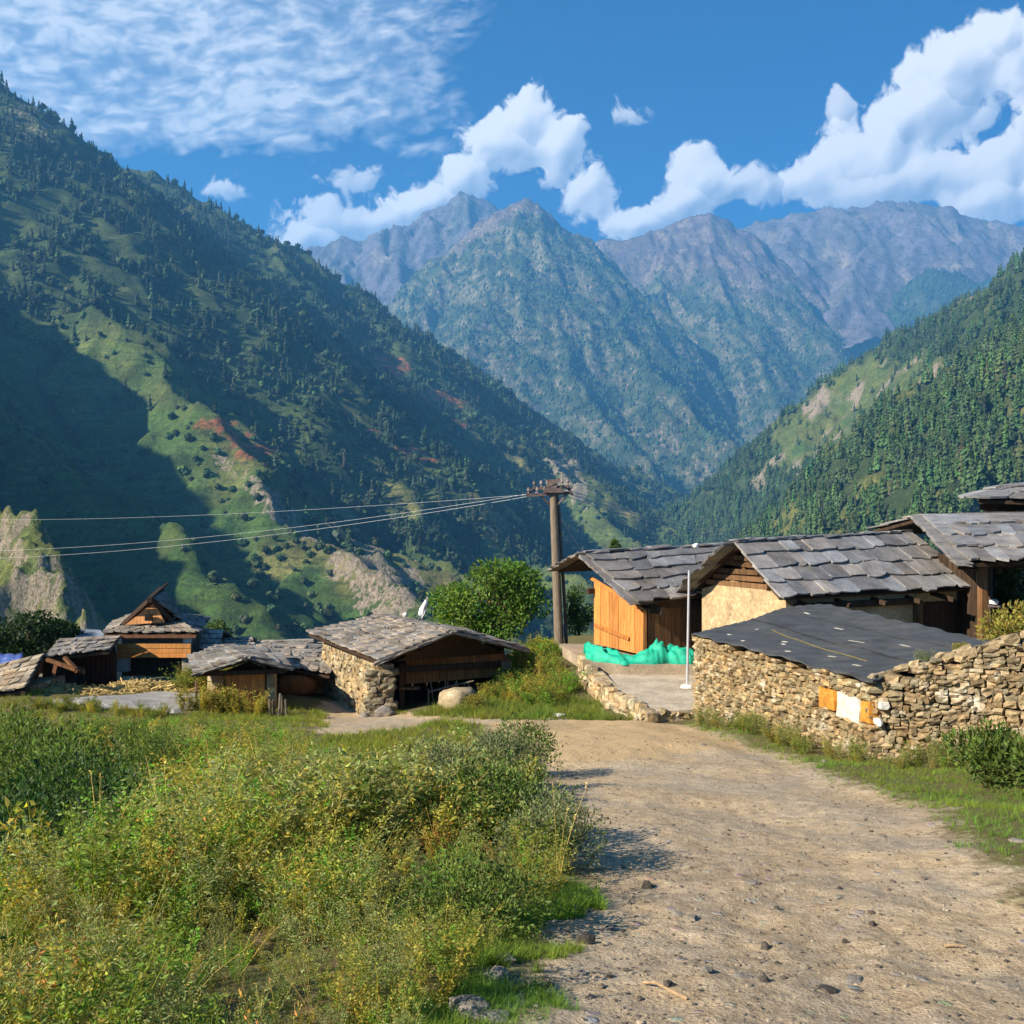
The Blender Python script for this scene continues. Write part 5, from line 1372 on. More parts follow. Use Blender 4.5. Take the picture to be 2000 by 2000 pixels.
# two more roofs behind, beside the temple
for i, (q, lab) in enumerate(((((P(398, 1232, 37), P(436, 1233, 37.2), P(430, 1268, 34.6), P(388, 1270, 34.4))), 'narrow slab roofed house right of the shrine'),
                              (((P(438, 1248, 38), P(492, 1246, 38.4), P(500, 1268, 36), P(428, 1268, 35.8))), 'half hidden slab roof behind the shed and the narrow house'),
                              (((P(512, 1254, 39), P(612, 1250, 39.4), P(616, 1272, 37), P(500, 1270, 36.8))), 'low slab roof between the shed and the middle house'))):
    hb = empty('far_house', V3((q[3].x, q[3].y, -6)), lab, 'house'); mb = MB()
    slab_slope(mb, *q, 4, 6, .04, 76 + i, (1.0, .98, .95)); slope_deck(mb, *q, .08, 1)
    n_b = (q[1] - q[0]); bk0, bk1 = q[0] + V3((0, 2.2, -.7)), q[1] + V3((0, 2.2, -.7))
    slab_slope(mb, q[0] + V3((0, .02, .02)), q[1] + V3((0, .02, .02)), bk1, bk0, 3, 6, .04, 80 + i)
    mb.build('roof', [M['slate_far'], M['dark_wood']], hb); mb = MB()
    a, b = q[3].lerp(q[2], .08) + V3((0, .35, -.12)), q[3].lerp(q[2], .92) + V3((0, .35, -.12))
    mb.prism([V3((a.x, a.y, -7)), V3((b.x, b.y, -7)), b, a], (0, 3.2, 0)); mb.build('wall', M['stone'], hb)

# ================================================================== SHRINE WITH THE STEEP GABLE
tp = empty('shrine_house', V3((-12.0, 35, -5.4)), 'two tiered wooden house with a steep gabled slab roof and plank balcony', 'house')
Yf = 34.0
ap = P(297, 1170, 34.2); rbk = P(316, 1153, 38.0)
sl, sr = P(203, 1238, Yf), P(384, 1238, Yf)                        # front eave
gl, gr = P(252, 1219, 34.9), P(330, 1214, 34.9)                    # foot of the gable
blk, brk = P(222, 1216, 39.5), P(410, 1208, 39.5)                  # rear eave corners
mb = MB()
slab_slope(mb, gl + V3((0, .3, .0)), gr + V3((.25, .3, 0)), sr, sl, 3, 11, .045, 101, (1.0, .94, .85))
slab_slope(mb, rbk, ap, gr + V3((.35, .05, .04)), P(350, 1200, 38.6), 5, 7, .04, 102, (.6, .6, .64))  # both right-hand slopes carry their shade as a darker slab tint
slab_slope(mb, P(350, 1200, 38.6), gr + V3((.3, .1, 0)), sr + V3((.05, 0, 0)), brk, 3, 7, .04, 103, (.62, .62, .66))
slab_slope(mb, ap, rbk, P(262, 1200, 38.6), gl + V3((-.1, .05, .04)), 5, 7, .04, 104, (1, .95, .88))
slab_slope(mb, gl + V3((-.1, .1, 0)), P(262, 1200, 38.6), blk, sl, 3, 7, .04, 105, (1, .95, .88))
for q in ((rbk, ap, gr, P(350, 1200, 38.6)), (ap, rbk, P(262, 1200, 38.6), gl), (P(350, 1200, 38.6), gr, sr, brk), (gl, P(262, 1200, 38.6), blk, sl), (gl, gr, sr, sl)):
    slope_deck(mb, *q, .06, 1)
mb.beam(ap + V3((0, -.25, -.02)), rbk + V3((0, 0, .06)), .16, .16, (.8, .8, .8), 1); mb.beam(ap + V3((.04, -.2, .05)), rbk + V3((.1, .3, .22)), .06, .08, (.8, .8, .8), 1)
# barge boards
mb.beam(ap + V3((0, -.12, .03)), gl + V3((-.15, -.12, .02)), .08, .13, (1, 1, 1), 1); mb.beam(ap + V3((0, -.12, .03)), gr + V3((.15, -.12, .02)), .08, .13, (1, 1, 1), 1)
mb.beam(sl + V3((0, -.02, -.08)), sr + V3((0, -.02, -.08)), .1, .1, (2.6, 2, 1.6), 1)
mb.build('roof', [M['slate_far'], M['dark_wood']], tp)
mb = MB(); wall(mb, [gl + V3((.02, -.42, .02)), gr + V3((-.02, -.42, .02)), ap + V3((0, .28, -.12))], .08, V3((0, -1, 0)), (4.2, 3.6, 3.0)); gb = mb.build('gable', M['old_wood'], tp)
mb = MB(); c = P(291, 1206, 34.35); mb.box((c.x, c.y - .02, c.z), (.24, .1, .22), 0, (.18, .18, .18)); mb.build('window', M['dark_wood'], gb)
for (du, dv, tn) in ((318, 1214, 1.0), (272, 1217, .8)):
    pass
mb = MB()
b0, b1 = P(238, 1250, 34.9), P(368, 1250, 34.9)
wall(mb, [V3((b0.x, 34.9, -5.6)), V3((b1.x, 34.9, -5.6)), V3((b1.x, 34.9, -3.95)), V3((b0.x, 34.9, -3.95))], .3, V3((0, -1, 0)), (.75, .78, .84)); 
wall(mb, [V3((b1.x, 35.0, -5.6)), V3((b1.x - .5, 39, -5.6)), V3((b1.x - .5, 39, -4.4)), V3((b1.x, 35.0, -4.0))], .3, V3((1, 0, 0)), (.8, .8, .85))
wall(mb, [V3((b0.x, 35.0, -5.6)), V3((b0.x - .3, 39, -5.6)), V3((b0.x - .3, 39, -4.4)), V3((b0.x, 35.0, -4.0))], .3, V3((-1, 0, 0)), (.8, .8, .85))
mb.build('wall', M['concrete'], tp)
mb = MB(); a, b = P(228, 1284, 33.9), P(373, 1284, 33.9)
for k in range(3):
    mb.box(((a.x + b.x) / 2, 33.9 + .015 * (k % 2), a.z + .07 + k * .155), (b.x - a.x, .06, .145), 0, (1.0 - .07 * k, .95, .9))
mb.build('balcony', M['new_wood'], tp)
mb = MB()
mb.box((P(240, 0, 34.1).x, 34.15, -5.05), (.42, .35, .5), 0, (1.6, 1.6, 1.65), 0); mb.build('pillar', M['yard_stone'], tp)
mb = MB(); mb.box((P(365, 0, 34.1).x, 34.2, -5.05), (.3, .3, .5), 0, (1.4, 1.4, 1.4), 0); mb.build('pillar', M['yard_stone'], tp)
mb = MB(); mb.box((P(302, 0, 34.4).x, 34.5, -5.1), (1.7, .5, .6), 0); mb.build('shade_block', M['dark_wood'], tp)  # dark block standing in for the shade beneath the balcony
mb = MB(); mb.box(P(366, 1246, 34.3), (.22, .2, .3), 0); mb.build('bracket', M['white_stone'], tp)

# ================================================================== FAR LEFT HOUSES
l1 = empty('left_house', V3((-13.6, 31, -5.4)), 'dark walled house with a slab roof left of the shrine', 'house')
mb = MB(); q = (P(116, 1250, 33), P(234, 1245, 33.4), P(214, 1272, 31.2), P(88, 1285, 30.6))
slab_slope(mb, *q, 4, 8, .04, 121, (1, .96, .92)); slope_deck(mb, *q, .08, 1); slab_slope(mb, q[0] + V3((0, .02, .02)), q[1] + V3((0, .02, .02)), P(230, 1256, 36), P(130, 1262, 36), 3, 7, .04, 122)
mb.build('roof', [M['slate_far'], M['dark_wood']], l1); mb = MB(); a, b = P(112, 1330, 31.6), P(226, 1320, 32.0)
planks(mb, V3((a.x, a.y, -5.6)), V3((b.x, b.y, -5.6)), 1.15, 1.25, 12, .08, V3((0, -1, 0)), 123, (.9, .65, .6)); mb.prism([V3((a.x, a.y + .1, -5.7)), V3((b.x, b.y + .1, -5.7)), V3((b.x, b.y + .1, -4.5)), V3((a.x, a.y + .1, -4.6))], (-1.25, 3, 0), (.6, .6, .6)); mb.build('plank_wall', M['dark_wood'], l1)
l2 = empty('ruined_shed', V3((-14.3, 29, -5.4)), 'shed at the left edge with sagging straw coloured slab roof and open end', 'shed')
mb = MB(); q = (P(-70, 1318, 30.5), P(86, 1279, 30.5), P(50, 1348, 27.6), P(-110, 1372, 27.4))
slab_slope(mb, *q, 6, 9, .045, 124, (1.3, 1.12, .86)); slope_deck(mb, *q, .1, 1)
q2 = (P(86, 1279, 30.5), P(-70, 1316, 30.5), P(20, 1312, 34), P(154, 1306, 32))
slab_slope(mb, *q2, 4, 7, .045, 125, (1, .9, .8)); slope_deck(mb, *q2, .1, 1)
mb.build('roof', [M['slate_far'], M['dark_wood']], l2)
mb = MB(); 
for (u0, v0, u1, v1) in ((92, 1288, 148, 1308), (126, 1284, 152, 1312), (80, 1292, 70, 1325), (110, 1296, 104, 1322)):
    mb.beam(P(u0, v0, 29.9), P(u1, v1, 29.6), .10, .1, (2.6, 1.9, 1.2))
mb.prism([V3((P(60, 0, 29.9).x, 30.6, -5.6)), V3((P(150, 0, 30.4).x, 31.0, -5.6)), V3((P(150, 0, 30.4).x, 31.0, -4.75)), V3((P(86, 0, 30).x, 30.6, -4.35))], (-.8, 1.5, 0), (.4, .4, .4)); mb.build('frame', M['dark_wood'], l2)
mb = MB(); a = P(60, 1345, 28.6); b = P(-100, 1370, 28.2); mb.prism([V3((a.x, a.y, -5.6)), V3((b.x, b.y, -5.6)), V3((b.x, b.y, -5.0)), V3((a.x, a.y, -4.9))], (0, 2.2, 0), (.7, .6, .5)); mb.build('wall', M['stone'], l2)
bt = empty('blue_roofed_shelter', V3((-17.6, 34, -5.6)), 'shelter covered with a blue and white sheet at the left edge', 'shelter')
mb = MB(); n_ = 14; a, b, c, d = P(-60, 1276, 36), P(44, 1276, 36), P(40, 1304, 33), P(-80, 1306, 33); vs, fs = [], []
for i in range(n_ + 1):
    for j in range(7):
        p = a.lerp(b, i / n_).lerp(d.lerp(c, i / n_), j / 6); p.z += .03 * math.sin(i * 1.9) + .02 * math.sin(j * 2.7 + i); vs.append(p)
for i in range(n_):
    for j in range(6): k = i * 7 + j; fs.append([k, k + 1, k + 8, k + 7])
mb.add(vs, fs); o = mb.build('sheet', M['tarp_blue'], bt, True); sm_ = o.modifiers.new('thick', 'SOLIDIFY'); sm_.thickness = .03
for p in (a, b, c, d):
    mb = MB(); mb.tube([V3((p.x, p.y, -6.5)), V3((p.x, p.y, p.z - .03))], .05, 6); mb.build('post', M['pole_wood'], bt)
st_ = empty('tin_roofed_hut', V3((-16, 41, -6)), 'hut with a bluish corrugated metal roof behind the left house', 'hut')
mb = MB(); a, b, c, d = P(152, 1230, 42), P(196, 1233, 42), P(214, 1252, 39), P(146, 1250, 39); vs, fs = [], []; n_ = 40
for lay in (0, .03):
    for i in range(n_ + 1):
        for j in (0, 1):
            p = (a.lerp(b, i / n_), d.lerp(c, i / n_))[j].copy(); p.z += (.035 if i % 2 else 0) + lay; vs.append(p)
h_ = 2 * (n_ + 1)
for i in range(n_): k = 2 * i; fs.append([k, k + 1, k + 3, k + 2]); fs.append([k + 2 + h_, k + 3 + h_, k + 1 + h_, k + h_])
mb.add(vs, fs); mb.build('roof', M['sheet_metal'], st_)
mb = MB(); mb.prism([V3((d.x + .2, d.y + .3, -7)), V3((c.x - .2, c.y + .3, -7)), V3((c.x - .2, c.y + .3, c.z - .05)), V3((d.x + .2, d.y + .3, d.z - .05))], (0, 2.2, 0)); mb.build('wall', M['concrete'], st_)

# ================================================================== YARD, STRAW, BOULDERS
yz = [(x, y, gz1(x, y)) for x, y in YARD]
mb = MB(); vs, fs = [], []
cx, cyy = np.mean([p[0] for p in YARD]), np.mean([p[1] for p in YARD])
nY = 40; ringn = 6
for k in range(ringn + 1):
    for i in range(nY):
        f = i / nY * len(YARD); a = YARD[int(f)]; b = YARD[(int(f) + 1) % len(YARD)]; t = f - int(f)
        x = cx + (a[0] + (b[0] - a[0]) * t - cx) * (k / ringn) * (1 + .03 * math.sin(i * 2.3)); y = cyy + (a[1] + (b[1] - a[1]) * t - cyy) * (k / ringn) * (1 + .03 * math.sin(i * 1.7))
        vs.append((x, y, gz1(x, y) + (.06 if k < ringn else -.06)))
for k in range(ringn):
    for i in range(nY):
        i2 = (i + 1) % nY; fs.append([k * nY + i, (k + 1) * nY + i, (k + 1) * nY + i2, k * nY + i2])
mb.add(vs, fs); o = mb.build('yard', M['yard_stone'], None); tag(o, 'flat grey stone paved threshing yard before the shrine', 'yard', kind='structure')

def rock(u, v, Y, sx, sz, seed, label, name='boulder', mat='rock', sub=2, cat='boulder', lift=.55):
    x = P(u, v, Y).x; z = gz1(x, Y)
    o = put_rock(name, boulder_mesh(name, sx, sx * .85, sz * 1.3, seed, M[mat]), (x, Y, z + sz * (lift - .5) + .1 * sz), label, cat)
    return tag(o, label, cat)
rock(895, 1370, 26.0, 1.1, .68, 201, 'big pale boulder at the foot of the weedy bank', mat='stone')
rock(752, 1385, 26.0, .55, .3, 202, 'low pale stone lying before the dark doorway', lift=.7)
rock(712, 1392, 26.4, .3, .2, 203, 'small stone beside the stone pillar of the middle house')
mb = MB(); mb.stone((P(580, 0, 30.3).x, 30.3, -5.1), (.72, 0, 0), (0, .4, 0), (0, 0, .4), 7, (1.7, 1.3, .9), 0, .1, .8); o = mb.build('haystack', M['old_wood']); ss_ = o.modifiers.new('round', 'SUBSURF'); ss_.levels = ss_.render_levels = 2; tag(o, 'brown heap of dry stalks under the low eave', 'heap')
# ================================================================== UTILITY POLE AND WIRES
up = empty('utility_pole', V3((P(1091, 1256, 32).x, 32, gz1(P(1091, 0, 32).x, 32))), 'weathered utility pole with crossarms and insulators above the roofs', 'utility pole')
pb0 = P(1093, 1285, 32); ptop = P(1080, 950, 32)
mb = MB(); mb.tube([pb0, pb0.lerp(ptop, .3), pb0.lerp(ptop, .7), ptop], [.155, .14, .125, .115], 14); mb.build('shaft', M['pole_wood'], up)
mb = MB(); mb.tube([P(1107, 1285, 32.15), P(1104, 1200, 32.12), P(1092, 1000, 32.1), P(1087, 962, 32.1)], [.06, .055, .045, .04], 8); mb.build('stay', M['iron'], up)
r = random.Random(3)
for (a, b) in ((P(1028, 968, 31.85), P(1118, 962, 32.0)), (P(1040, 955, 32.25), P(1112, 950, 32.3))):
    mb = MB(); mb.beam(a, b, .08, .09); arm = mb.build('crossarm', M['iron'], up)
    for k in (.05, .24, .40, .62, .80, .96):
        p = a.lerp(b, k) + V3((0, 0, .05)); mi = MB()
        mi.tube([p, p + V3((0, 0, .07)), p + V3((0, 0, .09)), p + V3((0, 0, .13)), p + V3((0, 0, .15)), p + V3((0, 0, .2))], [.02, .02, .055, .06, .035, .045], 8, (r.uniform(.7, 1.3),) * 3); mi.build('insulator', M['porcelain'], arm)
mb = MB()
mb.beam(P(1070, 948, 31.85), P(1094, 936, 31.8), .1, .12); mb.beam(P(1072, 937, 31.9), P(1078, 960, 31.9), .1, .1); mb.beam(P(1028, 966, 31.85), P(1044, 955, 32.1), .06, .06); mb.beam(P(1118, 966, 32), P(1108, 950, 32.2), .06, .06)
for k in range(8):
    c = P(1064 + r.uniform(0, 36), 953 + r.uniform(0, 10), 31.85 + r.uniform(0, .2)); mb.stone(c, (.05, 0, 0), (0, .06, 0), (0, 0, .07), k, (r.uniform(.5, 1.2),) * 3)
mb.box(P(1081, 958, 31.95), (.62, .34, .14), 0); mb.box(P(1081, 946, 31.95), (.2, .3, .3), 0)
mb.build('bracket', M['iron'], up)
for a, b in ((P(1056, 968, 31.9), P(1078, 990, 32)), (P(1106, 965, 31.9), P(1086, 990, 32))):
    mb = MB(); mb.beam(a, b, .05, .05); mb.build('brace', M['iron'], up)
def wire(a, b, sag, label, group, rad=.009, n=26):
    pts = []
    for k in range(n + 1):
        t = k / n; p = V3(a).lerp(V3(b), t); p.z -= sag * 4 * t * (1 - t); pts.append(p)
    mb = MB(); mb.tube(pts, rad, 5, (1, 1, 1)); o = mb.build('power_line', M['wire'])
    tag(o, label, 'wire', group)
wire(P(1032, 966, 31.9), P(-160, 1012, 60), .35, 'topmost pale wire running left from the utility pole', 'wires left of the utility pole', .005)
wire(P(1048, 962, 31.9), P(-160, 1077, 48), .5, 'middle pale wire running left from the utility pole', 'wires left of the utility pole', .005)
wire(P(1075, 962, 31.9), P(-160, 1094, 46), .5, 'lowest pale wire running left from the utility pole', 'wires left of the utility pole', .005)
for k, (v, nm) in enumerate(((1040, 'upper'), (1048, 'middle'), (1056, 'lower'))):
    wire(P(1112 - 6 * k, 958 + k * 5, 32.0), P(1560, v + 22, 52), .25, nm + ' pale wire running right from the pole behind the slab roofs', 'wires right of the utility pole', .013)
wire(P(1090, 1005, 32.1), P(1150, 1096, 34.5), .02, 'thin stay wire slanting from the pole down behind the orange hut', 'stay wire', .012, 4)

# ================================================================== PLANTS
GREENS = {'green': (.10, .145, .028), 'deep': (.045, .095, .022), 'grey': (.165, .185, .085), 'olive': (.20, .19, .045), 'yellow': (.27, .235, .045), 'straw': (.42, .32, .145), 'bright': (.11, .22, .03), 'rust': (.26, .15, .05)}  # 'deep' is a green darkened to carry the shade of the left hollow
class PT:
    """numpy plant builder: diamond leaves and thin stems, all quads"""
    def __init__(self, seed): self.r = np.random.default_rng(seed); self.V, self.F, self.C = [], [], []; self.n = 0
    def leaves(self, pos, dirs, L, W, col, var=.25, fold=.25):
        r = self.r; k = len(pos)
        if k == 0: return
        d = dirs / np.linalg.norm(dirs, axis=1, keepdims=True)
        a = r.normal(size=(k, 3)); s = np.cross(d, a); s /= np.linalg.norm(s, axis=1, keepdims=True)
        nn = np.cross(s, d)
        L, W = L * getattr(self, 'ls', 1), W * getattr(self, 'ls', 1)
        L = (L * r.uniform(.65, 1.3, k))[:, None]; W = (W * r.uniform(.7, 1.25, k))[:, None]
        v = np.stack([pos, pos + d * L * .45 + s * W * .5 + nn * W * fold, pos + d * L, pos + d * L * .45 - s * W * .5 + nn * W * fold], 1)
        self.V.append(v.reshape(-1, 3)); self.F.append((np.arange(k) * 4)[:, None] + np.arange(4)[None] + self.n); self.n += 4 * k
        c = np.array(col)[None] * (1 + var * r.normal(size=(k, 1)).clip(-1.8, 1.8)) * (1 + .1 * r.normal(size=(k, 3)))
        self.C.append(np.repeat(c.clip(.004, .8), 4, 0))
    def stem(self, pts, w, col):
        pts = np.array(pts, float); r = self.r
        s = r.normal(size=3); s[2] = 0; s /= np.linalg.norm(s)
        t = np.array([-s[1], s[0], 0])
        for sd_ in (s, t):
            ww = np.linspace(w, w * .4, len(pts))[:, None]
            v = np.concatenate([pts - sd_ * ww / 2, pts + sd_ * ww / 2]); m = len(pts)
            self.V.append(v); self.F.append(np.array([[i, i + 1, m + i + 1, m + i] for i in range(m - 1)]) + self.n); self.n += 2 * m
            self.C.append(np.tile(np.array(col) * r.uniform(.7, 1.3), (2 * m, 1)))
    def get(self): return np.concatenate(self.V), np.concatenate(self.F), np.concatenate(self.C)
def plant(seed, kind, dens=1.0, ls=1.0):
    p = PT(seed); r = p.r; p.ls = ls
    if kind in ('herb', 'grey', 'yellow', 'bright', 'olive'):
        ns = int(r.integers(6, 10)); H = 1.0
        col = {'herb': GREENS['green'], 'grey': GREENS['grey'], 'yellow': GREENS['yellow'], 'bright': GREENS['bright'], 'olive': GREENS['olive']}[kind]
        for s in range(ns):
            az_ = r.uniform(0, 6.28); lean = r.uniform(.08, .65); h = H * r.uniform(.55, 1.0)
            tt = np.linspace(0, 1, 5); bend = r.uniform(-.1, .25)
            pts = np.stack([np.cos(az_) * lean * (tt + bend * tt ** 2) * h, np.sin(az_) * lean * (tt + bend * tt ** 2) * h, h * (tt - .22 * lean * tt ** 2)], 1)
            p.stem(pts, .010, np.array(col) * .8 + np.array((.05, .03, .0)))
            nl = int((30 if kind == 'grey' else 26) * dens * r.uniform(.7, 1.3))
            t = r.uniform(.12, 1.03, nl); idx = np.clip(t * 4, 0, 3.999); i0 = idx.astype(int); f = (idx - i0)[:, None]
            pos = pts[i0] * (1 - f) + pts[i0 + 1] * f
            a2 = r.uniform(0, 6.28, nl); dirs = np.stack([np.cos(a2), np.sin(a2), r.uniform(-.35, .9, nl)], 1)
            if kind == 'grey': p.leaves(pos + dirs * .03, dirs, .062, .020, col, .3)
            else: p.leaves(pos + dirs * .025, dirs, .075, .036, col, .28)
            # side twigs
            for q in range(2):
                t0 = r.uniform(.35, .85); c = pts[int(t0 * 4)]; a3 = r.uniform(0, 6.28); d3 = np.array([math.cos(a3) * .6, math.sin(a3) * .6, .7]); L3 = r.uniform(.12, .3) * h
                p.stem([c, c + d3 * L3], .006, np.array(col) * .8)
                nl2 = int(12 * dens); tt2 = r.uniform(.2, 1.05, nl2)[:, None]; a2 = r.uniform(0, 6.28, nl2)
                d2 = np.stack([np.cos(a2), np.sin(a2), r.uniform(-.2, .9, nl2)], 1); p.leaves(c + d3 * L3 * tt2 + d2 * .015, d2,   .06 if kind != 'grey' else .05, .028 if kind != 'grey' else .017, col, .28)
    elif kind == 'dry':
        for s in range(int(r.integers(4, 8))):
            az_ = r.uniform(0, 6.28); lean = r.uniform(.1, .8); h = r.uniform(.6, 1.1); tt = np.linspace(0, 1, 4)
            pts = np.stack([np.cos(az_) * lean * tt ** 1.4 * h, np.sin(az_) * lean * tt ** 1.4 * h, h * (tt - .2 * lean * tt ** 2)], 1)
            p.stem(pts, .006, GREENS['straw'])
            k = 7; t = r.uniform(.5, 1, k); pos = np.stack([np.interp(t, tt, pts[:, i]) for i in range(3)], 1); d2 = r.normal(size=(k, 3)); d2[:, 2] = np.abs(d2[:, 2])
            p.leaves(pos, d2, .032, .010, GREENS['straw'], .3)
    elif kind == 'rust':
        for s in range(int(r.integers(6, 9))):
            az_ = r.uniform(0, 6.28); lean = r.uniform(.05, .5); h = r.uniform(.6, 1.0); tt = np.linspace(0, 1, 4)
            pts = np.stack([np.cos(az_) * lean * tt * h, np.sin(az_) * lean * tt * h, h * tt], 1); p.stem(pts, .008, GREENS['rust'])
            k = int(18 * dens); t = r.uniform(.3, 1, k); pos = np.stack([np.interp(t, tt, pts[:, i]) for i in range(3)], 1) + r.normal(size=(k, 3)) * .025; d2 = r.normal(size=(k, 3)); d2[:, 2] = np.abs(d2[:, 2]) + .3
            p.leaves(pos, d2, .06, .022, np.array(GREENS['rust']) * r.uniform(.7, 1.2), .3)
    elif kind == 'grass':
        for s in range(int(r.integers(9, 15))):
            az_ = r.uniform(0, 6.28); lean = r.uniform(.1, .9); h = r.uniform(.4, 1.0); tt = np.linspace(0, 1, 3); b = r.uniform(-.05, .05, 2)
            pts = np.stack([b[0] + np.cos(az_) * lean * tt ** 1.6 * h, b[1] + np.sin(az_) * lean * tt ** 1.6 * h, h * (tt - .2 * lean * tt ** 2)], 1)
            sd_ = np.array([-math.sin(az_), math.cos(az_), 0]); w = np.array([.03, .024, .004])[:, None]
            v = np.concatenate([pts - sd_ * w / 2, pts + sd_ * w / 2]); p.V.append(v); p.F.append(np.array([[i, i + 1, 3 + i + 1, 3 + i] for i in range(2)]) + p.n); p.n += 6
            c = np.array((.095, .155, .03)) * r.uniform(.7, 1.4) * np.array([r.uniform(.85, 1.3), 1, 1]); p.C.append(np.tile(c, (6, 1)))
    return p.get()
def normed(t):
    V, F, C = t; V = V.copy(); V /= V[:, 2].max(); return V, F, C
HERB = [normed(plant(500 + i, 'herb')) for i in range(4)]; GREY = [normed(plant(510 + i, 'grey')) for i in range(4)]; YEL = [normed(plant(520 + i, 'yellow')) for i in range(2)]
BRT = [normed(plant(530 + i, 'bright')) for i in range(2)]; OLV = [normed(plant(540 + i, 'olive')) for i in range(3)]; DRY = [normed(plant(550 + i, 'dry')) for i in range(4)]; RUST = [normed(plant(560 + i, 'rust')) for i in range(2)]
GRS = [normed(plant(570 + i, 'grass')) for i in range(5)]
FINE = [normed(plant(610 + i, kd, 1.9, .58)) for i, kd in enumerate(('herb', 'herb', 'grey', 'grey', 'grey', 'yellow', 'bright', 'olive', 'olive'))]
ALLT = HERB + GREY + YEL + BRT + OLV + DRY + RUST + FINE
IDX = {}; _k = 0
for nm, l in (('herb', HERB), ('grey', GREY), ('yellow', YEL), ('bright', BRT), ('olive', OLV), ('dry', DRY), ('rust', RUST)):
    IDX[nm] = list(range(_k, _k + len(l))); _k += len(l)

def scatter_stuff(name, label, cat, tpls, x, y, sc, which, tint, mat, zs=None, seed=1, lean=.12):
    r = np.random.default_rng(seed); k = len(x)
    pos = np.stack([x, y, gz(x, y) - .02], 1)
    V, F, C = merge_scatter(tpls, pos, sc, r.uniform(0, 6.28, k), tint, which, zs, r.normal(size=(k, 2)) * lean)
    o = link(name, np_mesh(name, V, F, C, [mat])); tag(o, label, cat, kind='stuff'); print(name, len(F)); return o

BUSHY = [(-.35, 2.2), (-.3, 3.4), (-.12, 4.6), (.24, 5.6), (.38, 6.6), (.2, 8.2), (.18, 9.6), (.2, 11), (-.05, 13), (-.3, 15.2), (-.9, 17.5), (-1.9, 19), (-3.3, 19.2), (-4.4, 21), (-5.2, 24.2), (-7.4, 25.2), (-8.4, 24.6), (-12.6, 25.9), (-16, 25.5), (-18, 20), (-12, 10), (-6, 3), (-2.5, 1.2)]
def weeds():
    r = np.random.default_rng(77)
    m = 60000
    # even in picture area: denser near the eye
    rad = 2.2 + (30 - 2.2) * r.random(m) ** 1.2; ang = np.radians(r.uniform(-38, 6, m))
    x, y = rad * np.sin(ang), rad * np.cos(ang)
    sd_ = poly_sd(x, y, BUSHY)
    ok = sd_ > .05 * r.random(m)
    dn = np.clip(3.6 - rad * .06, .9, 4) * 0 + 1
    cell = .115 + .011 * rad                    # spacing grows with distance
    ok &= r.random(m) < np.clip((rad / 14) ** .55 * 1.2, .6, 1)
    ok &= poly_sd(x, y, PATH) < .05
    x, y, rad, sd_ = x[ok], y[ok], rad[ok], sd_[ok]
    # thin out
    ring = np.floor(np.log(.085 + .0125 * rad) / .0125).astype(int); rc = (np.exp((ring + .5) * .0125) - .085) / .0125
    key = ring * 100003 + np.floor(np.arctan2(x, y) * rc / (.085 + .0125 * rc)).astype(int)
    _, u = np.unique(key, return_index=True); x, y, rad, sd_ = x[u], y[u], rad[u], sd_[u]
    k = len(x)
    f1 = fbm(x / 1.6, y / 1.6, 3, 601); f2 = fbm(x / .9, y / .9, 3, 602); f3 = fbm(x / 2.2, y / 2.2, 3, 603); far = sstep(8, 15, rad); left = sstep(-1, -6, x)
    w = np.stack([.8 + 1.2 * f1 + .7 * left, (2.1 + 1.5 * f2) * (1 - .55 * far), .05 + .9 * far * np.clip(f3 + .25, 0, 1), .25 + .6 * np.clip(f3, 0, 1) + .6 * left, 1.2 + .8 * f3, .42 - .3 * f1 + 0 * x, .05 + .9 * np.clip(fbm(x / 1.3, y / 1.3, 3, 605) - .1, 0, 1)], 1).clip(.02, 3)
    w /= w.sum(1, keepdims=True); cw = w.cumsum(1); q = r.random(k)[:, None]; kind = (q > cw).sum(1).clip(0, 6)
    names = ['herb', 'grey', 'yellow', 'bright', 'olive', 'dry', 'rust']
    which = np.array([IDX[names[a]][int(b * len(IDX[names[a]]))] for a, b in zip(kind, r.random(k))])
    nfine = len(ALLT) - len(FINE); fmap = {'herb': (0, 1), 'grey': (2, 3, 4), 'yellow': (5,), 'bright': (6,), 'olive': (7, 8)}
    for q_ in np.nonzero(rad < 6.5)[0]:
        nm_ = names[kind[q_]]
        if nm_ in fmap: which[q_] = nfine + fmap[nm_][int(r.integers(len(fmap[nm_])))]
    clump = sstep(-.25, .45, fbm(x / 1.25, y / 1.25, 3, 607))
    hgt = (.22 + .42 * clump + .20 * fbm(x / 1.5, y / 1.5, 3, 604) + .13 * r.normal(size=k)).clip(.18, .95)
    hgt *= (.6 + .4 * sstep(0, .9, sd_)) * np.where(kind == 5, 1.12, .92) * (1 - .55 * sstep(9, 15, rad) * (1 - left)) * (1 + .2 * left * sstep(16, 10, rad)) * (.72 + .28 * sstep(2.4, 5, rad))
    # the bank crest stays low enough to leave the village and the branching track in view
    zg = gz(x, y); uu = 1000 + 2000 * x / y
    vl = np.interp(uu, [-300, 0, 350, 560, 640, 800, 860, 980, 1100], [1385, 1385, 1395, 1405, 1452, 1452, 1412, 1405, 1440])
    hgt = np.minimum(hgt, np.maximum(-(vl - 1000) / 2000 * y - zg, .10) * r.uniform(.75, 1.05, k))
    sc = hgt
    tint = np.tile(np.array([1.80, 1.70, 1.38]), (k, 1)) * (1 + .18 * r.normal(size=(k, 1)).clip(-1.5, 1.5)) * (1 + .3 * f1[:, None] * np.array([[.6, .2, .0]]))
    scatter_stuff('weeds', 'tangled knee high weeds and dry stalks covering the left bank', 'weeds', ALLT, x, y, sc, which, tint, M['weed_leaf'], None, 78)
weeds()

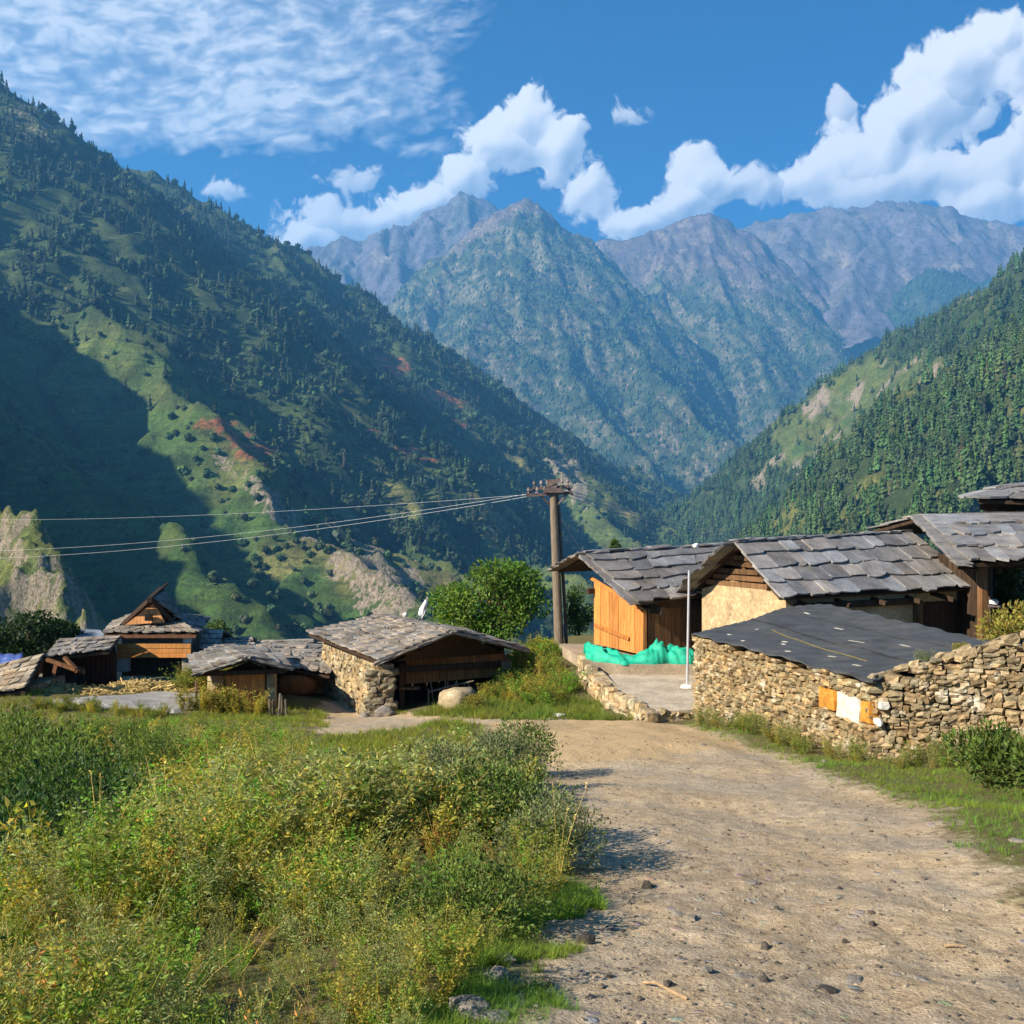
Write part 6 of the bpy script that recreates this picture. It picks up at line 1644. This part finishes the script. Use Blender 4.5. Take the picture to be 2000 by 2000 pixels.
def grass(poly_list, n, seed, hr, label, tint, avoid=True):
    r = np.random.default_rng(seed); X, Yv = [], []
    for poly, share in poly_list:
        px = [p[0] for p in poly]; py = [p[1] for p in poly]; m = int(n * share * 6)
        x, y = r.uniform(min(px), max(px), m), r.uniform(min(py), max(py), m)
        s = poly_sd(x, y, poly) + .3 * fbm(x / .5, y / .5, 3, seed) + .35 * fbm(x / 1.4, y / 1.4, 2, seed + 1)
        if avoid: s = np.minimum(s, .25 - (poly_sd(x, y, PATH) + .25 * fbm(x / .4, y / .4, 3, seed + 2)))
        ids = np.nonzero(s > .02)[0][:int(n * share)]; X.append(x[ids]); Yv.append(y[ids])
    x, y = np.concatenate(X), np.concatenate(Yv); k = len(x)
    sc = r.uniform(hr[0], hr[1], k) * (1 + .5 * fbm(x / .8, y / .8, 2, seed + 4)).clip(.4, 2)
    tn = np.array(tint)[None] * (1 + .22 * r.normal(size=(k, 1)).clip(-1.5, 1.5)) * (1 + .35 * fbm(x / 1.1, y / 1.1, 3, seed + 6)[:, None] * np.array([[1.0, .2, .1]]))
    scatter_stuff('grass', label, 'grass', GRS, x, y, sc, r.integers(0, len(GRS), k), tn, M['grass'], None, seed)
RSIDE = [(2.9, 3.0), (2.95, 5.2), (3.05, 6.8), (3.5, 8.2), (4.0, 10.0), (3.6, 11.4), (3.4, 12.6), (3.75, 13.8), (3.4, 16.0), (3.1, 18.6), (3.5, 19.6), (4.1, 17), (5.0, 14.3), (6.8, 13.4), (8, 12.8), (8.5, 8), (7, 3)]
LSTRIP = [(-.6, 2.0), (-.5, 3.6), (-.3, 4.8), (.15, 6.2), (.5, 6.3), (.2, 5.0), (.06, 3.9), (-.05, 2.2)]
BANK = [(-1.2, 22.2), (.0, 22.0), (1.2, 21.6), (2.6, 21.6), (2.2, 24), (1.6, 27), (1.4, 33), (-.6, 33), (.0, 29), (-.9, 27), (-2.6, 25.6), (-4.6, 27.2), (-5.2, 26.6), (-3.4, 25.0)]
grass([(RSIDE, .74), (LSTRIP, .26)], 24000, 701, (.03, .085), 'short green grass along both sides of the dirt track', (1.85, 1.8, 1.15))
grass([(BANK, 1.0)], 4200, 702, (.10, .26), 'grass on the bank between the middle house and the terrace', (1.8, 1.45, 1.1))
grass([([(-16, 23.2), (-7, 22.5), (-4.2, 20.5), (-1.4, 20.4), (-.6, 22.6), (-1.6, 24.6), (-3.8, 27.8), (-5.6, 28.6), (-7.8, 27.2), (-8.2, 25.2), (-12.6, 26.3), (-13, 29), (-17, 29)], .72), ([(-4.4, 14.5), (-.6, 14), (-.5, 18), (-1.2, 20.6), (-1.7, 20.3), (-2, 18.4), (-3.4, 18), (-4.4, 20)], .28)], 8500, 704, (.06, .17), 'rough yellowish grass around the lower houses and the yard', (2.0, 1.5, 1.0))
grass([(PATH, 1.0)], 420, 703, (.02, .05), 'sparse dry tufts in the trodden dirt', (1.6, 1.0, .9), False)
# weeds on the bank, at the wall's foot and behind the dry stone wall
def patch(poly, n, seed, kinds, hr, label, dens=None, name='weeds'):
    r = np.random.default_rng(seed); px = [p[0] for p in poly]; py = [p[1] for p in poly]
    x, y = r.uniform(min(px), max(px), n * 8), r.uniform(min(py), max(py), n * 8)
    s = poly_sd(x, y, poly) + .3 * fbm(x / .7, y / .7, 3, seed)
    ids = np.nonzero(s > .05)[0][:n]; x, y = x[ids], y[ids]; k = len(x)
    names = r.choice(list(kinds), k, p=np.array(list(kinds.values())) / sum(kinds.values()))
    which = np.array([r.choice(IDX[a]) for a in names]); sc = r.uniform(hr[0], hr[1], k) * (1 + .5 * fbm(x / 1.1, y / 1.1, 3, seed + 2)).clip(.4, 1.8)
    tn = np.array([[1.5, 1.4, 1.1]]) * (1 + .2 * r.normal(size=(k, 1)).clip(-1.5, 1.5))
    scatter_stuff(name, label, 'weeds', ALLT, x, y, sc, which, tn, M['weed_leaf'], None, seed)
patch([(-.9, 27.2), (.1, 25.4), (.9, 24.2), (1.5, 26.6), (1.5, 33), (.2, 34), (-.2, 29.5)], 520, 711, {'olive': 2, 'yellow': 1, 'herb': 2, 'dry': 2, 'bright': 1}, (.25, .58), 'tall yellowish weeds on the bank below the utility pole')
patch([(3.4, 19.2), (3.75, 18.8), (4.35, 15.9), (4.9, 14.0), (6.6, 13.0), (6.5, 12.4), (4.7, 13.2), (4.2, 14.6), (3.8, 16.4), (3.3, 18.6)], 230, 712, {'grey': 3, 'olive': 1, 'dry': 2, 'herb': 1}, (.10, .40), 'pale dry weeds growing at the foot of the stone walls')
patch([(5.6, 14.6), (6.6, 14.0), (9.5, 13.2), (10, 18), (8.6, 17.4)], 200, 713, {'yellow': 2, 'olive': 2, 'dry': 1}, (.3, .6), 'yellowish weeds on the earth behind the dry stone wall')
patch([(-13, 26.0), (-8.6, 24.6), (-8, 25.2), (-12.6, 26.5)], 120, 714, {'olive': 2, 'herb': 2, 'yellow': 1}, (.15, .35), 'weeds along the near edge of the threshing yard')
patch([(-8.4, 26), (-6.4, 25.6), (-6.2, 27.0), (-8.0, 27.0)], 70, 715, {'olive': 2, 'rust': 1, 'yellow': 1.5, 'dry': 1}, (.3, .75), 'weeds growing up the front of the orange doored shed')
patch([(-10.2, 32.2), (-8.8, 31.6), (-8.6, 30.6), (-10.2, 31.0)], 90, 716, {'olive': 2, 'herb': 1, 'dry': 1}, (.4, .8), 'weeds beside the straw before the shrine')

# ---- straw spread in front of the shrine
def straw():
    r = np.random.default_rng(31); n = 12000
    t = r.random(n); x = -14.0 + 4.8 * t + r.normal(size=n) * .3; y = 29.6 + 2.4 * t + r.normal(size=n) * .45
    mound = .30 * np.exp(-((y - (29.9 + 2.4 * t)) / .8) ** 2) * (.6 + .4 * np.sin(t * 14))
    z = gz(x, y) + mound * r.random(n) ** .4
    a = r.uniform(0, 3.14, n); L = r.uniform(.1, .3, n); d = np.stack([np.cos(a) * L, np.sin(a) * L, r.normal(size=n) * .05], 1)
    s = np.stack([-np.sin(a), np.cos(a), r.normal(size=n) * .6], 1) * .012
    p = np.stack([x, y, z], 1); V = np.stack([p - s, p + s, p + d + s, p + d - s], 1).reshape(-1, 3); F = np.arange(4 * n).reshape(-1, 4)
    C = np.repeat(np.array((.50, .36, .14))[None] * r.uniform(.5, 1.25, (n, 1)), 4, 0)
    tag(link('straw', np_mesh('straw', V, F, C, [M['straw']])), 'loose golden straw heaped along the yard before the shrine', 'straw', kind='stuff')
straw()

# ---- single shrubs
def shrub_mesh(seed, kind, n, R, H, leaf, col, var=.3):
    """foliage and stems of one shrub, built round its own base"""
    p = PT(seed); r = p.r; q = PT(seed + 1)
    cl = r.normal(size=(16, 3)); cl /= np.linalg.norm(cl, axis=1, keepdims=True); cl[:, 2] = np.abs(cl[:, 2]) * .9
    cl = cl * np.array([R, R, H * .62]) * r.uniform(.35, .85, (16, 1)) + np.array([0, 0, H * .3])
    for c in cl:
        m = n // 16; d = r.normal(size=(m, 3)); d /= np.linalg.norm(d, axis=1, keepdims=True)
        pos = c + d * r.uniform(.3, 1, (m, 1)) ** .5 * np.array([R * .45, R * .45, H * .30]); pos[:, 2] = np.maximum(pos[:, 2], .02)
        dirs = d + np.array([0, 0, .5]) + r.normal(size=(m, 3)) * .5
        p.leaves(pos, dirs, leaf, leaf * .45, np.array(col) * r.uniform(.75, 1.3), var)
        q.stem([(0, 0, -.05), c * np.array([.4, .4, .6]), c], .02, (.12, .085, .05))
    return p.get(), q.get()
SHV = {}
def shrub(kind, x, y, label, group=None, s=1.0, rz=None, z=None):
    if kind not in SHV:
        n, R, H, leaf, cname = {'round': (3000, .62, .95, .055, 'green'), 'grey_green': (3800, .55, .8, .042, 'grey'), 'yellowing': (1500, .5, .7, .07, 'yellow'), 'leafy': (1900, .7, 1.15, .11, 'green'), 'shade': (4600, .95, 1.5, .06, 'deep'), 'lush': (4200, .95, 1.5, .07, 'green')}[kind]  # 'shade' kind: the hollow's shade is put into its leaf colour
        (V, F, C), (V2, F2, C2) = shrub_mesh(800 + len(SHV) * 7, kind, n, R, H, leaf, GREENS[cname])
        SHV[kind] = (np_mesh('foliage', V, F, C, [M['leaf']]), np_mesh('stem', V2, F2, C2, [M['weed_leaf']]))
    r = random.Random(int(x * 1000 + y * 77))
    e = empty('shrub', (x, y, gz1(x, y) - .03 if z is None else z), label, 'shrub', group, r.uniform(0, 6.28) if rz is None else rz)
    e.scale = (s * r.uniform(.9, 1.12), s * r.uniform(.9, 1.12), s * r.uniform(.88, 1.1))
    for nm, me in zip(('foliage', 'stem'), SHV[kind]):
        o = bpy.data.objects.new(nm, me); COL.objects.link(o); o.parent = e
    return e
shrub('grey_green', .22, 6.55, 'grey green shrub leaning over the edge of the dirt track with a shadow on it', s=.72)
shrub('round', -.15, 7.1, 'dark green shrub behind the one leaning over the track', s=.8)
shrub('grey_green', -.1, 10.2, 'grey green shrub on the left track edge halfway along', s=.8)
shrub('grey_green', -.55, 8.6, 'dusty green shrub in the weeds near the left track edge', s=.8)
shrub('round', .1, 12.0, 'dark shrub on the far left edge of the track', s=.75)
shrub('round', -.2, 5.0, 'small dark shrub in the weeds at the lower middle', s=.55)
shrub('leafy', 5.3, 11.4, 'leafy green bush in front of the dry stone wall at the right edge', s=.72)
shrub('leafy', 5.55, 10.5, 'leafy green bush cut by the right edge of the photo', s=.68)
shrub('yellowing', 7.3, 15.0, 'yellow green bush behind the dry stone wall', s=1.0, z=-2.05)
shrub('yellowing', 8.1, 15.6, 'yellow green bush at the right edge behind the wall', s=1.15, z=-2.05)
shrub('yellowing', -.95, 25.2, 'pale yellow flowering plant at the bottom of the bank', s=.7)
def fits(x, y, hgt, u_off=0):
    """scale that keeps a shrub's top just under the line of sight to the houses"""
    u = 1000 + 2000 * x / y; vl = np.interp(u, [-300, 0, 350, 560, 640], [1372, 1376, 1388, 1402, 1450])
    return max(.25, min(1.5, (-(vl - 1000) / 2000 * y - gz1(x, y)) / hgt))
for k, (x, y, s) in enumerate(((-6.0, 14.6, 1.0), (-7.4, 16.4, 1), (-5.6, 16.2, .85), (-8.6, 18.2, 1), (-6.9, 18.6, .9), (-9.6, 20.2, 1), (-7.7, 14.2, 1.0), (-8.3, 21, .9), (-10.6, 22.0, 1), (-5.9, 19.6, .8), (-4.9, 14.0, .8), (-6.6, 12.9, 1), (-9.4, 16.6, 1))):
    shrub('lush', x, y, 'bright green shrub in the thicket at the left side of the bank', 'bright shrubs in the thicket on the left', s * fits(x, y, 1.45) * .95)
for k, (x, y, s) in enumerate(((-4.6, 10.2, .85), (-5.4, 11.2, 1), (-4.2, 9.0, .7), (-5.2, 12.4, .9), (-6.3, 11.6, 1), (-3.9, 7.8, .6), (-4.7, 8.6, .8), (-5.7, 9.9, .9))):
    shrub('shade', x, y, 'leafy shrub with shade put into its leaf colour in the hollow at the left edge', 'shrubs with shade in their leaf colour in the hollow', min(1.25, s * fits(x, y, 1.5)))

# ---- trees
def tree(name, u, vb, vt, Y, wpx, label, seed, n, leaf, col, clumps=26, squash=1.0, zbase=None, group=None):
    x = P(u, 0, Y).x; zt = P(0, vt, Y).z; zb = gz1(x, Y) if zbase is None else zbase; H = zt - zb; R = wpx / 2000 * Y / 2
    ch = min(H * .95, (P(0, vt, Y).z - P(0, vb, Y).z)); r = np.random.default_rng(seed)
    e = empty(name, (x, Y, zb), label, 'tree', group)
    p = PT(seed); cz = H - ch / 2
    cl = []
    while len(cl) < clumps:
        d = r.normal(size=3); d /= np.linalg.norm(d); q = d * r.uniform(.45, .80)
        cl.append(q * np.array([R, R, ch / 2 * squash]) + np.array([0, 0, cz]))
    mb = MB(); top = V3((0, 0, cz))
    mb.tube([(0, 0, -.3), (.03 * R, 0, H * .2), (.02 * R, .04 * R, cz)], [R * .11, R * .085, R * .05], 8)
    for c in cl:
        rr = r.uniform(.28, .44); m = n // clumps
        d = r.normal(size=(m, 3)); d /= np.linalg.norm(d, axis=1, keepdims=True)
        pos = c + d * r.uniform(.25, 1, (m, 1)) ** .4 * np.array([R * rr, R * rr, ch / 2 * rr])
        dirs = d * .8 + np.array([0, 0, -.15]) + r.normal(size=(m, 3)) * .5
        p.leaves(pos, dirs, leaf, leaf * .55, np.array(col) * r.uniform(.8, 1.25) * np.array([r.uniform(.9, 1.25), 1, 1]), .25)
        s = V3((0, 0, min(cz, max(H * .15, c[2] * .6)))); mb.tube([s, V3(c) * .55 + V3((0, 0, s.z * .3)), V3(c)], [R * .035, R * .022, R * .01], 5)
    V, F, C = p.get(); oc = bpy.data.objects.new('crown', np_mesh('crown', V, F, C, [M['leaf']])); COL.objects.link(oc); oc.parent = e
    mb.build('trunk', M['bark'], e, local=True)
    return e
tree('broadleaf_tree', 955, 1258, 1088, 37, 226, 'round bright green tree right of the middle house', 901, 11000, .15, (.105, .19, .024), 46)
tree('broadleaf_tree', 35, 1290, 1196, 38, 200, 'dark tree at the left edge behind the houses', 902, 5200, .16, (.022, .048, .014), 30)
tree('broadleaf_tree', 118, 1280, 1212, 40, 90, 'smaller dark tree left of the tin roof', 903, 2400, .15, (.026, .055, .016), 18)
tree('broadleaf_tree', 424, 1260, 1206, 44, 52, 'small light green tree behind the narrow house', 904, 1500, .13, (.07, .12, .03), 14)
tree('slender_tree', 1130, 1270, 1135, 38, 62, 'slender green tree between the pole and the orange hut', 905, 2600, .11, (.055, .11, .028), 22)
tree('slender_tree', 1195, 1120, 1048, 39, 36, 'tree top just showing over the orange hut roof', 906, 900, .12, (.06, .11, .02), 10)
tree('broadleaf_tree', 1978, 1262, 1085, 30, 110, 'green tree behind the wooden post at the right edge', 907, 4200, .12, (.045, .09, .022), 26)

# ---- stones on the track
def pebbles():
    r = np.random.default_rng(61); n = 7000
    rad = 2.6 + 14 * r.random(n) ** 1.9; ang = np.radians(r.uniform(-4, 36, n)); x, y = rad * np.sin(ang), rad * np.cos(ang)
    ok = poly_sd(x, y, PATH) > -.25 * r.random(n); x, y = x[ok], y[ok]; k = len(x)
    T = []
    for s in range(5):
        mb = MB(); mb.stone((0, 0, .25), (.6, 0, 0), (0, .45, 0), (0, 0, .32), s, (1, 1, 1), 0, .2, .6); T.append((np.array(mb.v), np.array(mb.f), np.array(mb.c)[:, :3]))
    sc = r.lognormal(-4.5, .5, k).clip(.005, .035)
    tn = np.where(r.random((k, 1)) < .55, np.array((.13, .105, .08))[None], np.array((.26, .21, .15))[None]) * r.uniform(.5, 1.3, (k, 1))
    pos = np.stack([x, y, gz(x, y) - sc * .22], 1); V, F, C = merge_scatter(T, pos, sc, r.uniform(0, 6.28, k), tn, r.integers(0, 5, k))
    tag(link('gravel', np_mesh('gravel', V, F, C, [mat_gravel])), 'loose gravel and clods strewn over the dirt track', 'gravel', kind='stuff')
mat_gravel = mat_tinted('gravel', (1, 1, 1), .95, .3, 20, 90, .4, .005)
pebbles()
STONES = [(1265, 1738, .10, .09, 1), (1350, 1800, .16, .05, 0), (1325, 1795, .1, .05, 0), (1495, 1858, .08, .08, 1), (1380, 1900, .10, .07, 0), (1493, 1918, .07, .06, 1), (1305, 1930, .09, .05, 1), (1450, 1912, .12, .03, 2), (1670, 1925, .12, .03, 2), (1615, 1938, .13, .04, 1), (1145, 1845, .12, .11, 1), (1125, 1780, .09, .08, 0),
          (985, 1885, .17, .10, 0), (970, 1915, .2, .12, 0), (1135, 1910, .07, .06, 2), (1190, 1815, .10, .03, 2), (1515, 1845, .05, .03, 0), (1470, 1730, .12, .04, 0), (1705, 1813, .07, .05, 1), (1650, 1845, .05, .04, 1), (1640, 1740, .06, .04, 1), (920, 1980, .25, .12, 0), (955, 1995, .2, .07, 2), (1510, 1820, .04, .03, 1), (1375, 1458, .14, .06, 0), (1610, 1490, .16, .09, 0), (1990, 1645, .18, .06, 2), (1905, 1710, .07, .05, 2), (1230, 1765, .05, .04, 1)]
for i, (u, v, w, h, c) in enumerate(STONES):
    w *= .8; h *= .7
    # where the line of sight meets the ground
    Y = 3.0
    for _ in range(200):
        p = P(u, v, Y)
        if p.z < gz1(p.x, p.y): break
        Y += .06 if Y < 8 else .15
    me_o = put_rock('stone', boulder_mesh('stone', w, w * .8, h * 1.1, 300 + i, M[('rock', 'dark_rock', 'rock')[c]], 2, .4), (p.x, p.y, gz1(p.x, p.y) + h * .08), None, None, None, i * 1.3)
    kind_ = ('grey', 'dark', 'pale flat')[c]
    tag(me_o, kind_ + ' stone lying on the dirt track and its edges', 'stone', kind_ + ' stones on the track')

# ---- small things lying about
def ground_hit(u, v, Y=3.0):
    for _ in range(400):
        p = P(u, v, Y)
        if p.z < gz1(p.x, p.y): break
        Y += .05 if Y < 8 else .12
    return V3((p.x, p.y, gz1(p.x, p.y)))
q = ground_hit(1092, 1399); put_rock('stone', boulder_mesh('stone', .32, .2, .09, 411, M['white_stone'], 2, .4), q + V3((0, 0, .02)), 'flat white stone in the grass left of the terrace', 'stone')
def twig(pts, r_, label):
    mb = MB(); mb.tube([ground_hit(u, v) + V3((0, 0, h)) for u, v, h in pts], r_, 5, (2.2, 1.9, 1.5)); tag(mb.build('twig', M['pole_wood']), label, 'twig')
twig([(1255, 1928, .01), (1280, 1945, .03), (1310, 1953, .02), (1342, 1955, .005)], .006, 'pale curved twig lying on the dirt track at the bottom')
twig([(1845, 1853, .01), (1862, 1857, .015), (1882, 1858, .008)], .007, 'short straight twig on the right part of the track')
shrub('grey_green', P(1808, 0, 14.75).x, 14.75, 'small green weed growing from the corner of the tarred roof', s=.42, z=P(0, 1306, 14.75).z - .05)
shrub('yellowing', P(1878, 0, 16.0).x, 16.0, 'thin yellowish weed at the rear edge of the tarred roof', s=.3, z=P(0, 1272, 16.0).z - .05)
